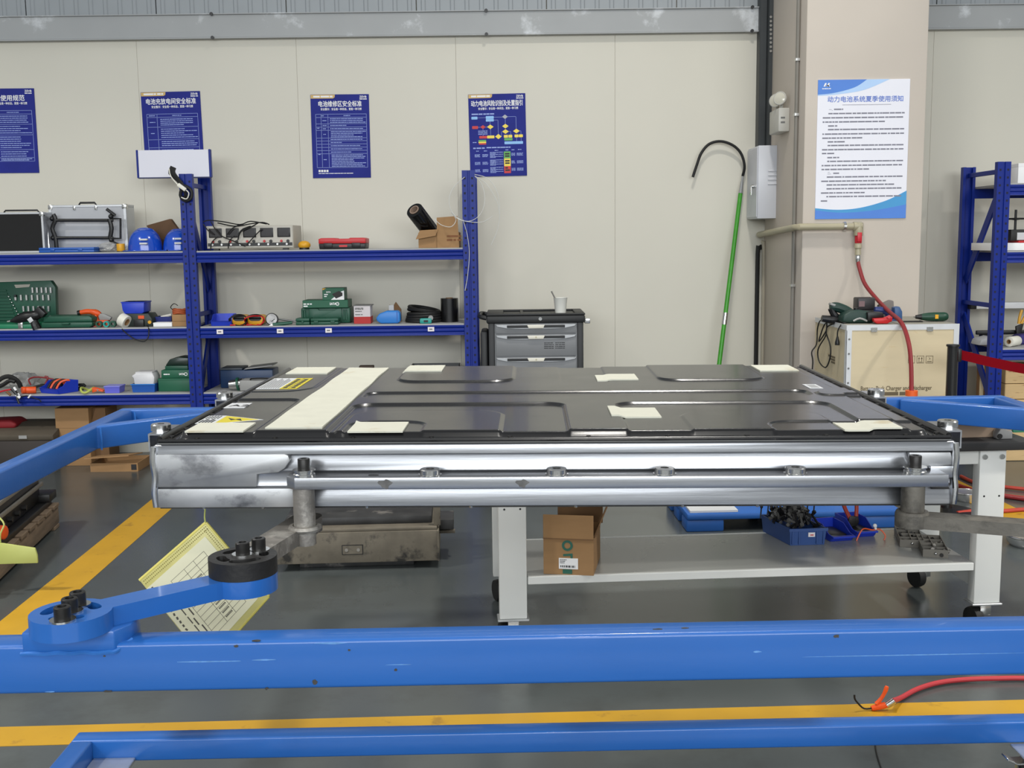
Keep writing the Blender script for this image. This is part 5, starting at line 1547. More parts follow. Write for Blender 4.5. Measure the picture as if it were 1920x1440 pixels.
def parts_bin(name, label, x0, x1, yt, Y, zb, d=0.17, m=None, group='blue open-fronted parts bins', rz=0.0, lowf=0.45, pose=None):
    """stackable bin: high back, low open front with a lip"""
    t, w, h = item(name, label, 'parts bin', x0, x1, yt, Y, zb, group, rz)
    m = m or M_BINBLUE
    th = 0.004
    prof = [(0, 0.004), (0.004, 0), (d, 0), (d + 0.006, h), (d * 0.42, h), (d * 0.2, h * 0.62), (-0.012, h * lowf)]
    for s in (-1, 1):
        MB().prism(prof, s * w / 2 - (th if s > 0 else 0), s * w / 2 + (th if s < 0 else 0), 'x').build('side_wall', m, t, bevel=0.001, seg=1)
    MB().box(-w / 2 + th, w / 2 - th, 0.002, d, 0.0, th).build('floor_plate', m, t)
    MB().prism([(d - th, 0), (d, 0), (d + 0.006, h), (d + 0.006 - th, h)], -w / 2 + th, w / 2 - th, 'x').build('back_wall', m, t, smooth=False)
    MB().prism([(0, 0), (th, 0), (-0.012 + th, h * lowf), (-0.018, h * lowf), (-0.012, h * (lowf - 0.06))], -w / 2 + th, w / 2 - th, 'x').build('front_lip', m, t, smooth=False)
    if pose:
        t.rotation_euler = pose
    return t, w, h
t, w, h = item('parts_bin', 'blue parts bin turned over on the charger box', 'parts bin', 227, 270, 566, 7.58, ztp, 'blue open-fronted parts bins')
MB().prism([(-w / 2, h), (w / 2, h), (w / 2 - 0.006, h * 0.1), (w / 2 - 0.02, 0), (-w / 2 + 0.02, 0), (-w / 2 + 0.006, h * 0.3)], 0, 0.15, 'y').build('shell', M_BINBLUE, t, bevel=0.004)
MB().box(-w / 2 - 0.003, w / 2 + 0.003, -0.003, 0.153, h - 0.008, h).build('rim', M_BINBLUE, t, bevel=0.002, seg=1)
t, w, h = item('carton', 'small white box with a blue tray behind it', 'box', 287, 322, 605, 7.54, ZMID)
MB().box(-w / 2, w / 2, 0, 0.1, 0, h * 0.96).build('body', M_WHITE, t, bevel=0.002)
MB().box(-w / 2 - 0.001, w / 2 + 0.001, -0.001, 0.101, h * 0.8, h).build('lid', M_WHITE, t, bevel=0.002)
t, w, h = item('small_tray', 'navy tray of odds and ends behind the small white box', 'tray', 285, 321, 591, 7.66, ZMID)
MB().open_box(-w / 2, w / 2, 0, 0.12, 0, h * 0.85, 0.004, 0.005).build('tray', mat('navy_tray_plastic', (26, 40, 112), 0.45), t)
MB().cyl((-0.02, 0.05, h * 0.75), (0.05, 0.06, h * 0.98), 0.01, n=8).build('white_rod', M_OFFWHITE, t)
MB().box(-0.05, 0.05, 0.02, 0.10, 0.01, h * 0.7).build('contents', M_BLACK, t)
t, w, h = item('carton', 'small brown carton with orange cord on top, beside the rack post', 'carton', 322, 352, 590, 7.55, ZMID)
MB().box(-w / 2, w / 2, 0, 0.14, 0, h).build('body', M_CARD, t, bevel=0.003)
MB().box(-w / 2 - 0.0005, w / 2 + 0.0005, -0.0008, 0.14, h * 0.42, h * 0.46).build('tape_band', M_CARD2, t)
zc = ZMID + h
t = thing('rope_coil', 'small orange rope coil lying on the small brown carton', 'rope', (PY(337, 588, 7.6).x, 7.6, zc))
for k in range(3):
    MB().tube([(0.045 * math.cos(a) , 0.03 * math.sin(a), 0.008 + 0.012 * k + 0.004 * math.sin(3 * a)) for a in [2 * math.pi * i / 10 for i in range(10)]], 0.007, 6, closed=True).build('coil', mat('rust_orange_cord', (170, 84, 44), 0.6), t)
MB().tube([(-0.04, -0.01, 0.03), (-0.055, -0.02, 0.05), (-0.03, -0.02, 0.075), (-0.005, -0.015, 0.06)], 0.003, 6).build('loose_end', M_BLACKRUB, t)
t = thing('charger_lead', 'thin black lead drooping over the shelf edge below the charger box', 'cable', (PY(255, 618, 7.5).x, 7.5, ZMID))
MB().tube([(PY(x, y, Y).x - t.location.x, Y - 7.5, PY(x, y, Y).z - ZMID) for x, y, Y in ((240, 614, 7.58), (229, 616, 7.52), (238, 626, 7.47), (255, 637, 7.465), (270, 640, 7.465), (278, 632, 7.47), (279, 617, 7.5), (276, 610, 7.57))], 0.004, 6, smooth=5).build('lead', M_BLACKRUB, t)

# --- middle shelf, right bay
parts_bin('parts_bin', 'blue open parts bin beside the rack post on the middle shelf', 395, 434, 590, 7.56, ZMID, 0.13)
for k, (x0, x1, lab) in enumerate(((434, 461, 'yellow multimeter with black lead wrapped around, left of the pair'), (463, 493, 'yellow multimeter with red lead wrapped around, right of the pair'))):
    t, w, h = item('multimeter', lab, 'multimeter', x0, x1, 592, 7.57, ZMID, 'yellow multimeters on the middle shelf')
    MB().prism(rrect(w, h, 0.03, 4, 0, h / 2), 0, 0.16, 'y').build('holster', M_YELL, t, bevel=0.008)
    MB().prism(rrect(w * 0.8, h * 0.5, 0.02, 4, 0, h * 0.72), -0.003, 0.02, 'y').build('end_panel', M_BLACK, t)
    for j in range(2):
        b = MB().tube([((w * 0.55 + 0.006 * j) * math.cos(a), -0.01 - 0.012 * j + 0.03 * math.sin(a * 2), h * 0.5 + (h * (0.62 if j == 0 else 0.5)) * math.sin(a)) for a in [2 * math.pi * i / 12 for i in range(12)]], 0.005, 6, closed=True)
        zz = min(v[2] for v in b.v)
        b.v = [(v[0], v[1], max(v[2], 0.002)) for v in b.v]
        b.build('test_lead', M_BLACKRUB if (k == 0 or j == 0) else M_RED, t)
    for s in (-1, 1):
        MB().cyl((s * 0.02, -0.03, 0.006), (s * 0.05, -0.05, 0.006), 0.005, n=8).build('probe', M_RED, t)
t = thing('dial_gauge', 'round white dial gauge with a rod and green grip', 'gauge', (PY(510, 612, 7.56).x, 7.56, ZMID))
def L(x, y, Y=7.56):
    p = PY(x, y, Y)
    return Vector((p.x - t.location.x, Y - 7.56, p.z - ZMID))
g = MB().lathe([(1e-6, 0), (0.04, 0), (0.043, 0.004), (0.043, 0.028), (0.038, 0.03), (1e-6, 0.03)], 24, L(511, 599) + Vector((0, 0.0, 0)), (0, -1, 0.15)).build('case', M_BLACK, t)
MB().lathe([(1e-6, 0.0302), (0.037, 0.0302)], 24, L(511, 599), (0, -1, 0.15)).build('dial', M_WHITE, g)
MB().cbox(L(512, 600) + Vector((0.006, -0.032, 0)), (0.03, 0.002, 0.004), ry=-0.6).build('needle', M_INK, g)
MB().cyl(L(520, 598), L(556, 603), 0.006, n=8).build('rod', M_CHROME, t)
MB().cyl(L(512, 609, 7.53), L(548, 605, 7.54), 0.014, 0.010, n=10).build('grip', M_GREEN, t)
MB().cyl(L(506, 613, 7.53), L(512, 609, 7.53), 0.012, n=10).build('tip', M_WHITE, t)
def case(label, x0, x1, yt, Y, zb, d, m=M_GREEN, name='tool_case', handle=True, latch=2, split=0.5):
    t, w, h = item(name, label, 'tool case', x0, x1, yt, Y, zb)
    MB().box(-w / 2, w / 2, 0, d, 0, h * split - 0.001).build('base', m, t, bevel=0.005)
    MB().box(-w / 2, w / 2, 0, d, h * split + 0.001, h).build('lid', m, t, bevel=0.005)
    for i in range(latch):
        x = 0 if latch == 1 else -w * 0.3 + w * 0.6 * i / (latch - 1)
        MB().box(x - min(0.018, w * 0.08), x + min(0.018, w * 0.08), -0.005, 0.002, h * (split - 0.2), h * (split + 0.2)).build('latch', m, t, bevel=0.002, seg=1)
    return t, w, h
case('smallest green case beside the gauge grip', 554, 580, 597, 7.53, ZMID, 0.12, latch=1)
case('long flat green case in front of the big green case', 582, 634, 597, 7.53, ZMID, 0.12)
t, w, h = item('tool_case', 'big moulded green case behind two smaller green cases', 'tool case', 563, 656, 577, 7.66, ZMID)
MB().box(-w / 2, w / 2, 0.012, 0.2, 0.0, h).build('body', M_GREEN, t, bevel=0.012)
MB().prism([(-w * 0.33, h * 0.12), (w * 0.33, h * 0.12), (w * 0.33, h * 0.96), (w * 0.22, h * 0.96), (w * 0.19, h * 0.84), (-w * 0.12, h * 0.84), (-w * 0.15, h * 0.96), (-w * 0.33, h * 0.96)], 0.0, 0.014, 'y').build('raised_panel', M_GREEN, t, bevel=0.004)
for s in (-1, 1):
    for k in range(2):
        MB().box(s * w * 0.42 - 0.028 * 0.5 + k * 0.016 - 0.008, s * w * 0.42 - 0.028 * 0.5 + k * 0.016 + 0.004, 0.006, 0.014, h * 0.2, h * 0.85).build('rib', M_GREEN, t, bevel=0.002, seg=1)
zc = ZMID + h
t, w, h = item('product_box', 'long green carton with white lettering on the big green case', 'box', 567, 652, 563, 7.65, zc)
MB().box(-w / 2, w / 2, 0, 0.2, 0, h).build('body', M_GREEN2, t, bevel=0.002, seg=1)
MB().box(w * 0.30, w * 0.305, -0.0006, 0.2, 0, h).build('fold_line', M_GREEN, t)
text('box_lettering', 'SATA', h * 0.42, M_WHITE, t, (w * 0.17, -0.001, h * 0.5), RF, width=w * 0.14, bold=0.0009)
MB().ring((w * 0.27, -0.0004, h * 0.5), (0, -1, 0), h * 0.24, h * 0.16, 0.0006, 16).box(w * 0.27 - h * 0.2, w * 0.27 + h * 0.2, -0.001, 0, h * 0.48, h * 0.52).build('box_emblem', M_WHITE, t, smooth=False)
b = MB()
dashes(b, -w * 0.48, -w * 0.26, h * 0.52, h * 0.16, -0.0008, 8)
dashes(b, -w * 0.48, -w * 0.38, h * 0.24, h * 0.16, -0.0008, 9)
b.build('box_print', M_WHITE, t, smooth=False)['kind'] = 'stuff'
zc2 = zc + h
t, w, h = item('product_box', 'green and white printed box topmost of the green stack', 'box', 604, 645, 540, 7.66, zc2)
MB().box(-w / 2, w / 2, 0, 0.14, 0, h).build('body', M_GREEN2, t, bevel=0.002, seg=1)
MB().prism([(-w * 0.12, 0.002), (w / 2 - 0.001, 0.002), (w / 2 - 0.001, h * 0.78), (w * 0.38, h * 0.72)], -0.0006, 0.001, 'y').build('white_corner', M_WHITE, t, smooth=False)
MB().prism([(-w * 0.06, h * 0.5), (w * 0.12, h * 0.12), (w * 0.42, h * 0.35), (w * 0.42, h * 0.6), (w * 0.26, h * 0.75)], -0.0012, 0.001, 'y').build('printed_battery', M_DARKIRON, t, smooth=False)
MB().prism([(-w / 2 + 0.002, h - 0.002), (-w / 2 + 0.002, h * 0.82), (-w * 0.32, h - 0.002)], -0.0008, 0.001, 'y').build('yellow_corner', M_YELL, t, smooth=False)
text('box_lettering', 'SATA', h * 0.16, M_WHITE, t, (-w * 0.22, -0.001, h * 0.66), RF, width=w * 0.2, bold=0.0006)
b = MB()
for k in range(3):
    dashes(b, -w * 0.42, -w * (0.2 + 0.1 * k), h * (0.47 - 0.16 * k), h * 0.08, -0.0008, 10 + k)
b.build('box_print', M_WHITE, t, smooth=False)['kind'] = 'stuff'
t, w, h = item('product_box', 'white and red box right of the green cases', 'box', 663, 694, 573, 7.6, ZMID)
MB().box(-w / 2, w / 2, 0, 0.13, 0, h).build('body', mat('box_white_card', (206, 200, 202), 0.5), t, bevel=0.002, seg=1)
MB().box(-w / 2 - 0.0006, w / 2 + 0.0006, -0.0006, 0.1306, 0.0, h * 0.38).build('red_band', mat('deep_red_print', (176, 30, 28), 0.5), t, smooth=False)
MB().box(-w / 2 - 0.001, w / 2 + 0.008, -0.001, 0.131, h - 0.003, h + 0.003).build('lid_edge', M_GASKET, t)
b = MB()
for k, (a, z) in enumerate(((0.5, .86), (0.5, .80), (0.4, .68), (0.45, .50))):
    dashes(b, -w * 0.42, -w * 0.42 + w * a, h * z, h * 0.05, -0.0008, 20 + k)
b.build('box_print', M_GASKET, t, smooth=False)['kind'] = 'stuff'
t, w, h = item('tool_pouch', 'bright blue pointed pouch on the middle shelf', 'pouch', 704, 750, 583, 7.57, ZMID)
M_POUCH = mat('bright_blue_pouch', (44, 124, 204), 0.4, var=0.06)
MB().prism([(-w / 2, h * 0.42), (-w * 0.35, h * 0.78), (-w * 0.05, h), (w * 0.42, h), (w / 2, h * 0.8), (w / 2, h * 0.15), (w * 0.4, 0), (-w * 0.3, 0.0), (-w * 0.45, h * 0.2)], 0, 0.09, 'y').build('shell', M_POUCH, t, bevel=0.012, seg=3)
MB().box(w * 0.36, w * 0.39, -0.002, 0.05, h * 0.1, h * 0.95).build('zip', M_BLUECASE, t)
t, w, h = item('carton', 'torn piece of brown card behind the blue pouch', 'card', 727, 752, 566, 7.74, ZMID)
MB().prism([(-w / 2, 0), (w / 2, 0), (w / 2, h * 0.62), (w * 0.1, h), (-w * 0.1, h * 0.8), (-w * 0.4, h * 0.86)], 0, 0.012, 'y').build('card', M_CARD2, t, bevel=0.002)
MB().box(-w * 0.42, -w * 0.05, -0.006, 0, h * 0.3, h * 0.84).build('label', M_LABW, t)
t, w, h = item('cable_coil', 'black cable coil lying between the blue pouch and the black roll', 'cable', 759, 826, 577, 7.58, ZMID)
for k in range(6):
    rr = 1 - 0.03 * k
    MB().tube([(w / 2 * rr * math.cos(a), 0.13 + 0.12 * rr * math.sin(a), 0.012 + k * h / 7 + (0.02 if k > 3 else 0.004) * math.sin(a + k)) for a in [2 * math.pi * i / 16 for i in range(16)]], 0.0125, 7, closed=True).build('turn', M_BLACKRUB, t)
t, w, h = item('tape_measure', 'small teal tape measure in front of the black cable coil', 'tape measure', 787, 809, 597, 7.53, ZMID)
MB().prism(rrect(w, h, 0.01, 4, 0, h / 2), 0, 0.035, 'y').build('case', M_TEAL, t, bevel=0.003)
MB().box(-w * 0.16, w * 0.2, -0.003, 0.001, h * 0.25, h * 0.65).build('label', M_BLACK, t)
MB().cyl((w * 0.42, 0.012, h * 1.05), (w * 0.42, 0.03, h * 1.05), 0.017, n=16).build('hook_disc', M_GREYPL, t)
t, w, h = item('film_roll', 'squat black roll standing at the right end of the middle shelf', 'film roll', 825, 858, 560, 7.62, ZMID)
MB().lathe([(0.025, 0), (w / 2, 0), (w / 2, h), (0.025, h), (0.025, 0)], 32, (0, w / 2, 0)).build('film', mat('satin_black_film', (12, 12, 13), 0.3), t)
MB().lathe([(0.02, -0.0), (0.025, 0), (0.025, h + 0.004), (0.02, h + 0.004), (0.02, 0)], 24, (0, w / 2, 0)).build('core', M_CARD2, t)

# --- bottom shelf, left bay
crumple('plastic_bag', 'large grey plastic bag slumped on the bottom shelf', 'plastic bag', 6, 62, 698, 7.74, ZLOW, M_CLEAR, 0.2, seed=8)
t = thing('ribbed_hose', 'black ribbed hose arching over the bottom shelf end', 'hose', (PY(15, 740, 7.6).x, 7.6, ZLOW))
MB().tube([(PY(x, y, 7.6).x - t.location.x, 0.01 * k, PY(x, y, 7.6).z - ZLOW) for k, (x, y) in enumerate(((-20, 735), (-5, 715), (8, 707), (20, 709), (30, 718), (33, 728)))], 0.016, 8).build('hose', M_BLACKRUB, t)
MB().tube([(PY(x, y, 7.57).x - t.location.x, -0.03, PY(x, y, 7.57).z - ZLOW) for x, y in ((-15, 730), (5, 722), (18, 714), (28, 716))], 0.014, 8).build('hose', M_BLACKRUB, t)
t = thing('cable_plugs', 'bunch of black and white cable plugs hanging over the bottom shelf', 'cable', (PY(32, 740, 7.5).x, 7.5, ZLOW))
def L(x, y, Y=7.47):
    p = PY(x, y, Y)
    return (p.x - t.location.x, Y - 7.5, p.z - ZLOW)
for (a, b_, r_, m_) in (((12, 734), (20, 741), 0.009, M_CARD2), ((22, 728), (34, 742), 0.012, M_BLACK), ((26, 726), (30, 732), 0.009, M_WHITE), ((30, 740), (38, 746), 0.01, M_WHITE), ((31, 744), (36, 757), 0.008, M_BLACK), ((33, 738), (36, 742), 0.008, M_WHITE), ((53, 746), (58, 740), 0.006, M_WHITE)):
    MB().cyl(L(*a), L(*b_), r_, n=8).build('plug', m_, t)
MB().tube([L(36, 745), L(50, 742), L(62, 746), L(74, 750), L(77, 754)], 0.004, 6).build('lead', M_BLACKRUB, t)
MB().tube([L(-10, 738, 7.53), L(10, 732, 7.53), L(24, 730, 7.53)], 0.006, 6).build('lead', M_REDV, t)
t = thing('orange_connector', 'orange high voltage connector left of the blue bin of cables', 'connector', (PY(52, 742, 7.55).x, 7.55, ZLOW))
for (x0, x1, y) in ((41, 47, 735), (50, 66, 736)):
    a = PY(x0, y, 7.55)
    b_ = PY(x1, y, 7.55)
    MB().cyl((a.x - t.location.x, 0.0, 0.026), (b_.x - t.location.x, 0.02, 0.024), 0.024, n=12).build('shell', M_ORANGE, t, bevel=0.003)
t, w, h = parts_bin('parts_bin', 'blue bin of orange wires on the bottom shelf', 67, 118, 716, 7.55, ZLOW, 0.16, rz=-0.5)
for k in range(4):
    MB().tube([(-0.06 + 0.03 * k, 0.03, 0.03), (-0.05 + 0.03 * k, 0.06, h * 0.9), (-0.03 + 0.035 * k, 0.1, h * 1.05), (-0.02 + 0.03 * k, 0.12, 0.04)], 0.008, 6).build('orange_wire' if k % 2 else 'black_wire', M_ORANGE if k % 2 else M_BLACKRUB, t)
t = thing('battery_leads', 'heap of red and black battery leads behind the blue bin', 'cable', (PY(115, 740, 7.7).x, 7.7, ZLOW))
def L(x, y, Y=7.7):
    p = PY(x, y, Y)
    return (p.x - t.location.x, Y - 7.7, max(0.008, p.z - ZLOW))
for (c_, m_, r_) in ((((58, 722), (54, 712), (66, 707), (90, 709), (112, 714), (135, 713), (138, 722)), M_HOSE, 0.006), (((85, 720), (90, 708), (84, 706)), M_HOSE, 0.007), (((60, 728), (80, 722), (120, 722), (158, 721)), M_BLACKRUB, 0.009), (((118, 732), (130, 724), (150, 728), (160, 722)), M_BLACKRUB, 0.010), (((112, 716), (128, 720), (122, 730)), M_ORANGE, 0.012), (((120, 736), (135, 734), (155, 732), (150, 724)), M_BLACKRUB, 0.012)):
    MB().tube([L(*q) for q in c_], r_, 7).build('lead', m_, t)
t = thing('strap_loop', 'yellow-green webbing loop on the bottom shelf', 'strap', (PY(165, 740, 7.56).x, 7.56, ZLOW))
MB().tube([(0.042 * math.cos(a), 0.06 * math.sin(a), 0.022 + 0.014 * math.cos(a * 2)) for a in [2 * math.pi * i / 12 for i in range(12)]], 0.008, 6, closed=True).build('loop', mat('lime_webbing', (176, 186, 90), 0.7), t)
t = thing('clip_pair', 'orange spring clips beside the violet box', 'clip', (PY(186, 740, 7.55).x, 7.55, ZLOW))
for s in (-1, 1):
    MB().prism([(-0.04, 0.004), (0.0, 0.016), (0.036, 0.008), (0.036, 0.022), (0.0, 0.032), (-0.04, 0.042)], s * 0.014 - 0.008, s * 0.014 + 0.008, 'y').build('jaw', M_ORANGE, t, bevel=0.003)
MB().cyl((0, -0.025, 0.024), (0, 0.025, 0.024), 0.006, n=8).build('pivot', M_CHROME, t)
t, w, h = item('plastic_box', 'small translucent violet box on the bottom shelf edge', 'box', 195, 224, 725, 7.53, ZLOW)
MB().open_box(-w / 2, w / 2, 0, 0.11, 0, h, 0.004, 0.004).build('tray', mat('violet_plastic', (104, 106, 212), 0.3), t)
MB().box(-w / 2 - 0.003, w / 2 + 0.003, -0.003, 0.113, h - 0.004, h + 0.004).build('lid', mat('violet_lid_plastic', (130, 132, 224), 0.3), t, bevel=0.001, seg=1)
t, w, h = item('parts_tray', 'open blue tray holding a white bag', 'tray', 246, 290, 720, 7.55, ZLOW)
MB().open_box(-w / 2, w / 2, 0, 0.18, 0, h, 0.005, 0.006).build('tray', M_BLUECASE, t)
MB().box(-w / 2 - 0.006, w / 2 + 0.002, -0.004, 0.0, h - 0.006, h).build('rim', M_POUCH, t)
hb = h
t, w, h = item('white_bag', 'white plastic bag bundle lying in the open blue tray', 'plastic bag', 251, 289, 699, 7.57, ZLOW + 0.006)
r = random.Random(4)
MB().prism([(-w / 2, 0.02), (w / 2 - 0.01, 0.02), (w / 2, h * 0.75), (w * 0.4, h), (-w * 0.42, h), (-w / 2 - 0.02, h * 0.82), (-w / 2 - 0.005, h * 0.7)], 0.0, 0.13, 'y').build('bag', mat('white_film', (214, 214, 216), 0.35, bump=0.5, bscale=25), t, bevel=0.008)
MB().prism([(-w * 0.45, h), (w * 0.4, h), (w * 0.38, h + 0.006), (-w * 0.42, h + 0.006)], 0.005, 0.12, 'y').build('fold', MATS['white_film'], t)
t, w, h = item('product_box', 'large green carton at the foot of the stack by the post', 'box', 296, 360, 710, 7.58, ZLOW)
MB().box(-w / 2, w / 2, 0, 0.22, 0, h).build('body', M_GREEN2, t, bevel=0.004)
MB().box(-w / 2 - 0.001, w / 2 + 0.001, -0.001, 0.221, h * 0.85, h + 0.001).build('lid', M_GREEN2, t, bevel=0.002, seg=1)
z1_ = ZLOW + h + 0.002
t, w, h = item('product_box', 'middle green carton with white lettering by the post', 'box', 302, 355, 694, 7.6, z1_)
MB().box(-w / 2, w / 2, 0, 0.2, 0, h).build('body', M_GREEN2, t, bevel=0.003)
text('box_lettering', 'SATA', h * 0.34, M_WHITE, t, (w * 0.22, -0.001, h * 0.48), RF, width=w * 0.18, bold=0.0009)
MB().ring((w * 0.37, -0.0004, h * 0.48), (0, -1, 0), h * 0.22, h * 0.14, 0.0006, 14).build('box_emblem', M_WHITE, t, smooth=False)
b = MB()
dashes(b, -w * 0.42, -w * 0.16, h * 0.48, h * 0.14, -0.0008, 30)
b.build('box_print', M_WHITE, t, smooth=False)['kind'] = 'stuff'
z2_ = z1_ + h
t, w, h = item('tool_case', 'dark green case with a tilted lid topmost by the post', 'tool case', 309, 352, 686, 7.61, z2_)
MB().box(-w / 2, w / 2, 0, 0.17, 0, h).build('base', M_GREEN, t, bevel=0.004)
MB().prism([(-w / 2, h), (w / 2, h), (w * 0.52, h + 0.055), (w * 0.1, h + 0.06), (-w * 0.3, h + 0.045)], 0.01, 0.17, 'y').build('lid', mat('blackish_green_plastic', (16, 40, 32), 0.3), t, bevel=0.006)

# --- bottom shelf, right bay
t, w, h = item('tool_case', 'dark blue toolbox with its grey lid ajar on the bottom shelf', 'tool case', 412, 511, 690, 7.72, ZLOW)
M_DBLUE = mat('dark_blue_case', (24, 54, 92), 0.4)
MB().box(-w / 2, w / 2, 0, 0.2, 0, h * 0.9).build('base', M_DBLUE, t, bevel=0.008)
MB().prism([(-w * 0.05, h * 0.92), (w * 0.5, h * 1.08), (w * 0.5, h * 1.14), (0.0 * w, h)], -0.01, 0.18, 'y').build('lid', M_GREYPL, t, bevel=0.003)
MB().box(-w / 2, -w * 0.08, 0.005, 0.19, h * 0.9, h).build('lid', mat('grey_blue_lid', (62, 70, 78), 0.5), t, bevel=0.004)
t, w, h = item('motor_unit', 'grey cast motor unit in front of the dark blue toolbox', 'motor', 426, 500, 711, 7.55, ZLOW)
MB().box(-w * 0.2, w / 2, 0, 0.16, 0, h * 0.9).build('housing', M_GREYPL, t, bevel=0.01)
MB().cyl((-w * 0.5, 0.06, h * 0.42), (-w * 0.15, 0.06, h * 0.5), 0.034, 0.044, n=18).build('shaft_end', M_CHROME, t)
MB().ring((-w * 0.3, 0.06, h * 0.46), (1, 0, 0.15), 0.05, 0.03, 0.015, 18).build('flange', M_GREEN, t)
MB().tube([(0.02, 0.02, h * 0.9), (0.03, 0.0, h * 1.02), (0.10, 0.0, h * 1.05), (0.17, 0.02, h * 0.98)], 0.005, 6).build('lead', M_BLACKRUB, t)
t, w, h = item('parts_tray', 'low black tray at the right end of the bottom shelf', 'tray', 768, 860, 688, 7.66, ZLOW)
MB().open_box(-w / 2, w / 2, 0, 0.25, 0, h, 0.006, 0.01).build('tray', M_BLACK, t)
MB().box(-w * 0.3, w * 0.3, 0.05, 0.2, 0.006, h * 0.7).build('contents', M_DARKIRON, t)
t, w, h = item('brush', 'dark brush head lying on the bottom shelf', 'brush', 673, 700, 686, 7.68, ZLOW)
MB().box(-w / 2, w / 2, 0, 0.06, 0, h * 0.75).build('bristles', M_CARD2, t, bevel=0.006)
MB().box(-w / 2, w / 2, 0, 0.06, h * 0.75, h).build('block', mat('dark_wood', (62, 46, 32), 0.6), t, bevel=0.004)
# ------------------------------------------------------------------ floor things under the left rack
def floor_box(name, label, cat, x0, x1, yt, Y, d, m, zb=0.0, rz=0.0):
    t, w, h = item(name, label, cat, x0, x1, yt, Y, zb, None, rz)
    return t, w, h
t, w, h = item('carton', 'brown shipping carton on the floor under the rack', 'carton', 103, 165, 766, 7.62, 0.0)
MB().box(-w / 2, w / 2, 0, 0.28, 0, h).build('body', M_CARD, t, bevel=0.003)
MB().box(-w / 2 - 0.002, w / 2 + 0.002, -0.003, 0.0, h * 0.66, h * 1.0).build('flap', M_CARD, t, bevel=0.001, seg=1)
MB().box(-w / 2, w / 2, 0.0, 0.28, h, h + 0.004).build('top_flap', M_CARD2, t)
t, w, h = item('carton', 'dark brown carton right of the shipping carton under the rack', 'carton', 170, 200, 764, 7.7, 0.0)
MB().box(-w / 2, w / 2, 0, 0.2, 0, h).build('body', M_CARD2, t, bevel=0.003)  # whole carton in the darker cardboard colour
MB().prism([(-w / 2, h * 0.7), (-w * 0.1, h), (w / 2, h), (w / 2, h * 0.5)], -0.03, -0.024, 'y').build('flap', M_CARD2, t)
t, w, h = item('storage_crate', 'dark grey crate with a sheet over it under the rack', 'crate', -40, 97, 806, 7.52, 0.0)
MB().box(-w / 2, w / 2, 0, 0.35, 0.0, h * 0.72).build('body', mat('dark_grey_crate', (52, 46, 42), 0.7, var=0.1), t, bevel=0.008)
MB().prism([(0.0, h * 0.72), (0.40, h * 0.72), (0.40, h * 1.05), (0.2, h * 1.08), (-0.01, h * 0.86)], -w / 2 - 0.01, w / 2 + 0.01, 'x').build('sheet', mat('olive_brown_sheet', (84, 76, 64), 0.8, var=0.12), t, bevel=0.01)
MB().box(w * 0.05, w * 0.16, -0.012, 0.0, h * 0.78, h * 0.86).build('strap', M_GREYPL, t)
zc = h * 0.97
t, w, h = item('red_bag', 'dark red cloth bag lying on the dark grey crate', 'bag', -30, 31, 788, 7.62, zc)
MB().prism([(-w / 2, 0), (w * 0.42, 0), (w / 2, h * 0.5), (w * 0.3, h), (-w / 2, h * 0.92)], 0.0, 0.2, 'y').build('bag', mat('dark_red_cloth', (132, 22, 30), 0.7, var=0.1), t, bevel=0.02, seg=3)
t = thing('carton', 'flattened cardboard tray lying on the floor left of the pack', 'carton', (PZ(205, 862, 0).x, 7.35, 0))
q0, q1 = PY(163, 862, 7.35).x - t.location.x, PY(253, 862, 7.35).x - t.location.x
MB().open_box(q0, q1, 0.05, 0.33, 0, 0.06, 0.006).build('tray', M_CARD, t)
MB().cbox(((q0 + q1) / 2 - 0.03, 0.14, 0.095), (q1 - q0 - 0.02, 0.28, 0.006), rx=-0.12, ry=-0.06).build('flap', M_CARD, t)
MB().box(q1 - 0.045, q1 - 0.01, 0.047, 0.05, 0.012, 0.05).build('printed_mark', M_INK, t)
# left pallet with a black battery on it: runs away from the camera
M_WOOD = mat('grey_pallet_wood', (122, 104, 84), 0.8, var=0.25, scale=6, stretch=(6, 1, 6), bump=0.4, bscale=40)
a, b_ = PZ(112, 985, 0.0), PZ(20, 1062, 0.0)
P0 = Vector((a.x, a.y, 0))
dv = Vector((b_.x - a.x, b_.y - a.y, 0))
ang = math.atan2(a.x - b_.x, a.y - b_.y)
t = thing('wooden_pallet', 'worn wooden pallet at the left edge, carrying a black battery', 'pallet', (a.x, a.y, 0), 0.147)
LP, WP = 1.35, 0.8
for k in range(3):
    x = -0.10 - k * 0.33
    MB().box(x - 0.05, x + 0.10, -LP, 0, 0.02, 0.115).build('stringer', M_WOOD, t, bevel=0.004)
for k in range(9):
    y = -LP + 0.02 + k * 0.15
    MB().box(-WP, 0.01, y, y + 0.11, 0.1155, 0.137).build('deck_board', M_WOOD, t, bevel=0.003, seg=1)
for k in range(3):
    y = -LP + 0.03 + k * 0.6
    MB().box(-WP, 0.005, y, y + 0.1, 0.0, 0.0195).build('bottom_board', M_WOOD, t, bevel=0.003, seg=1)
bt = thing('battery_module', 'black battery module with steel edge strips on the left pallet', 'battery', (a.x, a.y, 0.1375), 0.147)
M_STRIP = mat('dull_steel_strip', (150, 146, 138), 0.45, 0.6, var=0.15)
MB().box(-0.75, -0.06, -1.25, -0.12, 0.03, 0.18).build('body', M_BLACK, bt, bevel=0.01)
MB().box(-0.70, -0.02, -1.2, -0.05, 0.0, 0.03).build('base_plate', M_BLACK, bt, bevel=0.004)
for x, z in ((-0.055, 0.17), (-0.045, 0.115)):
    MB().box(x - 0.012, x, -1.27, -0.10, z, z + 0.022).build('edge_strip', M_STRIP, bt, bevel=0.003)
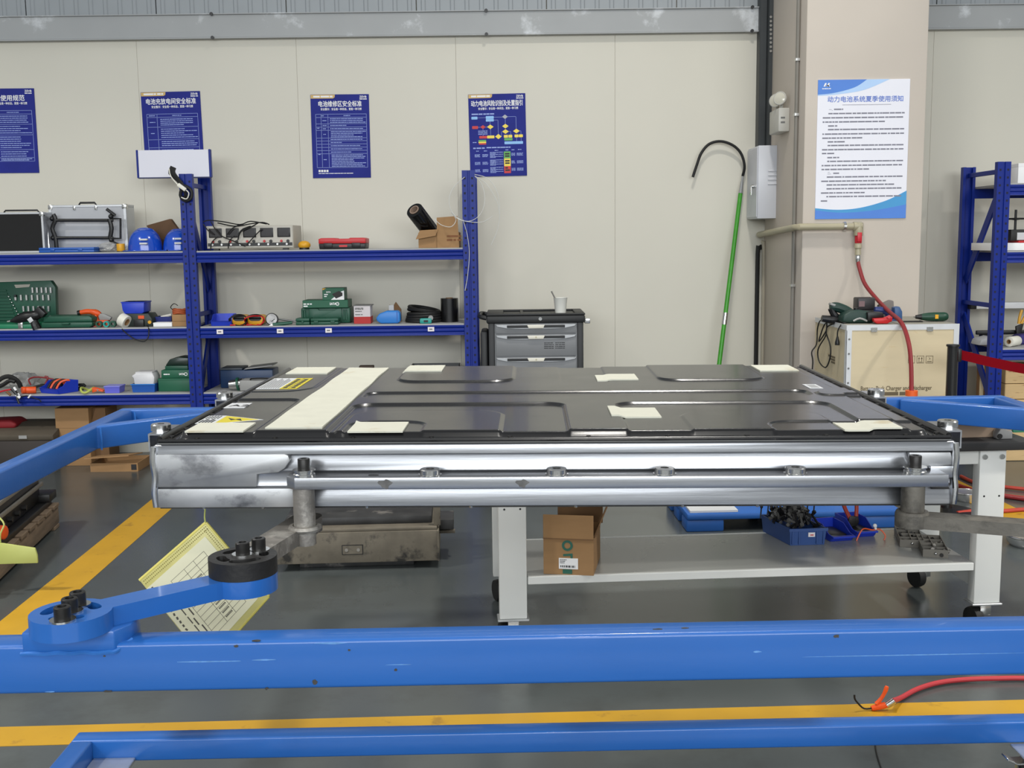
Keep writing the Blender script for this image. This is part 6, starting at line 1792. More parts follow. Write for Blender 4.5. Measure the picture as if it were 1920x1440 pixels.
MB().box(-0.74, -0.075, -1.24, -0.13, 0.1805, 0.196).build('top_plate', mat('dusty_grey_plate', (104, 98, 90), 0.7, var=0.2, scale=20), bt, bevel=0.004)
MB().box(-0.12, 0.0, -0.16, -0.02, 0.03, 0.075).build('end_block', M_BLACK, bt, bevel=0.006)
for k in range(5):
    MB().cyl((-0.06, -0.45 - k * 0.12, 0.075), (-0.038, -0.45 - k * 0.12, 0.075), 0.014, n=10).build('terminal_cap', M_DARKIRON, bt)
MB().lathe([(0.03, 0), (0.034, 0.02), (0.034, 0.06), (0.024, 0.065)], 14, (-0.06, -0.93, 0.075), (1, -0.3, 0)).build('orange_plug', M_ORANGE, bt, bevel=0.002)
# yellow pouch hanging from that battery
M_POUCHY = mat('yellow_green_pouch', (178, 184, 104), 0.5, var=0.05)
q = PY(35, 1055, 4.75)
tp = thing('document_pouch', 'plain yellow document pouch hanging beside the left pallet', 'pouch', (q.x, q.y, PY(40, 1057, 4.75).z), 0.0)
w_ = PY(82, 1040, 4.75).x - PY(9, 1040, 4.75).x
zt0, zt1, zb0, zb1 = PY(10, 1017, 4.75).z - tp.location.z, PY(80, 1027, 4.75).z - tp.location.z, 0.0, 0.012
MB().prism([(-w_ / 2, 0.0), (w_ / 2, 0.003), (w_ / 2, zt1 * 0.55), (w_ / 2 - 0.008, zt1), (-w_ / 2 + 0.005, zt0)], -0.006, 0.006, 'y').build('sleeve', M_POUCHY, tp, bevel=0.003)
MB().tube([(-w_ / 2 + 0.012, 0, zt0), (-w_ / 2 + 0.015, 0, zt0 + 0.04), (-w_ / 2 + 0.03, 0.01, zt0 + 0.08), (-w_ / 2 + 0.005, 0.02, zt0 + 0.11)], 0.004, 6).build('string', M_POUCHY, tp)

# ------------------------------------------------------------------ dirty steel battery tray on the floor under the pack
M_DIRTY = mat('dirty_grey_steel', (112, 105, 92), 0.65, 0.2, var=0.22, scale=9, wear=(52, 50, 47), wear_amt=0.35, wear_scale=8, bump=0.4, bscale=50)
M_DIRTYD = mat('dirty_dark_plate', (58, 58, 58), 0.5, 0.3, var=0.4, scale=8, wear=(120, 116, 110), wear_amt=0.25, wear_scale=7)
c0, c1 = PZ(520, 1075, 0.0), PZ(823, 1062, 0.0)
fl_, fr_ = PY(520, 1060, 5.05), PY(822, 1046, 5.05)
t = thing('battery_tray', 'dirty steel battery tray standing on the floor beneath the pack', 'battery tray', ((fl_.x + fr_.x) / 2, 5.05, 0), 0.05)
w_ = fr_.x - fl_.x
zb_ = PY(670, 1055, 5.05).z
zt_ = PY(670, 998, 5.05).z
MB().box(-w_ / 2, w_ / 2, 0.0, 0.012, zb_, zt_).build('front_plate', M_DIRTY, t, bevel=0.003)
MB().box(-w_ / 2, w_ / 2, 0.012, 0.55, zb_ + 0.01, zt_ - 0.012).build('body', M_DIRTY, t, bevel=0.003)
MB().box(-w_ / 2 + 0.01, w_ / 2 - 0.005, 0.02, 0.10, zt_ - 0.004, zt_ + 0.012).build('top_flange', M_DIRTY, t, bevel=0.003)
MB().box(-w_ / 2 + 0.03, w_ / 2 - 0.03, 0.10, 0.52, zt_ + 0.002, zt_ + 0.05).build('cover', M_DIRTYD, t, bevel=0.012)
MB().box(w_ / 2 - 0.004, w_ / 2 + 0.004, -0.01, 0.4, zb_ - 0.0, zt_ + 0.0).build('end_plate', M_DIRTY, t, bevel=0.002, seg=1)
MB().box(w_ / 2 + 0.004, w_ / 2 + 0.075, 0.12, 0.30, zt_ - 0.03, zt_ + 0.02).build('end_block', M_DIRTYD, t, bevel=0.004)
MB().box(w_ / 2 + 0.004, w_ / 2 + 0.08, 0.16, 0.19, zt_ - 0.06, zt_ - 0.045).build('lug', M_DIRTY, t, bevel=0.002)
MB().box(w_ / 2 - 0.02, w_ / 2 + 0.012, 0.04, 0.07, zt_ + 0.012, zt_ + 0.14).build('lifting_strap', M_DIRTY, t, bevel=0.002)
MB().box(-w_ / 2 + 0.10, w_ / 2 - 0.12, 0.06, 0.50, 0.0, zb_ + 0.01).build('skid', M_DIRTYD, t, bevel=0.004)
zz = (zb_ + zt_) / 2 - 0.01
xx = PY(661, 1030, 5.05).x - t.location.x
MB().box(xx - 0.05, xx + 0.05, -0.003, 0.0, zz - 0.024, zz + 0.024).build('name_plate', M_DARKIRON, t)
MB().box(xx - 0.046, xx + 0.046, -0.005, -0.002, zz - 0.02, zz + 0.02).build('name_plate', M_DIRTY, t)
for s in (-1, 1):
    MB().cyl((xx + s * 0.028, -0.005, zz), (xx + s * 0.028, -0.008, zz), 0.008, n=10).build('rivet', M_STRIP, t)

# ------------------------------------------------------------------ document pouch hanging under the pack
Yq = 2.22
t = thing('document_pouch', 'yellow mesh document pouch with a printed form hanging under the pack', 'pouch', tuple(PY(386, 955, Yq)))
def L(x, y):
    p = PY(x, y, Yq)
    return (p.x - t.location.x, p.z - t.location.z)
M_MESHY = mat('yellow_mesh_film', (204, 196, 124), 0.4, var=0.06, scale=30)
M_PAPER = mat('cream_form_paper', (232, 228, 196), 0.6, var=0.02)
# four corners of the pouch (continuing behind the arm and rail)
A, B, C_, D_ = L(386, 980), L(262, 1088), L(390, 1246), L(504, 1118)
def lerp(p, q, s):
    return (p[0] + (q[0] - p[0]) * s, p[1] + (q[1] - p[1]) * s)
def quad(a, b, c, d):
    return [a, b, c, d]
MB().prism([A, B, C_, D_], -0.003, 0.003, 'y').build('sleeve', M_MESHY, t, bevel=0.0025)
def UV(u, v):
    """u along A->B, v along A->D"""
    return lerp(lerp(A, B, u), lerp(D_, C_, u), v)
MB().prism([UV(0.10, 0.10), UV(0.985, 0.10), UV(0.985, 0.93), UV(0.10, 0.93)], -0.0042, 0.0, 'y').build('paper_form', M_PAPER, t, smooth=False)
b = MB()
def strip(p, q, w, y0=-0.0046, y1=-0.003):
    d = Vector((q[0] - p[0], q[1] - p[1]))
    n = Vector((-d.y, d.x)).normalized() * w / 2
    b.prism([(p[0] + n.x, p[1] + n.y), (p[0] - n.x, p[1] - n.y), (q[0] - n.x, q[1] - n.y), (q[0] + n.x, q[1] + n.y)], y0, y1, 'y')
for k in range(13):
    v = 0.20 + 0.055 * k
    strip(UV(0.22, v), UV(0.72, v), 0.0008)
for u in (0.22, 0.38, 0.52, 0.72):
    strip(UV(u, 0.20), UV(u, 0.86), 0.0008)
b.build('form_rule', mat('grey_form_ink', (120, 116, 104), 0.7), t, smooth=False)['kind'] = 'stuff'
b = MB()
r = random.Random(12)
for k in range(10):
    v = 0.33 + 0.052 * k
    u = 0.40
    while u < 0.50:
        strip(UV(u, v + 0.02), UV(u + 0.012, v + 0.02), 0.0035)
        u += 0.017
for k in range(5):
    v = 0.3 + 0.1 * k
    strip(UV(0.76 + 0.025 * (k % 2), v), UV(0.76 + 0.025 * (k % 2), v + 0.08), 0.003)
    strip(UV(0.83, v - 0.05), UV(0.83, v + 0.03), 0.0025)
for k in range(16):
    strip(UV(0.93 + 0.006 * r.uniform(-1, 1), 0.12 + 0.045 * k), UV(0.93 + 0.006 * r.uniform(-1, 1), 0.12 + 0.045 * k + 0.025), 0.004)
b.build('form_print', mat('dark_form_ink', (92, 88, 80), 0.7), t, smooth=False)['kind'] = 'stuff'
b = MB()
for i in range(40):
    for k in range(2):
        p, q = UV(0.02 + 0.024 * i, 0.03 + 0.03 * k), UV(0.02 + 0.024 * i + 0.012, 0.03 + 0.03 * k)
        strip(p, q, 0.0022, -0.0036, -0.0028)
        p, q = UV(0.03 + 0.03 * k, 0.05 + 0.0225 * i), UV(0.03 + 0.03 * k, 0.05 + 0.0225 * i + 0.011)
        strip(p, q, 0.0022, -0.0036, -0.0028)
b.build('mesh_grid', mat('olive_mesh_print', (140, 132, 70), 0.6), t, smooth=False)['kind'] = 'stuff'  # mesh cells drawn as darker olive dashes
for (p, q) in ((A, B), (A, D_), (D_, C_)):
    MB().tube([(p[0], 0, p[1]), (q[0], 0, q[1])], 0.0035, 8, smooth=1).build('piping', mat('bright_yellow_piping', (212, 200, 104), 0.4), t)
MB().tube([(A[0], 0, A[1] - 0.004), (A[0] - 0.002, 0, A[1] + 0.012), (0, 0, 0.01)], 0.0018, 6).build('cord', M_POUCHY, t)
# ------------------------------------------------------------------ tool cart
M_CARTB = mat('black_cart_plastic', (26, 27, 28), 0.5, var=0.06)
M_CARTG = mat('grey_drawer_steel', (122, 124, 126), 0.4, var=0.04)
M_CARTL = mat('pale_drawer_trim', (176, 178, 180), 0.35, 0.5)
M_GRIP = mat('ivory_grip', (226, 222, 208), 0.4)
YC = 7.38
xa, xb = PY(916, 640, YC).x, PY(1094, 640, YC).x
ztop = PY(1000, 588, YC).z
cart = thing('tool_cart', 'black and grey drawer tool cart against the wall', 'tool cart', ((xa + xb) / 2, YC, 0))
w = xb - xa
D = 0.46
zb = 0.13
MB().box(-w / 2 + 0.03, w / 2 - 0.03, 0.012, D, zb, ztop - 0.06).build('cabinet', M_CARTG, cart, bevel=0.004)
for s in (-1, 1):
    MB().box(s * w / 2 - (0.042 if s > 0 else 0), s * w / 2 + (0.042 if s < 0 else 0), 0, D + 0.01, zb - 0.02, ztop - 0.05).build('corner_post', M_CARTB, cart, bevel=0.008)
# top tray with recesses and rim
MB().box(-w / 2 - 0.012, w / 2 + 0.012, -0.012, D + 0.02, ztop - 0.065, ztop - 0.012).build('top_tray', M_CARTB, cart, bevel=0.012)
for (x0, x1, y0, y1) in ((-w / 2 - 0.012, w / 2 + 0.012, -0.012, 0.04), (-w / 2 - 0.012, w / 2 + 0.012, D - 0.03, D + 0.02), (-w / 2 - 0.012, -w / 2 + 0.10, 0.04, D - 0.03), (w / 2 - 0.05, w / 2 + 0.012, 0.04, D - 0.03)):
    MB().box(x0, x1, y0, y1, ztop - 0.012, ztop).build('tray_rim', M_CARTB, cart, bevel=0.004)
MB().box(-w * 0.16, -w * 0.13, 0.04, D - 0.03, ztop - 0.012, ztop - 0.001).build('tray_rim', M_CARTB, cart)
MB().cyl((0.03, -0.012, ztop - 0.035), (0.03, -0.018, ztop - 0.035), 0.012, n=14).build('lock', M_CHROME, cart)
# side push handle on the left
MB().tube([(-w / 2 - 0.012, 0.03, ztop - 0.03), (-w / 2 - 0.055, 0.05, ztop - 0.02), (-w / 2 - 0.062, 0.2, ztop - 0.02), (-w / 2 - 0.055, D - 0.05, ztop - 0.02), (-w / 2 - 0.012, D - 0.03, ztop - 0.03)], 0.015, 10).build('push_handle', M_CARTB, cart)
MB().box(-w / 2 - 0.055, -w / 2 - 0.005, 0.05, 0.35, 0.2, ztop - 0.12).build('side_bin', M_CARTB, cart, bevel=0.015)
MB().box(w / 2 + 0.012, w / 2 + 0.05, 0.05, 0.08, ztop - 0.075, ztop - 0.04).build('tool_hook', M_CHROME, cart, bevel=0.004)
ys = [607, 627, 669, 709, 749, 790]
zs = [PY(1000, y, YC).z for y in ys]
dw = w - 0.10
for i in range(5):
    z1_, z0_ = zs[i] - 0.004, max(zs[i + 1], zb + 0.01)
    dr = MB().box(-dw / 2, dw / 2, -0.004, 0.012, z0_ + 0.006, z1_ - 0.004).build('drawer', M_CARTG, cart, bevel=0.003)
    hh = 0.026
    MB().prism([(-dw / 2, z1_), (dw / 2, z1_), (dw / 2 - 0.01, z1_ - hh * 0.5), (dw * 0.36, z1_ - hh), (dw * 0.2, z1_ - hh * 1.15), (-dw * 0.2, z1_ - hh * 1.15), (-dw * 0.36, z1_ - hh), (-dw / 2 + 0.01, z1_ - hh * 0.5)], -0.016, -0.004, 'y').build('pull_strip', M_CARTL, dr, bevel=0.002, seg=1)
    MB().prism([(-dw * 0.36, z1_ - 0.004), (dw * 0.36, z1_ - 0.004), (dw * 0.36, z1_ - hh * 0.85), (-dw * 0.36, z1_ - hh * 0.85)], -0.022, -0.015, 'y').build('pull_recess', M_CARTB, dr, bevel=0.002, seg=1)
    MB().prism([(-dw * 0.11, z1_ - 0.002), (dw * 0.11, z1_ - 0.002), (dw * 0.09, z1_ - hh * 1.0), (-dw * 0.09, z1_ - hh * 1.0)], -0.027, -0.02, 'y').build('grip', M_GRIP, dr, bevel=0.003)
    if i:
        MB().cyl((0, -0.027, z1_ - hh * 0.5), (0, -0.029, z1_ - hh * 0.5), 0.006, n=10).build('grip_badge', M_BRASS, dr)
    if i == 1:
        b = MB()
        for r_ in range(4):
            for c_ in range(2):
                dashes(b, dw * (0.1 + 0.14 * c_), dw * (0.22 + 0.14 * c_), z1_ - 0.055 - r_ * 0.012, 0.005, -0.0048, 50 + r_ * 2 + c_)
        b.build('printed_notice', M_INK, dr, smooth=False)['kind'] = 'stuff'
for sx in (-1, 1):
    for y in (0.07, D - 0.07):
        k = MB().box(sx * (w / 2 - 0.07) - 0.03, sx * (w / 2 - 0.07) + 0.03, y - 0.03, y + 0.03, zb - 0.024, zb - 0.0).build('caster_plate', M_CHROME, cart)
        MB().lathe([(0.02, -0.016), (0.05, -0.016), (0.053, 0), (0.05, 0.016), (0.02, 0.016)], 20, (sx * (w / 2 - 0.07), y, 0.053), (1, 0, 0)).build('caster_wheel', M_BLACKRUB, k)
t = thing('cup', 'white paper cup with a spoon on the tool cart', 'cup', (PY(1051, 585, YC + 0.12).x, YC + 0.12, ztop - 0.012))
hz = PY(1051, 558, YC + 0.12).z - (ztop - 0.012)
MB().lathe([(1e-6, 0), (0.036, 0), (0.047, hz - 0.004), (0.050, hz), (0.046, hz), (0.034, 0.006), (1e-6, 0.006)], 28).build('cup_wall', mat('white_paper_cup', (228, 228, 220), 0.5, var=0.01), t)
p0, p1 = PY(1044, 566, YC + 0.12), PY(1034, 546, YC + 0.12)
MB().cyl(p0 - t.location, p1 - t.location, 0.005, n=8).build('spoon', mat('dull_spoon_steel', (140, 138, 134), 0.4, 0.6), t)

# ------------------------------------------------------------------ wooden crate
M_PLY = mat('pale_plywood', (204, 189, 156), 0.65, var=0.05, scale=3, stretch=(1, 1, 4), wear=(196, 172, 128), wear_amt=0.05, wear_scale=5)
M_ZINC = mat('zinc_edge_strip', (206, 208, 210), 0.4, 0.3, var=0.08)
YK0, YK1 = 6.3, 6.96
xa, xb = PY(1588, 640, YK0).x, PY(1797, 640, YK0).x
zk = PY(1690, 609, YK0).z
crate = thing('wooden_crate', 'pale plywood crate with zinc edges and printed lettering', 'crate', ((xa + xb) / 2, YK0, 0))
w = xb - xa
MB().box(-w / 2, w / 2, 0.003, YK1 - YK0, 0.10, zk - 0.004).build('panel', M_PLY, crate, smooth=False)
MB().box(-w / 2, w / 2, 0.003, YK1 - YK0, zk - 0.004, zk).build('lid_panel', mat('dusty_plywood_lid', (150, 146, 134), 0.7, var=0.06), crate, smooth=False)
for (x0, x1, z0, z1) in ((-w / 2 - 0.003, w / 2 + 0.003, zk - 0.03, zk + 0.002), (-w / 2 - 0.003, w / 2 + 0.003, 0.09, 0.12), (-w / 2 - 0.003, -w / 2 + 0.028, 0.12, zk - 0.03), (w / 2 - 0.028, w / 2 + 0.003, 0.12, zk - 0.03)):
    MB().box(x0, x1, 0, 0.006, z0, z1).build('edge_strip', M_ZINC, crate, smooth=False)
for z0, z1 in ((zk - 0.03, zk + 0.002), (0.12, zk - 0.03)):
    pass
MB().box(-w / 2 - 0.004, -w / 2, 0.006, YK1 - YK0, zk - 0.028, zk + 0.002).build('edge_strip', M_ZINC, crate, smooth=False)
MB().box(-w / 2 - 0.004, -w / 2, 0.0, 0.03, 0.12, zk - 0.03).build('edge_strip', M_ZINC, crate, smooth=False)
for x in (-w * 0.4, 0, w * 0.4):
    MB().box(x - 0.05, x + 0.05, 0.0, YK1 - YK0, 0.0, 0.099).build('skid', M_WOOD, crate, bevel=0.004)
nl = None
for i in range(9):
    for s in (-1,):
        q = (s * (w / 2 - 0.013), -0.0005, zk - 0.08 - i * 0.085)
        if nl is None:
            nl = MB().cyl((0, 0, 0), (0, -0.002, 0), 0.006, n=8).build('nail_head', M_GASKET, crate, loc=q)
        else:
            share(nl, 'nail_head', crate, q)
for x in (-w * 0.26, w * 0.24):
    MB().box(x - 0.018, x + 0.018, -0.004, 0.001, zk - 0.04, zk - 0.014).build('clip', M_CHROME, crate, bevel=0.001, seg=1)
M_CINK = mat('faded_black_stencil', (104, 92, 70), 0.8)
xc = (PY(1616, 728, YK0).x + PY(1745, 728, YK0).x) / 2 - crate.location.x
text('crate_lettering', 'Battery Pack Charger and Discharger', 0.036, M_CINK, crate, (xc, 0.002, PY(1690, 728, YK0).z), RF, width=PY(1745, 728, YK0).x - PY(1612, 728, YK0).x, bold=0.0005)
b = MB()
dashes(b, PY(1652, 737, YK0).x - crate.location.x, PY(1722, 737, YK0).x - crate.location.x, PY(1690, 738, YK0).z, 0.02, 0.002, 77)
b.build('crate_print', M_CINK, crate, smooth=False)['kind'] = 'stuff'
for k, (x0, x1) in enumerate(((1703, 1716), (1719, 1733), (1736, 1750))):
    a, c_ = PY(x0, 681, YK0), PY(x1, 667, YK0)
    ax_, cx_ = a.x - crate.location.x, c_.x - crate.location.x
    az, cz = a.z, c_.z
    b = MB()
    lw = 0.0018
    for q in ((ax_, cx_, az, az + lw), (ax_, cx_, cz - lw, cz), (ax_, ax_ + lw, az, cz), (cx_ - lw, cx_, az, cz)):
        b.box(q[0], q[1], 0.0018, 0.003, q[2], q[3])
    m_ = (ax_ + cx_) / 2
    hh = cz - az
    if k == 1:
        for s in (-1, 1):
            xx = m_ + s * 0.008
            b.box(xx - 0.0012, xx + 0.0012, 0.0018, 0.003, az + hh * 0.25, az + hh * 0.65)
            b.prism([(xx - 0.005, az + hh * 0.6), (xx + 0.005, az + hh * 0.6), (xx, az + hh * 0.82)], 0.0018, 0.003, 'y')
        b.box(m_ - 0.013, m_ + 0.013, 0.0018, 0.003, az + hh * 0.14, az + hh * 0.19)
    elif k == 2:
        b.prism([(m_ - 0.004, az + hh * 0.8), (m_ + 0.006, az + hh * 0.62), (m_ - 0.004, az + hh * 0.42), (m_ + 0.002, az + hh * 0.62)], 0.0018, 0.003, 'y')
        b.box(m_ - 0.013, m_ + 0.013, 0.0018, 0.003, az + hh * 0.18, az + hh * 0.26)
    else:
        b.prism([(m_ - 0.008, az + hh * 0.82), (m_ + 0.008, az + hh * 0.82), (m_ + 0.006, az + hh * 0.5), (m_ + 0.0015, az + hh * 0.42), (m_ + 0.0015, az + hh * 0.2), (m_ + 0.006, az + hh * 0.16), (m_ - 0.006, az + hh * 0.16), (m_ - 0.0015, az + hh * 0.2), (m_ - 0.0015, az + hh * 0.42), (m_ - 0.006, az + hh * 0.5)], 0.0018, 0.003, 'y')
    b.build('handling_mark', M_CINK, crate, smooth=False)
b = MB()
for k in range(3):
    z = PY(1570, 668 + k * 5, 6.6).z
    b.box(-w / 2 - 0.0012, -w / 2, 0.22, 0.36 - 0.03 * k, z - 0.006, z + 0.006)
b.build('crate_print', M_CINK, crate, smooth=False)['kind'] = 'stuff'

# ------------------------------------------------------------------ tools on the crate
zk += 0.0025
M_TOOLG = mat('tool_green_rubber', (22, 52, 44), 0.5, var=0.1)
M_TOOLB = mat('dark_blue_tool', (36, 52, 110), 0.45)
def on_crate(name, label, cat, x, Y, rz=0.0):
    return thing(name, label, cat, (PY(x, 605, Y).x, Y, zk), rz)
t = on_crate('power_drill', 'dark green power drill lying at the left crate corner', 'power tool', 1572, 6.55)
def L(x, y, Y=6.55):
    p = PY(x, y, Y)
    return Vector((p.x - t.location.x, Y - 6.55, max(0.012, p.z - zk)))
MB().tube([L(1556, 575), L(1570, 576), L(1590, 584), L(1600, 590)], [0.018, 0.024, 0.028, 0.03, 0.03, 0.03, 0.028, 0.026, 0.024, 0.02], 10).build('motor_housing', M_TOOLG, t)
MB().tube([L(1558, 578), L(1564, 590), L(1575, 600)], [0.02, 0.02, 0.02, 0.022, 0.022, 0.02], 10).build('grip', M_BLACK, t)
MB().cbox(L(1563, 572), (0.05, 0.05, 0.014), ry=0.35).build('top_cover', M_GREYPL, t, bevel=0.004)
MB().cyl(L(1541, 597), L(1556, 599), 0.02, 0.024, n=12).build('chuck', M_BLACK, t)
MB().cyl(L(1556, 600), L(1580, 602), 0.026, n=12).build('gearbox', M_BLACK, t)
t = on_crate('belt_sander', 'dark green sander body in the middle of the crate top tools', 'power tool', 1610, 6.48)
def L(x, y, Y=6.48):
    p = PY(x, y, Y)
    return Vector((p.x - t.location.x, Y - 6.48, max(0.0, p.z - zk)))
pp = [(L(x, y).x, L(x, y).z) for x, y in ((1574, 604), (1576, 590), (1590, 582), (1608, 580), (1632, 584), (1640, 592), (1634, 606), (1590, 607))]
MB().prism(pp, -0.05, 0.05, 'y').build('body', M_TOOLG, t, bevel=0.014, seg=3)
MB().cyl(L(1606, 590), L(1605, 577), 0.015, n=12).build('front_knob', M_BLACK, t)
MB().tube([L(1600, 602, 6.42), L(1612, 597, 6.42), L(1626, 602, 6.42)], 0.006, 6).build('belt_guard', M_GREYPL, t)
t = on_crate('battery_charger', 'black charger block standing up behind the sander', 'charger', 1624, 6.68)
a, c_ = PY(1607, 605, 6.68), PY(1641, 558, 6.68)
w_ = c_.x - a.x
h_ = c_.z - zk
MB().box(-w_ / 2, w_ / 2, 0, 0.1, h_ * 0.45, h_).build('battery', mat('charcoal_plastic', (40, 38, 40), 0.45), t, bevel=0.008)
MB().box(-w_ / 2 - 0.004, w_ / 2 + 0.004, -0.01, 0.11, 0, h_ * 0.45).build('base', M_BLACK, t, bevel=0.006)
MB().box(-w_ * 0.45, -w_ * 0.12, -0.003, 0.0, h_ * 0.6, h_ * 0.85).build('rating_label', mat('dim_rose_label', (120, 96, 98), 0.6), t)
t = on_crate('spring_clamp', 'red clamp lying at the front edge of the crate top', 'clamp', 1653, 6.38)
def L(x, y, Y=6.38):
    p = PY(x, y, Y)
    return Vector((p.x - t.location.x, Y - 6.38, max(0.0, p.z - zk)))
pp = [(L(x, y).x, L(x, y).z) for x, y in ((1636, 597), (1656, 596), (1666, 592), (1672, 594), (1671, 602), (1662, 607), (1642, 607), (1637, 603))]
MB().prism(pp, -0.02, 0.02, 'y').build('jaw', M_RED, t, bevel=0.006)
pp = [(L(x, y).x, L(x, y).z) for x, y in ((1630, 604), (1629, 586), (1658, 586), (1660, 596), (1640, 598))]
MB().prism(pp, 0.02, 0.09, 'y').build('battery', M_BLACK, t, bevel=0.006)
MB().cyl(L(1667, 594, 6.36), L(1667, 594, 6.345), 0.01, n=10).build('pivot', M_RED, t)
t = on_crate('blue_drill', 'dark blue drill half hidden behind the red hose', 'power tool', 1675, 6.6)
def L(x, y, Y=6.6):
    p = PY(x, y, Y)
    return Vector((p.x - t.location.x, Y - 6.6, max(0.0, p.z - zk)))
MB().tube([L(1640, 580), L(1660, 583), L(1672, 590), L(1684, 598)], [0.016, 0.018, 0.02, 0.022, 0.022, 0.022, 0.02, 0.02, 0.018, 0.016], 10).build('motor_housing', M_TOOLB, t)
pp = [(L(x, y).x, L(x, y).z) for x, y in ((1675, 598), (1674, 576), (1684, 574), (1689, 584), (1689, 600))]
MB().prism(pp, -0.03, 0.03, 'y').build('battery', mat('steel_blue_plastic', (52, 84, 128), 0.45), t, bevel=0.006)
MB().tube([L(1666, 592), L(1662, 600), L(1680, 604)], [0.016, 0.016, 0.016, 0.018, 0.018, 0.018], 8).build('grip', M_TOOLB, t)
t = on_crate('grinding_wheel', 'grey grinding stone behind the dark blue drill', 'grinding stone', 1662, 6.76)
def L(x, y, Y=6.76):
    p = PY(x, y, Y)
    return (p.x - t.location.x, max(0.0, p.z - zk))
MB().prism([L(1645, 605), L(1646, 572), L(1668, 562), L(1674, 564), L(1675, 605)], -0.02, 0.02, 'y').build('stone', mat('grey_stone', (118, 112, 108), 0.9, var=0.1), t, bevel=0.006)
t = on_crate('screwdriver_drill', 'green cordless screwdriver lying alone at the right of the crate top', 'power tool', 1745, 6.5)
def L(x, y, Y=6.5):
    p = PY(x, y, Y)
    return Vector((p.x - t.location.x, Y - 6.5, max(0.0, p.z - zk)))
zc_ = 0.027
def LX(x):
    return (L(x, 596).x, 0, zc_)
MB().tube([LX(1727), LX(1740), LX(1755), LX(1770), LX(1777)], [0.018, 0.02, 0.023, 0.025, 0.026, 0.027, 0.027, 0.027, 0.027, 0.027, 0.024, 0.020, 0.014], 14).build('body', mat('bottle_green_rubber', (18, 62, 44), 0.4), t)
MB().cyl(LX(1717), LX(1728), 0.011, 0.018, n=12).build('chuck', M_BLACK, t)
MB().cyl(LX(1713), LX(1718), 0.003, n=6).build('bit', M_CHROME, t)
MB().box(LX(1750)[0], LX(1756)[0], -0.029, -0.02, zc_ - 0.01, zc_ + 0.014).build('badge', M_YELL, t)
t = on_crate('allen_key', 'thin black hex keys beside the cordless screwdriver', 'hex key', 1710, 6.45)
for k in range(2):
    MB().tube([(-0.07, 0.02 * k, 0.004), (0.06, 0.03 * k - 0.01, 0.004), (0.064, 0.03 * k + 0.02, 0.004)], 0.0035, 6, smooth=1).build('key', M_BLACKRUB, t)
t = thing('tool_cables', 'black tool cables with a plug hanging down the crate side', 'cable', (PY(1570, 605, 6.5).x, 6.5, zk))
def L(x, y, Y):
    p = PY(x, y, Y)
    return Vector((p.x - t.location.x, Y - 6.5, p.z - zk))
for c_ in (((1560, 602, 6.6), (1540, 600, 6.75), (1533, 615, 6.85), (1531, 645, 6.86), (1522, 660, 6.86), (1524, 680, 6.86), (1520, 720, 6.86)),
           ((1565, 605, 6.55), (1548, 606, 6.7), (1538, 630, 6.74), (1536, 640, 6.74), (1549, 620, 6.68), (1550, 605, 6.66)),
           ((1575, 604, 6.5), (1552, 612, 6.6), (1548, 630, 6.62), (1534, 655, 6.72), (1536, 678, 6.72), (1548, 689, 6.62), (1556, 672, 6.55), (1557, 650, 6.54), (1549, 625, 6.6)),
           ((1586, 605, 6.42), (1578, 608, 6.41), (1571, 620, 6.41), (1570, 634, 6.41))):
    MB().tube([L(*q) for q in c_], 0.0042, 6, smooth=5).build('cable', M_BLACKRUB, t)
pb = L(1570, 640, 6.41)
MB().lathe([(0.005, 0.03), (0.010, 0.01), (0.014, -0.005), (0.014, -0.022), (1e-6, -0.022)], 10, pb).build('plug', M_BLACK, t)

# ------------------------------------------------------------------ belt barrier
M_BELT = mat('dark_red_belt', (118, 4, 18), 0.85, spec=0.1, var=0.05)
YS = 6.0
q = PY(1787, 650, YS)
t = thing('belt_barrier', 'black barrier post with a red belt in front of the crate', 'barrier', (q.x, YS, 0))
MB().cyl((0, 0, 0.02), (0, 0, q.z), 0.030, n=24).build('post', mat('satin_black_post', (30, 30, 30), 0.25), t)
MB().lathe([(0.03, 0), (0.036, 0.002), (0.036, 0.012), (1e-6, 0.014)], 24, (0, 0, q.z)).build('cap', M_BLACK, t)
MB().lathe([(0.16, 0), (0.16, 0.012), (0.05, 0.02), (0.03, 0.03)], 32).build('foot', M_BLACK, t)
zt_, zb_ = PY(1797, 656, YS).z, PY(1797, 674, YS).z
MB().box(0.025, 0.045, -0.014, 0.014, zb_ - 0.012, zt_ + 0.006).build('belt_clip', M_BLACK, t, bevel=0.003)
g, f = [], []
N = 16
for i in range(N + 1):
    s = i / N
    x = 0.04 + 2.2 * s
    y = -0.55 * s
    sag = -0.30 * s * (1 - s) * 2.0
    for (dy, zz) in ((-0.0012, zt_), (-0.0012, zb_), (0.0012, zb_), (0.0012, zt_)):
        g.append((x, y + dy, zz + sag))
for i in range(N):
    for k in range(4):
        a = i * 4 + k
        b_ = i * 4 + (k + 1) % 4
        f.append((a, b_, b_ + 4, a + 4))
MB().add(g, f).build('belt', M_BELT, t)

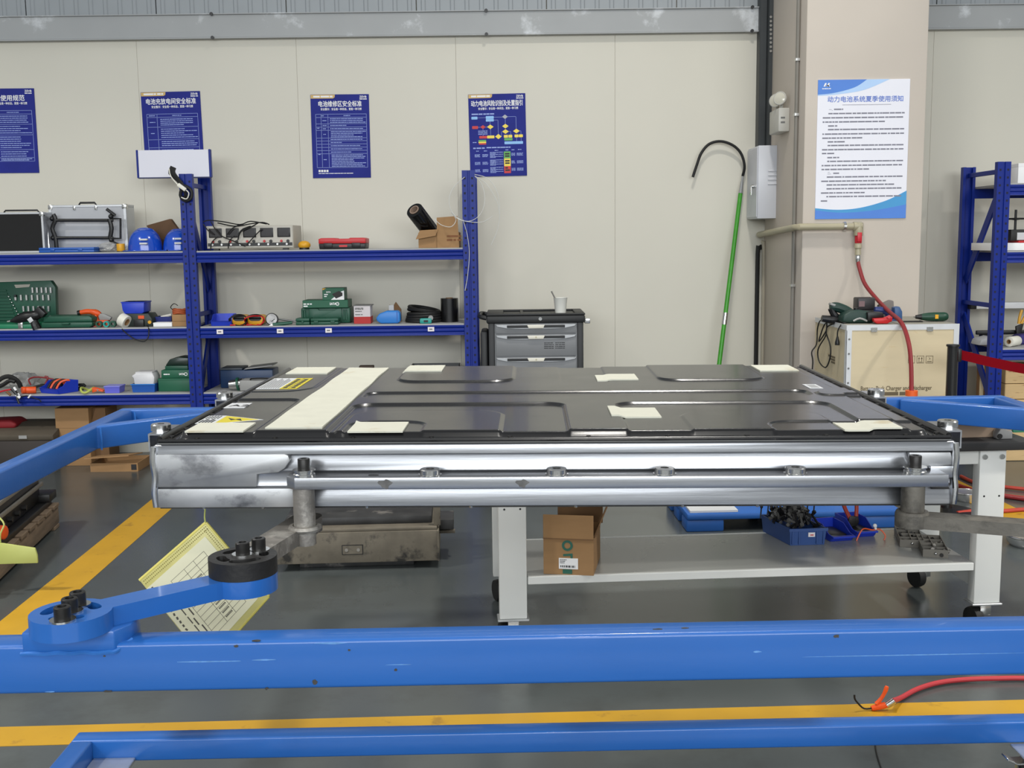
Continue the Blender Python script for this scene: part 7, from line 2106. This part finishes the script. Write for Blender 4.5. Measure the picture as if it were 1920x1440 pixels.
# ------------------------------------------------------------------ things on the right rack
t, w, h = item('carton', 'white box on the top shelf of the right rack', 'box', 1910, 1975, 306, 7.4, RZ[0])
MB().box(-w / 2, w / 2, 0, 0.25, 0, h).build('body', M_WHITE, t, bevel=0.003)
MB().box(-w / 2 - 0.001, w / 2 + 0.001, -0.001, 0.251, h * 0.82, h + 0.001).build('lid', M_WHITE, t, bevel=0.002, seg=1)
t, w, h = item('carton', 'lower white flat box on the right rack, red strip on top', 'box', 1856, 1990, 455, 7.4, RZ[1])
MB().box(-w / 2, w / 2, 0, 0.3, 0, h).build('body', M_WHITE, t, bevel=0.003)
MB().box(-w * 0.1, w / 2, -0.001, 0.3, h, h + 0.014).build('red_strip', M_RED, t)
zz = RZ[1] + h + 0.015
t, w, h = item('gear_box', 'dark box with a hand wheel on the right rack', 'machine', 1896, 1960, 430, 7.42, zz)
MB().box(-w / 2, w / 2, 0, 0.22, 0, h).build('body', M_DARKIRON, t, bevel=0.004)
MB().box(-w * 0.32, w / 2, -0.002, 0.0, h * 0.05, h * 0.72).build('panel', M_LABW, t)
xw = PY(1908, 410, 7.45).x - t.location.x
zw = PY(1908, 410, 7.45).z - zz
MB().cyl((xw, 0.06, h), (xw, 0.06, PY(1908, 393, 7.45).z - zz), 0.008, n=10).build('spindle', M_BLACK, t)
MB().tube([(xw + 0.05 * math.cos(a), 0.06 + 0.05 * math.sin(a), zw) for a in [2 * math.pi * i / 16 for i in range(16)]], 0.006, 8, closed=True).build('hand_wheel', M_DARKIRON, t)
for k in range(3):
    a = 2.1 * k
    MB().cyl((xw, 0.06, zw - 0.008), (xw + 0.05 * math.cos(a), 0.06 + 0.05 * math.sin(a), zw), 0.004, n=6).build('spoke', M_CHROME, t)
# white bar lashed across the rack
p0, p1 = PY(1820, 573, 7.8), PY(1990, 573, 7.8)
t = thing('light_tube', 'long white batten lamp body lying across the right rack', 'lamp batten', (p0.x, 7.8, p0.z))
MB().box(0.03, p1.x - p0.x, -0.03, 0.03, -0.022, 0.022).build('batten', mat('glossy_white_batten', (240, 240, 240), 0.3), t, bevel=0.003)
MB().box(-0.01, 0.03, -0.031, 0.031, -0.024, 0.024).build('end_cap', M_DARKIRON, t, bevel=0.003)
t, w, h = item('black_batten', 'long black bar lying on the third shelf of the right rack', 'bar', 1832, 1990, 619, 7.66, RZ[2])
MB().box(-w / 2, w / 2, 0, 0.03, h - 0.03, h).build('bar', M_BLACK, t, bevel=0.006)
for s in (-1, 1):
    MB().box(s * w * 0.4 - 0.02, s * w * 0.4 + 0.02, 0.0, 0.06, 0, h - 0.03).build('foot', M_BLACK, t, bevel=0.003)
t, w, h = item('sealed_bag', 'pale folded bag beneath the black bar on the right rack', 'bag', 1836, 1876, 632, 7.5, RZ[2])
MB().prism([(-w / 2, 0), (w / 2, 0), (w / 2, h * 0.8), (w * 0.1, h), (-w * 0.4, h * 0.7)], 0, 0.15, 'y').build('bag', M_CASEPAN, t, bevel=0.012)
p = PY(1897, 645, 7.4)
t = thing('tape_roll', 'white paper roll lying on the third shelf of the right rack', 'roll', (p.x, 7.4, RZ[2]))
MB().lathe([(0.016, 0), (0.034, 0), (0.034, 0.11), (0.016, 0.11), (0.016, 0)], 24, (-0.02, 0.0, 0.0345), (0.8, 0.6, 0)).build('paper', M_OFFWHITE, t, bevel=0.002)
MB().lathe([(0.012, -0.001), (0.016, -0.001), (0.016, 0.111), (0.012, 0.111), (0.012, -0.001)], 20, (-0.02, 0.0, 0.0345), (0.8, 0.6, 0)).build('core', M_CARD, t)
t, w, h = item('cloth_heap', 'dark violet cloth heap on the third shelf of the right rack', 'cloth', 1898, 1960, 626, 7.52, RZ[2])
MB().prism([(-w / 2, 0), (w / 2, 0), (w / 2, h * 0.6), (w * 0.2, h), (-w * 0.2, h * 0.9), (-w * 0.42, h * 0.55)], 0, 0.12, 'y').build('cloth', mat('violet_cloth', (52, 46, 110), 0.8, var=0.15), t, bevel=0.018, seg=3)
t = thing('pliers', 'yellow-handled pliers standing up on the right rack', 'pliers', (PY(1908, 640, 7.64).x, 7.64, RZ[2]))
def L(x, y, Y=7.64):
    p = PY(x, y, Y)
    return Vector((p.x - t.location.x, 0, p.z - RZ[2]))
for (a, b_) in (((1910, 607), (1916, 581)), ((1915, 607), (1926, 588))):
    MB().tube([L(*a), (L(*a) + L(*b_)) / 2 + Vector((-0.004, 0, 0)), L(*b_)], 0.010, 8).build('handle', M_YELL, t)
MB().prism([(L(1904, 612).x, L(1904, 612).z), (L(1919, 606).x, L(1919, 606).z), (L(1915, 620).x, L(1915, 620).z), (L(1912, 640).x, 0.0), (L(1907, 640).x, 0.0)], -0.01, 0.01, 'y').build('jaws', M_DARKIRON, t, bevel=0.003)
t, w, h = item('wooden_crate', 'knotty pine crate on the floor below the right rack', 'crate', 1886, 2010, 690, 7.38, 0.0)
for k in range(6):
    MB().box(-w / 2, w / 2, 0.0, 0.4, k * h / 6 + 0.002, (k + 1) * h / 6 - 0.002).build('plank', mat('knotty_pine', (206, 176, 128), 0.7, var=0.08, scale=3, stretch=(1, 1, 6), wear=(150, 108, 66), wear_amt=0.12, wear_scale=9), t, bevel=0.003, seg=1)
t, w, h = item('carton', 'grey cardboard sheet standing below the right rack', 'card', 1838, 1862, 676, 7.6, 0.0)
MB().box(-w / 2, w / 2, 0, 0.05, 0, h).build('sheet', M_CARD2, t, bevel=0.003)
MB().box(-w / 2, -w * 0.2, -0.012, 0, 0, h * 0.96).build('sheet', M_PLY, t, bevel=0.003)
# ------------------------------------------------------------------ mobile workbench behind the pack
M_BENCH = mat('light_grey_bench_paint', (216, 217, 213), 0.45, var=0.02)
M_SHELF = mat('grey_bench_shelf', (150, 151, 148), 0.28, var=0.05, scale=3, rvar=0.05)
M_MAT = mat('black_bench_mat', (42, 42, 43), 0.6)
zp = 0.115
BL, BR = PZ(963, 1161, zp), PZ(1850, 1131, zp)
byaw = math.atan2(BR.y - BL.y, BR.x - BL.x)
BLN = math.hypot(BR.x - BL.x, BR.y - BL.y)
bench = thing('workbench', 'light grey mobile workbench with a lower shelf behind the pack', 'workbench', (BL.x, BL.y, 0), byaw)
cb_, sb_ = math.cos(byaw), math.sin(byaw)
def BLc(p):
    dx, dy = p.x - BL.x, p.y - BL.y
    return (dx * cb_ + dy * sb_, -dx * sb_ + dy * cb_)
lw = 0.105
ztb = PY(1860, 842, BR.y).z
zs0 = PY(990, 1080, BL.y + 0.02).z
BD = PZ(1000, 1012, zs0).y - PZ(1000, 1084, zs0).y
def leg(x, y):
    o = MB().box(x - lw / 2, x + lw / 2, y, y + 0.055, zp, ztb).build('leg', M_BENCH, bench, bevel=0.004)
    MB().box(x - lw / 2 - 0.008, x + lw / 2 + 0.008, y - 0.008, y + 0.07, zp - 0.008, zp).build('foot_plate', M_PLATE, o, bevel=0.002, seg=1)
    MB().box(x - 0.022, x + 0.022, y + 0.004, y + 0.05, zp - 0.05, zp - 0.008).build('caster_fork', M_CHROME, o, bevel=0.003)
    MB().lathe([(0.015, -0.016), (0.044, -0.016), (0.047, 0), (0.044, 0.016), (0.015, 0.016)], 20, (x - 0.035, y + 0.03, 0.047), (1, 0.2, 0)).build('caster_wheel', M_BLACKRUB, o)
    for s in (-1, 1):
        MB().cyl((x + s * 0.034, y, ztb - 0.03), (x + s * 0.034, y - 0.006, ztb - 0.03), 0.010, n=14).build('bolt', M_CHROME, o)
        MB().cyl((x + s * 0.03, y, ztb - 0.185), (x + s * 0.03, y - 0.0006, ztb - 0.185), 0.004, n=8).build('bolt_hole', M_BLACK, o)
    return o
for x in (0, BLN):
    leg(x, 0)
for x in (0, BLN):
    o = MB().box(x - lw / 2, x + lw / 2, BD, BD + 0.055, zp, ztb).build('leg', M_BENCH, bench, bevel=0.004)
    MB().box(x - 0.022, x + 0.022, BD + 0.004, BD + 0.05, zp - 0.065, zp).build('caster_fork', M_CHROME, o, bevel=0.003)
    MB().lathe([(0.015, -0.016), (0.044, -0.016), (0.047, 0), (0.044, 0.016), (0.015, 0.016)], 20, (x - 0.03, BD + 0.03, 0.047), (1, 0.3, 0)).build('caster_wheel', M_BLACKRUB, o)
    MB().box(x - 0.02, x + 0.02, 0.055, BD, zp + 0.04, zp + 0.10).build('side_rail', M_BENCH, bench, bevel=0.003)
    MB().box(x - 0.02, x + 0.02, 0.055, BD, ztb - 0.06, ztb - 0.002).build('side_rail', M_BENCH, bench, bevel=0.003)
MB().box(lw / 2, BLN - lw / 2, 0.01, 0.045, ztb - 0.06, ztb).build('apron', M_BENCH, bench, bevel=0.003)
MB().box(-0.15, BLN + 0.15, -0.04, BD + 0.09, ztb + 0.001, ztb + 0.033).build('bench_top', M_MAT, bench, bevel=0.003)
zs = PY(990, 1080, BL.y + 0.02).z
MB().box(lw / 2 + 0.004, BLN - lw / 2 - 0.004, 0.005, BD, zs - 0.004, zs).build('lower_shelf', M_SHELF, bench, bevel=0.001, seg=1)
MB().box(lw / 2 + 0.004, BLN - lw / 2 - 0.004, 0.002, 0.02, zs - 0.03, zs + 0.0005).build('shelf_lip', M_BENCH, bench, bevel=0.002, seg=1)
MB().box(lw / 2 + 0.004, BLN - lw / 2 - 0.004, BD - 0.02, BD, zs - 0.03, zs + 0.001).build('shelf_lip', M_BENCH, bench, bevel=0.002, seg=1)
def on_shelf(name, label, cat, x, y, group=None, rz=0.0, z=None):
    p = PZ(x, y, zs)
    return thing(name, label, cat, (p.x, p.y, zs + 0.0008), byaw + rz, group), p
# carton on the lower shelf
t, p = on_shelf('carton', 'open brown carton with a white shipping label under the workbench', 'carton', 1066, 1078, rz=-0.24)
sc_ = S(p.y)
w = 97 * sc_
h = PY(1065, 1010, p.y).z - zs
D = 0.26
MB().open_box(-w / 2, w / 2, 0, D, 0, h, 0.006).build('body', M_CARD, t)
h2 = PY(1065, 966, p.y).z - zs
MB().box(-w / 2, w / 2, -0.005, 0.0, h - 0.004, h2).build('flap', M_CARD, t, bevel=0.001, seg=1)
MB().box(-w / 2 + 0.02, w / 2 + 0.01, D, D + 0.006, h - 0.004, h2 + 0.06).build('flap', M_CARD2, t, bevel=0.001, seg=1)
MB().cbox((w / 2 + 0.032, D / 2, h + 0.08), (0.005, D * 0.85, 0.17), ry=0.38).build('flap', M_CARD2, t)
MB().box(-w / 2 - 0.0005, w / 2 + 0.0005, -0.0062, 0, h - 0.003, h + 0.001).build('fold_line', M_CARD2, t)
lx0, lx1 = -w / 2 + 30 * sc_, -w / 2 + 67 * sc_
lz0, lz1 = PY(1065, 1067, p.y).z - zs, PY(1065, 1047, p.y).z - zs
lb = MB().box(lx0, lx1, -0.0025, 0.0, lz0, lz1).build('shipping_label', M_WHITE, t, smooth=False)
b = MB()
r = random.Random(9)
x = lx0 + 0.006
while x < lx1 - 0.012:
    ww = r.choice((0.002, 0.003, 0.005))
    b.box(x, x + ww, -0.0032, -0.002, lz0 + 0.006, lz0 + 0.014)
    x += ww + r.choice((0.002, 0.003))
for k in range(3):
    dashes(b, lx0 + 0.004, lx0 + 0.03 - 0.004 * k, lz1 - 0.006 - 0.006 * k, 0.0022, -0.0032, 60 + k)
b.build('label_print', M_INK, lb, smooth=False)['kind'] = 'stuff'
M_GTAPE = mat('green_tape_print', (20, 92, 74), 0.3)
cx = (lx0 + lx1) / 2 - 0.004
b = MB()
cz = h - 0.028
b.lathe([(0.012, 0), (0.021, 0), (0.021, 0.0006), (0.012, 0.0006), (0.012, 0)], 20, (cx, -0.0008, cz), (0, -1, 0))
b.build('tape_emblem', M_GTAPE, t)
MB().prism([(cx - 0.016, cz - 0.034), (cx + 0.02, cz - 0.030), (cx + 0.02, lz1), (cx + 0.012, lz1), (cx + 0.012, cz - 0.040), (cx - 0.016, cz - 0.042)], -0.0014, 0.001, 'y').build('tape_emblem', M_GTAPE, t, smooth=False)
MB().box(cx - 0.018, cx + 0.018, -0.0016, 0.001, 0.004, lz0 - 0.002).build('tape_strip', M_GTAPE, t, smooth=False)
# crate of clips and two bins
M_CRATE = mat('slate_blue_crate', (52, 82, 140), 0.45, var=0.05)
t, p = on_shelf('parts_crate', 'slate blue crate heaped with black clips under the workbench', 'crate', 1515, 1023)
w = 72 * S(p.y)
h = PY(1515, 991, p.y).z - zs
D = 0.24
sh = 0.05
def shx(b):
    b.v = [(v[0] - sh * v[1] / D, v[1], v[2]) for v in b.v]
    return b
shx(MB().open_box(-w / 2, w / 2, 0, D, 0, h, 0.004, 0.006)).build('shell', M_CRATE, t)
shx(MB().box(-w / 2 - 0.004, w / 2 + 0.004, -0.004, 0.006, h - 0.012, h).box(-w / 2 - 0.004, w / 2 + 0.004, D - 0.006, D + 0.004, h - 0.012, h)).build('rim', M_CRATE, t)
for k in range(4):
    x = (-0.42, -0.24, 0.24, 0.42)[k] * w
    MB().box(x - 0.003, x + 0.003, -0.002, 0.006, 0.006, h - 0.012).build('rib', M_CRATE, t, bevel=0.001, seg=1)
tg = MB().box(0.0, 0.028, -0.0015, 0.004, h * 0.5, h * 0.75).build('tag', M_TAG, t, smooth=False)
MB().box(0.008, 0.022, -0.0022, 0.0, h * 0.58, h * 0.64).build('tag_print', M_RED, tg, smooth=False)
r = random.Random(21)
M_CLIP1 = mat('grey_clip_plastic', (96, 95, 92), 0.5)
M_CLIP2 = mat('black_clip_plastic', (22, 22, 24), 0.4)
for k in range(70):
    x = r.uniform(-w * 0.40, w * 0.40)
    y = r.uniform(0.03, D - 0.03)
    x -= sh * y / D
    z = h * 0.72 + r.uniform(0.0, 0.05) * (1.2 - abs(2 * (x + sh * y / D) / w)) + 0.035 * math.sin(math.pi * y / D)
    ln_ = r.uniform(0.03, 0.055)
    b = MB().cbox((0, 0, 0), (ln_, 0.008, 0.006)).cbox((ln_ / 2, 0, 0.004), (0.006, 0.02, 0.018)).cbox((-ln_ / 2, 0, 0.0), (0.012, 0.012, 0.012))
    b.build('clip', M_CLIP1 if r.random() < 0.6 else M_CLIP2, t, smooth=False, loc=(x, y, z), rot=(r.uniform(-1, 1), r.uniform(-1.2, 1.2), r.uniform(0, 6.28)))
for (x, z) in ((-0.10, 0.12), (-0.06, 0.125), (-0.02, 0.12), (0.07, 0.115), (0.10, 0.125), (-0.13, 0.11)):
    b = MB().cyl((0, 0, 0), (0.004, 0, 0.05), 0.003, n=6).ball((0.004, 0, 0.05), 0.007, 8, 6)
    b.build('push_pin', M_CLIP2, t, loc=(x - sh * 0.6, D * 0.6, h + z - 0.10))
def bin2(label, x0, x1, yb_, yt_, d):
    p = PZ((x0 + x1) / 2, yb_, zs)
    t = thing('parts_bin', label, 'parts bin', (p.x, p.y, zs + 0.0008), byaw + 0.12, 'blue open-fronted parts bins')
    w, h = (x1 - x0) * S(p.y), PY((x0 + x1) / 2, yt_, p.y + d).z - zs
    th = 0.004
    m = M_BINBLUE
    prof = [(0.02, 0.0), (d, 0), (d + 0.006, h), (d * 0.5, h), (d * 0.18, h * 0.5), (-0.012, h * 0.46), (-0.012, h * 0.36), (0.004, h * 0.30)]
    for s in (-1, 1):
        MB().prism(prof, s * w / 2 - (th if s > 0 else 0), s * w / 2 + (th if s < 0 else 0), 'x').build('side_wall', m, t, bevel=0.001, seg=1)
    MB().box(-w / 2 + th, w / 2 - th, 0.02, d, 0.0, th).build('floor_plate', m, t)
    MB().box(-w / 2 + th, w / 2 - th, d - th, d + 0.003, th, h).build('back_wall', m, t)
    MB().prism([(0.02, 0), (0.02 + th, 0), (0.004 + th, h * 0.36), (0.004 + th, h * 0.46), (-0.012, h * 0.46), (-0.012, h * 0.36), (0.004, h * 0.3)], -w / 2 + th, w / 2 - th, 'x').build('front_lip', m, t, smooth=False)
    MB().box(-w * 0.4, w * 0.4, 0.04, d - 0.02, th, h * 0.42).build('contents', M_CLIP2, t, bevel=0.01)
    return t, w, h
bin2('blue open bin of small black parts beside the slate crate', 1558, 1604, 1017, 970, 0.19)
t, w, h = bin2('blue open bin holding red-handled pliers under the workbench', 1603, 1646, 1009, 960, 0.19)
t2 = thing('pliers', 'large red-handled pliers standing in the blue bin', 'pliers', (t.location.x, t.location.y + 0.09, zs + h * 0.44), byaw)
for s in (-1, 1):
    MB().tube([(0.012 * s - 0.03, 0, 0.03), (0.03 * s - 0.04, 0.02, 0.10), (0.03 * s - 0.055, 0.03, 0.2)], 0.009, 8).build('handle', mat('brick_red_grip', (170, 58, 40), 0.5), t2)
MB().prism([(-0.05, 0.045), (-0.01, 0.045), (-0.005, 0.02), (-0.018, 0.0), (-0.042, 0.0), (-0.055, 0.02)], -0.008, 0.008, 'y').build('jaws', M_DARKIRON, t2, bevel=0.003)
t3 = thing('wire_leads', 'thin orange wire leads spilling from the blue bin', 'wire', (t.location.x, t.location.y - 0.015, zs + h * 0.42), byaw)
MB().tube([(-0.06, -0.02, -0.04), (-0.04, -0.012, 0.0), (-0.02, -0.006, 0.02), (0.02, 0.0, 0.012), (0.05, -0.005, 0.015), (0.07, -0.015, -0.01), (0.062, -0.02, -0.03)], 0.003, 6, smooth=4).build('lead', M_ORANGE, t3)
MB().ball((0.03, 0.0, 0.03), 0.009, 8, 6).cyl((0.03, 0, 0.03), (0.034, 0, 0.014), 0.005, n=8).build('clip', M_WHITE, t3)
# two compartment trays of small parts
M_TRAY = mat('grey_tin_tray', (116, 112, 104), 0.5, 0.4, var=0.1)
for (x0, x1, yb_, lab) in ((1690, 1730, 1027, 'grey divided tray of bolts, the one nearer the blue bins'), (1732, 1776, 1046, 'grey divided tray of bolts at the shelf corner')):
    p = PZ((x0 + x1) / 2, yb_, zs)
    t = thing('parts_tray', lab, 'tray', (p.x, p.y, zs + 0.0008), byaw - 0.30, 'divided bolt trays')
    w, d, h = 0.095, 0.23, 0.032
    MB().open_box(-w / 2, w / 2, 0, d, 0, h, 0.003).build('shell', M_TRAY, t)
    for k in range(1, 4):
        MB().box(-w / 2 + 0.003, w / 2 - 0.003, d * k / 4 - 0.0015, d * k / 4 + 0.0015, 0.003, h - 0.003).build('divider', M_TRAY, t)
    MB().box(-0.0015, 0.0015, 0.003, d - 0.003, 0.003, h - 0.002).build('divider', M_TRAY, t)
    MB().ball((0, -0.002, h * 0.55), 0.006, 10, 8).build('knob', M_CHROME, t)
    r = random.Random(yb_)
    for k in range(26):
        b = MB().cyl((0, 0, 0), (0, 0, 0.018), 0.0045, n=6).cyl((0, 0, 0.018), (0, 0, 0.024), 0.008, n=6)
        b.build('bolt', M_DARKIRON if r.random() < 0.7 else M_GREYIRON, t, smooth=False, loc=(r.uniform(-w * 0.4, w * 0.4), r.uniform(0.015, d - 0.02), r.uniform(0.008, 0.022)), rot=(r.uniform(0, 3), r.uniform(0, 3), 0))
# things on the bench top
zbt = ztb + 0.0335
a = PY(1800, 820, 4.45)
t = thing('carton', 'pale brown carton on the workbench top behind the pack corner', 'carton', (PY(1842, 825, 4.2).x, 4.2, zbt), byaw)
w = PY(1893, 825, 4.2).x - PY(1780, 825, 4.2).x
MB().box(-w / 2, w / 2, 0, 0.2, 0, 0.085).build('body', mat('pale_brown_card', (176, 152, 130), 0.8, var=0.05), t, bevel=0.004)
MB().box(-w / 2 - 0.001, w / 2 + 0.001, -0.001, 0.2, 0.07, 0.088).build('lid', MATS['pale_brown_card'], t, bevel=0.003)
t = thing('clear_clamp', 'small grey clamp block on the workbench edge', 'clamp', (PY(1884, 832, 4.16).x, 4.16, zbt), byaw)
MB().prism([(-0.03, 0), (0.03, 0), (0.03, 0.03), (0.005, 0.035), (0.0, 0.045), (-0.02, 0.04), (-0.03, 0.02)], 0, 0.04, 'y').build('block', M_GREYPL, t, bevel=0.004)
MB().cyl((-0.022, -0.004, 0.012), (-0.022, 0.0, 0.012), 0.01, n=12).build('screw', M_DARKIRON, t)
t = thing('cutting_mat', 'green mat pile at the right end of the workbench', 'mat', (PY(1940, 820, 4.3).x, 4.3, zbt), byaw)
MB().box(-0.09, 0.2, 0, 0.2, 0, 0.02).build('mat_sheet', mat('sea_green_mat', (60, 142, 112), 0.6), t, bevel=0.003)
MB().box(-0.09, 0.2, 0.004, 0.2, 0.0205, 0.035).build('mat_sheet', MATS['sea_green_mat'], t, bevel=0.003)

# ------------------------------------------------------------------ blue plastic pallet on the floor behind the bench
M_PALB = mat('blue_pallet_plastic', (34, 92, 168), 0.45, var=0.06)
c0, c1 = PZ(1288, 999, 0.0), PZ(1690, 990, 0.0)
yw = math.atan2(c1.y - c0.y, c1.x - c0.x)
t = thing('plastic_pallet', 'blue plastic pallet on the floor behind the workbench', 'pallet', (c0.x, c0.y, 0), yw)
w = math.hypot(c1.x - c0.x, c1.y - c0.y)
hp = PY(1480, 953, c0.y + 0.1).z
MB().box(0, w, 0, 0.62, hp - 0.035, hp).build('deck', M_PALB, t, bevel=0.01)
for k in range(3):
    for j in range(3):
        x = (0.10, w / 2, w - 0.10)[k]
        y = (0.08, 0.31, 0.54)[j]
        MB().box(x - 0.10, x + 0.10, y - 0.07, y + 0.07, 0.0, hp - 0.036).build('block', M_PALB, t, bevel=0.008)
MB().box(0.02, w * 0.24, 0.02, 0.4, hp + 0.001, hp + 0.012).build('white_sheet', M_LABW, t)

# ------------------------------------------------------------------ hoses and foil on the floor at the right
M_HOSE2 = mat('rust_red_floor_hose', (176, 62, 48), 0.5)
def fh(pts, name='floor_hose'):
    return MB().tube([PZ(x, y, 0.013) for x, y in pts], 0.0115, 8, smooth=6)
o = fh([(1802, 893), (1830, 905), (1875, 912), (1930, 918), (2000, 925), (2060, 935), (2000, 938), (1925, 934), (1880, 929), (1815, 922)])
tag(o.build('floor_hose', M_HOSE2, None), 'rust red hose looped on the floor right of the workbench', 'hose')
o = fh([(1795, 962), (1830, 958), (1880, 958), (1930, 955), (2010, 958)])
tag(o.build('floor_hose', M_HOSE2, None), 'straight rust red hose across the yellow line behind the bench leg', 'hose')
M_FOIL = mat('crumpled_silver_foil', (224, 224, 224), 0.3, 0.9, var=0.05, bump=1.0, bscale=18)
for (x, y, rr, lab) in ((1926, 1022, 0.10, 'shiny silver dish on the floor at the right edge'), (1812, 938, 0.075, 'shiny silver dish on the floor behind the bench leg')):
    p = PZ(x, y, 0.0)
    t = thing('foil_dish', lab, 'dish', (p.x, p.y, 0.0), 0, 'silver dishes on the floor')
    MB().lathe([(1e-6, 0.0), (rr * 0.8, 0.0), (rr * 0.97, 0.02), (rr, 0.05), (rr * 0.95, 0.052), (rr * 0.7, 0.045), (1e-6, 0.04)], 28).build('dish', M_FOIL, t)
    MB().tube([(rr * math.cos(a), rr * math.sin(a), 0.05) for a in [2 * math.pi * i / 20 for i in range(20)]], 0.005, 6, closed=True).build('rolled_edge', M_CHROME, t)

# ------------------------------------------------------------------ blow gun and its hose on the floor
t = thing('blow_gun', 'orange air blow gun lying behind the lower trolley rail', 'blow gun', tuple(PZ(1652, 1330, 0.0)))
g0 = t.location
def L(x, y, z):
    p = PZ(x, y, z)
    return p - g0
Yg = PZ(1660, 1322, 0.02).y
def G(x, y):
    p = PY(x, y, Yg)
    return Vector((p.x - g0.x, p.y - g0.y, max(0.009, p.z)))
M_ORG = mat('vivid_orange_plastic', (240, 88, 24), 0.4, var=0.05)
MB().tube([G(1634, 1330), G(1646, 1325), G(1660, 1322), G(1668, 1320)], [0.008, 0.009, 0.010, 0.011, 0.011, 0.011, 0.010, 0.010, 0.009, 0.009], 10).build('body', M_ORG, t)
MB().tube([G(1643, 1320), G(1652, 1310), G(1659, 1298), G(1663, 1287)], [0.008, 0.007, 0.0065, 0.006, 0.006, 0.006, 0.0065, 0.007, 0.007, 0.006], 10).build('lever', M_ORG, t)
MB().cyl(G(1662, 1322), G(1676, 1313), 0.011, 0.0125, n=14).build('coupler', M_CHROME, t)
MB().tube([G(1634, 1331), G(1620, 1329), G(1610, 1320), G(1603, 1311), G(1602, 1303)], 0.003, 6).build('nozzle', M_BLACKRUB, t)
hp_ = [PY(1674, 1314, Yg)]
hp_[0].z = max(0.012, hp_[0].z)
for (x, y) in ((1690, 1308), (1720, 1292), (1760, 1280), (1810, 1274), (1870, 1272), (1930, 1272), (2020, 1280)):
    hp_.append(PZ(x, y, 0.012))
tag(MB().tube(hp_, 0.0085, 10, smooth=6).build('air_hose', mat('crimson_air_hose', (178, 52, 58), 0.45, var=0.06), None), 'crimson air hose curving across the floor to the blow gun', 'hose')
tag(MB().tube([PZ(x, y, 0.003) for x, y in ((1638, 1362), (1640, 1385), (1643, 1410), (1652, 1440), (1664, 1470))], 0.0026, 6, smooth=5).build('thin_wire', M_BLACKRUB, None), 'thin black wire lying on the floor near the bottom edge', 'wire')
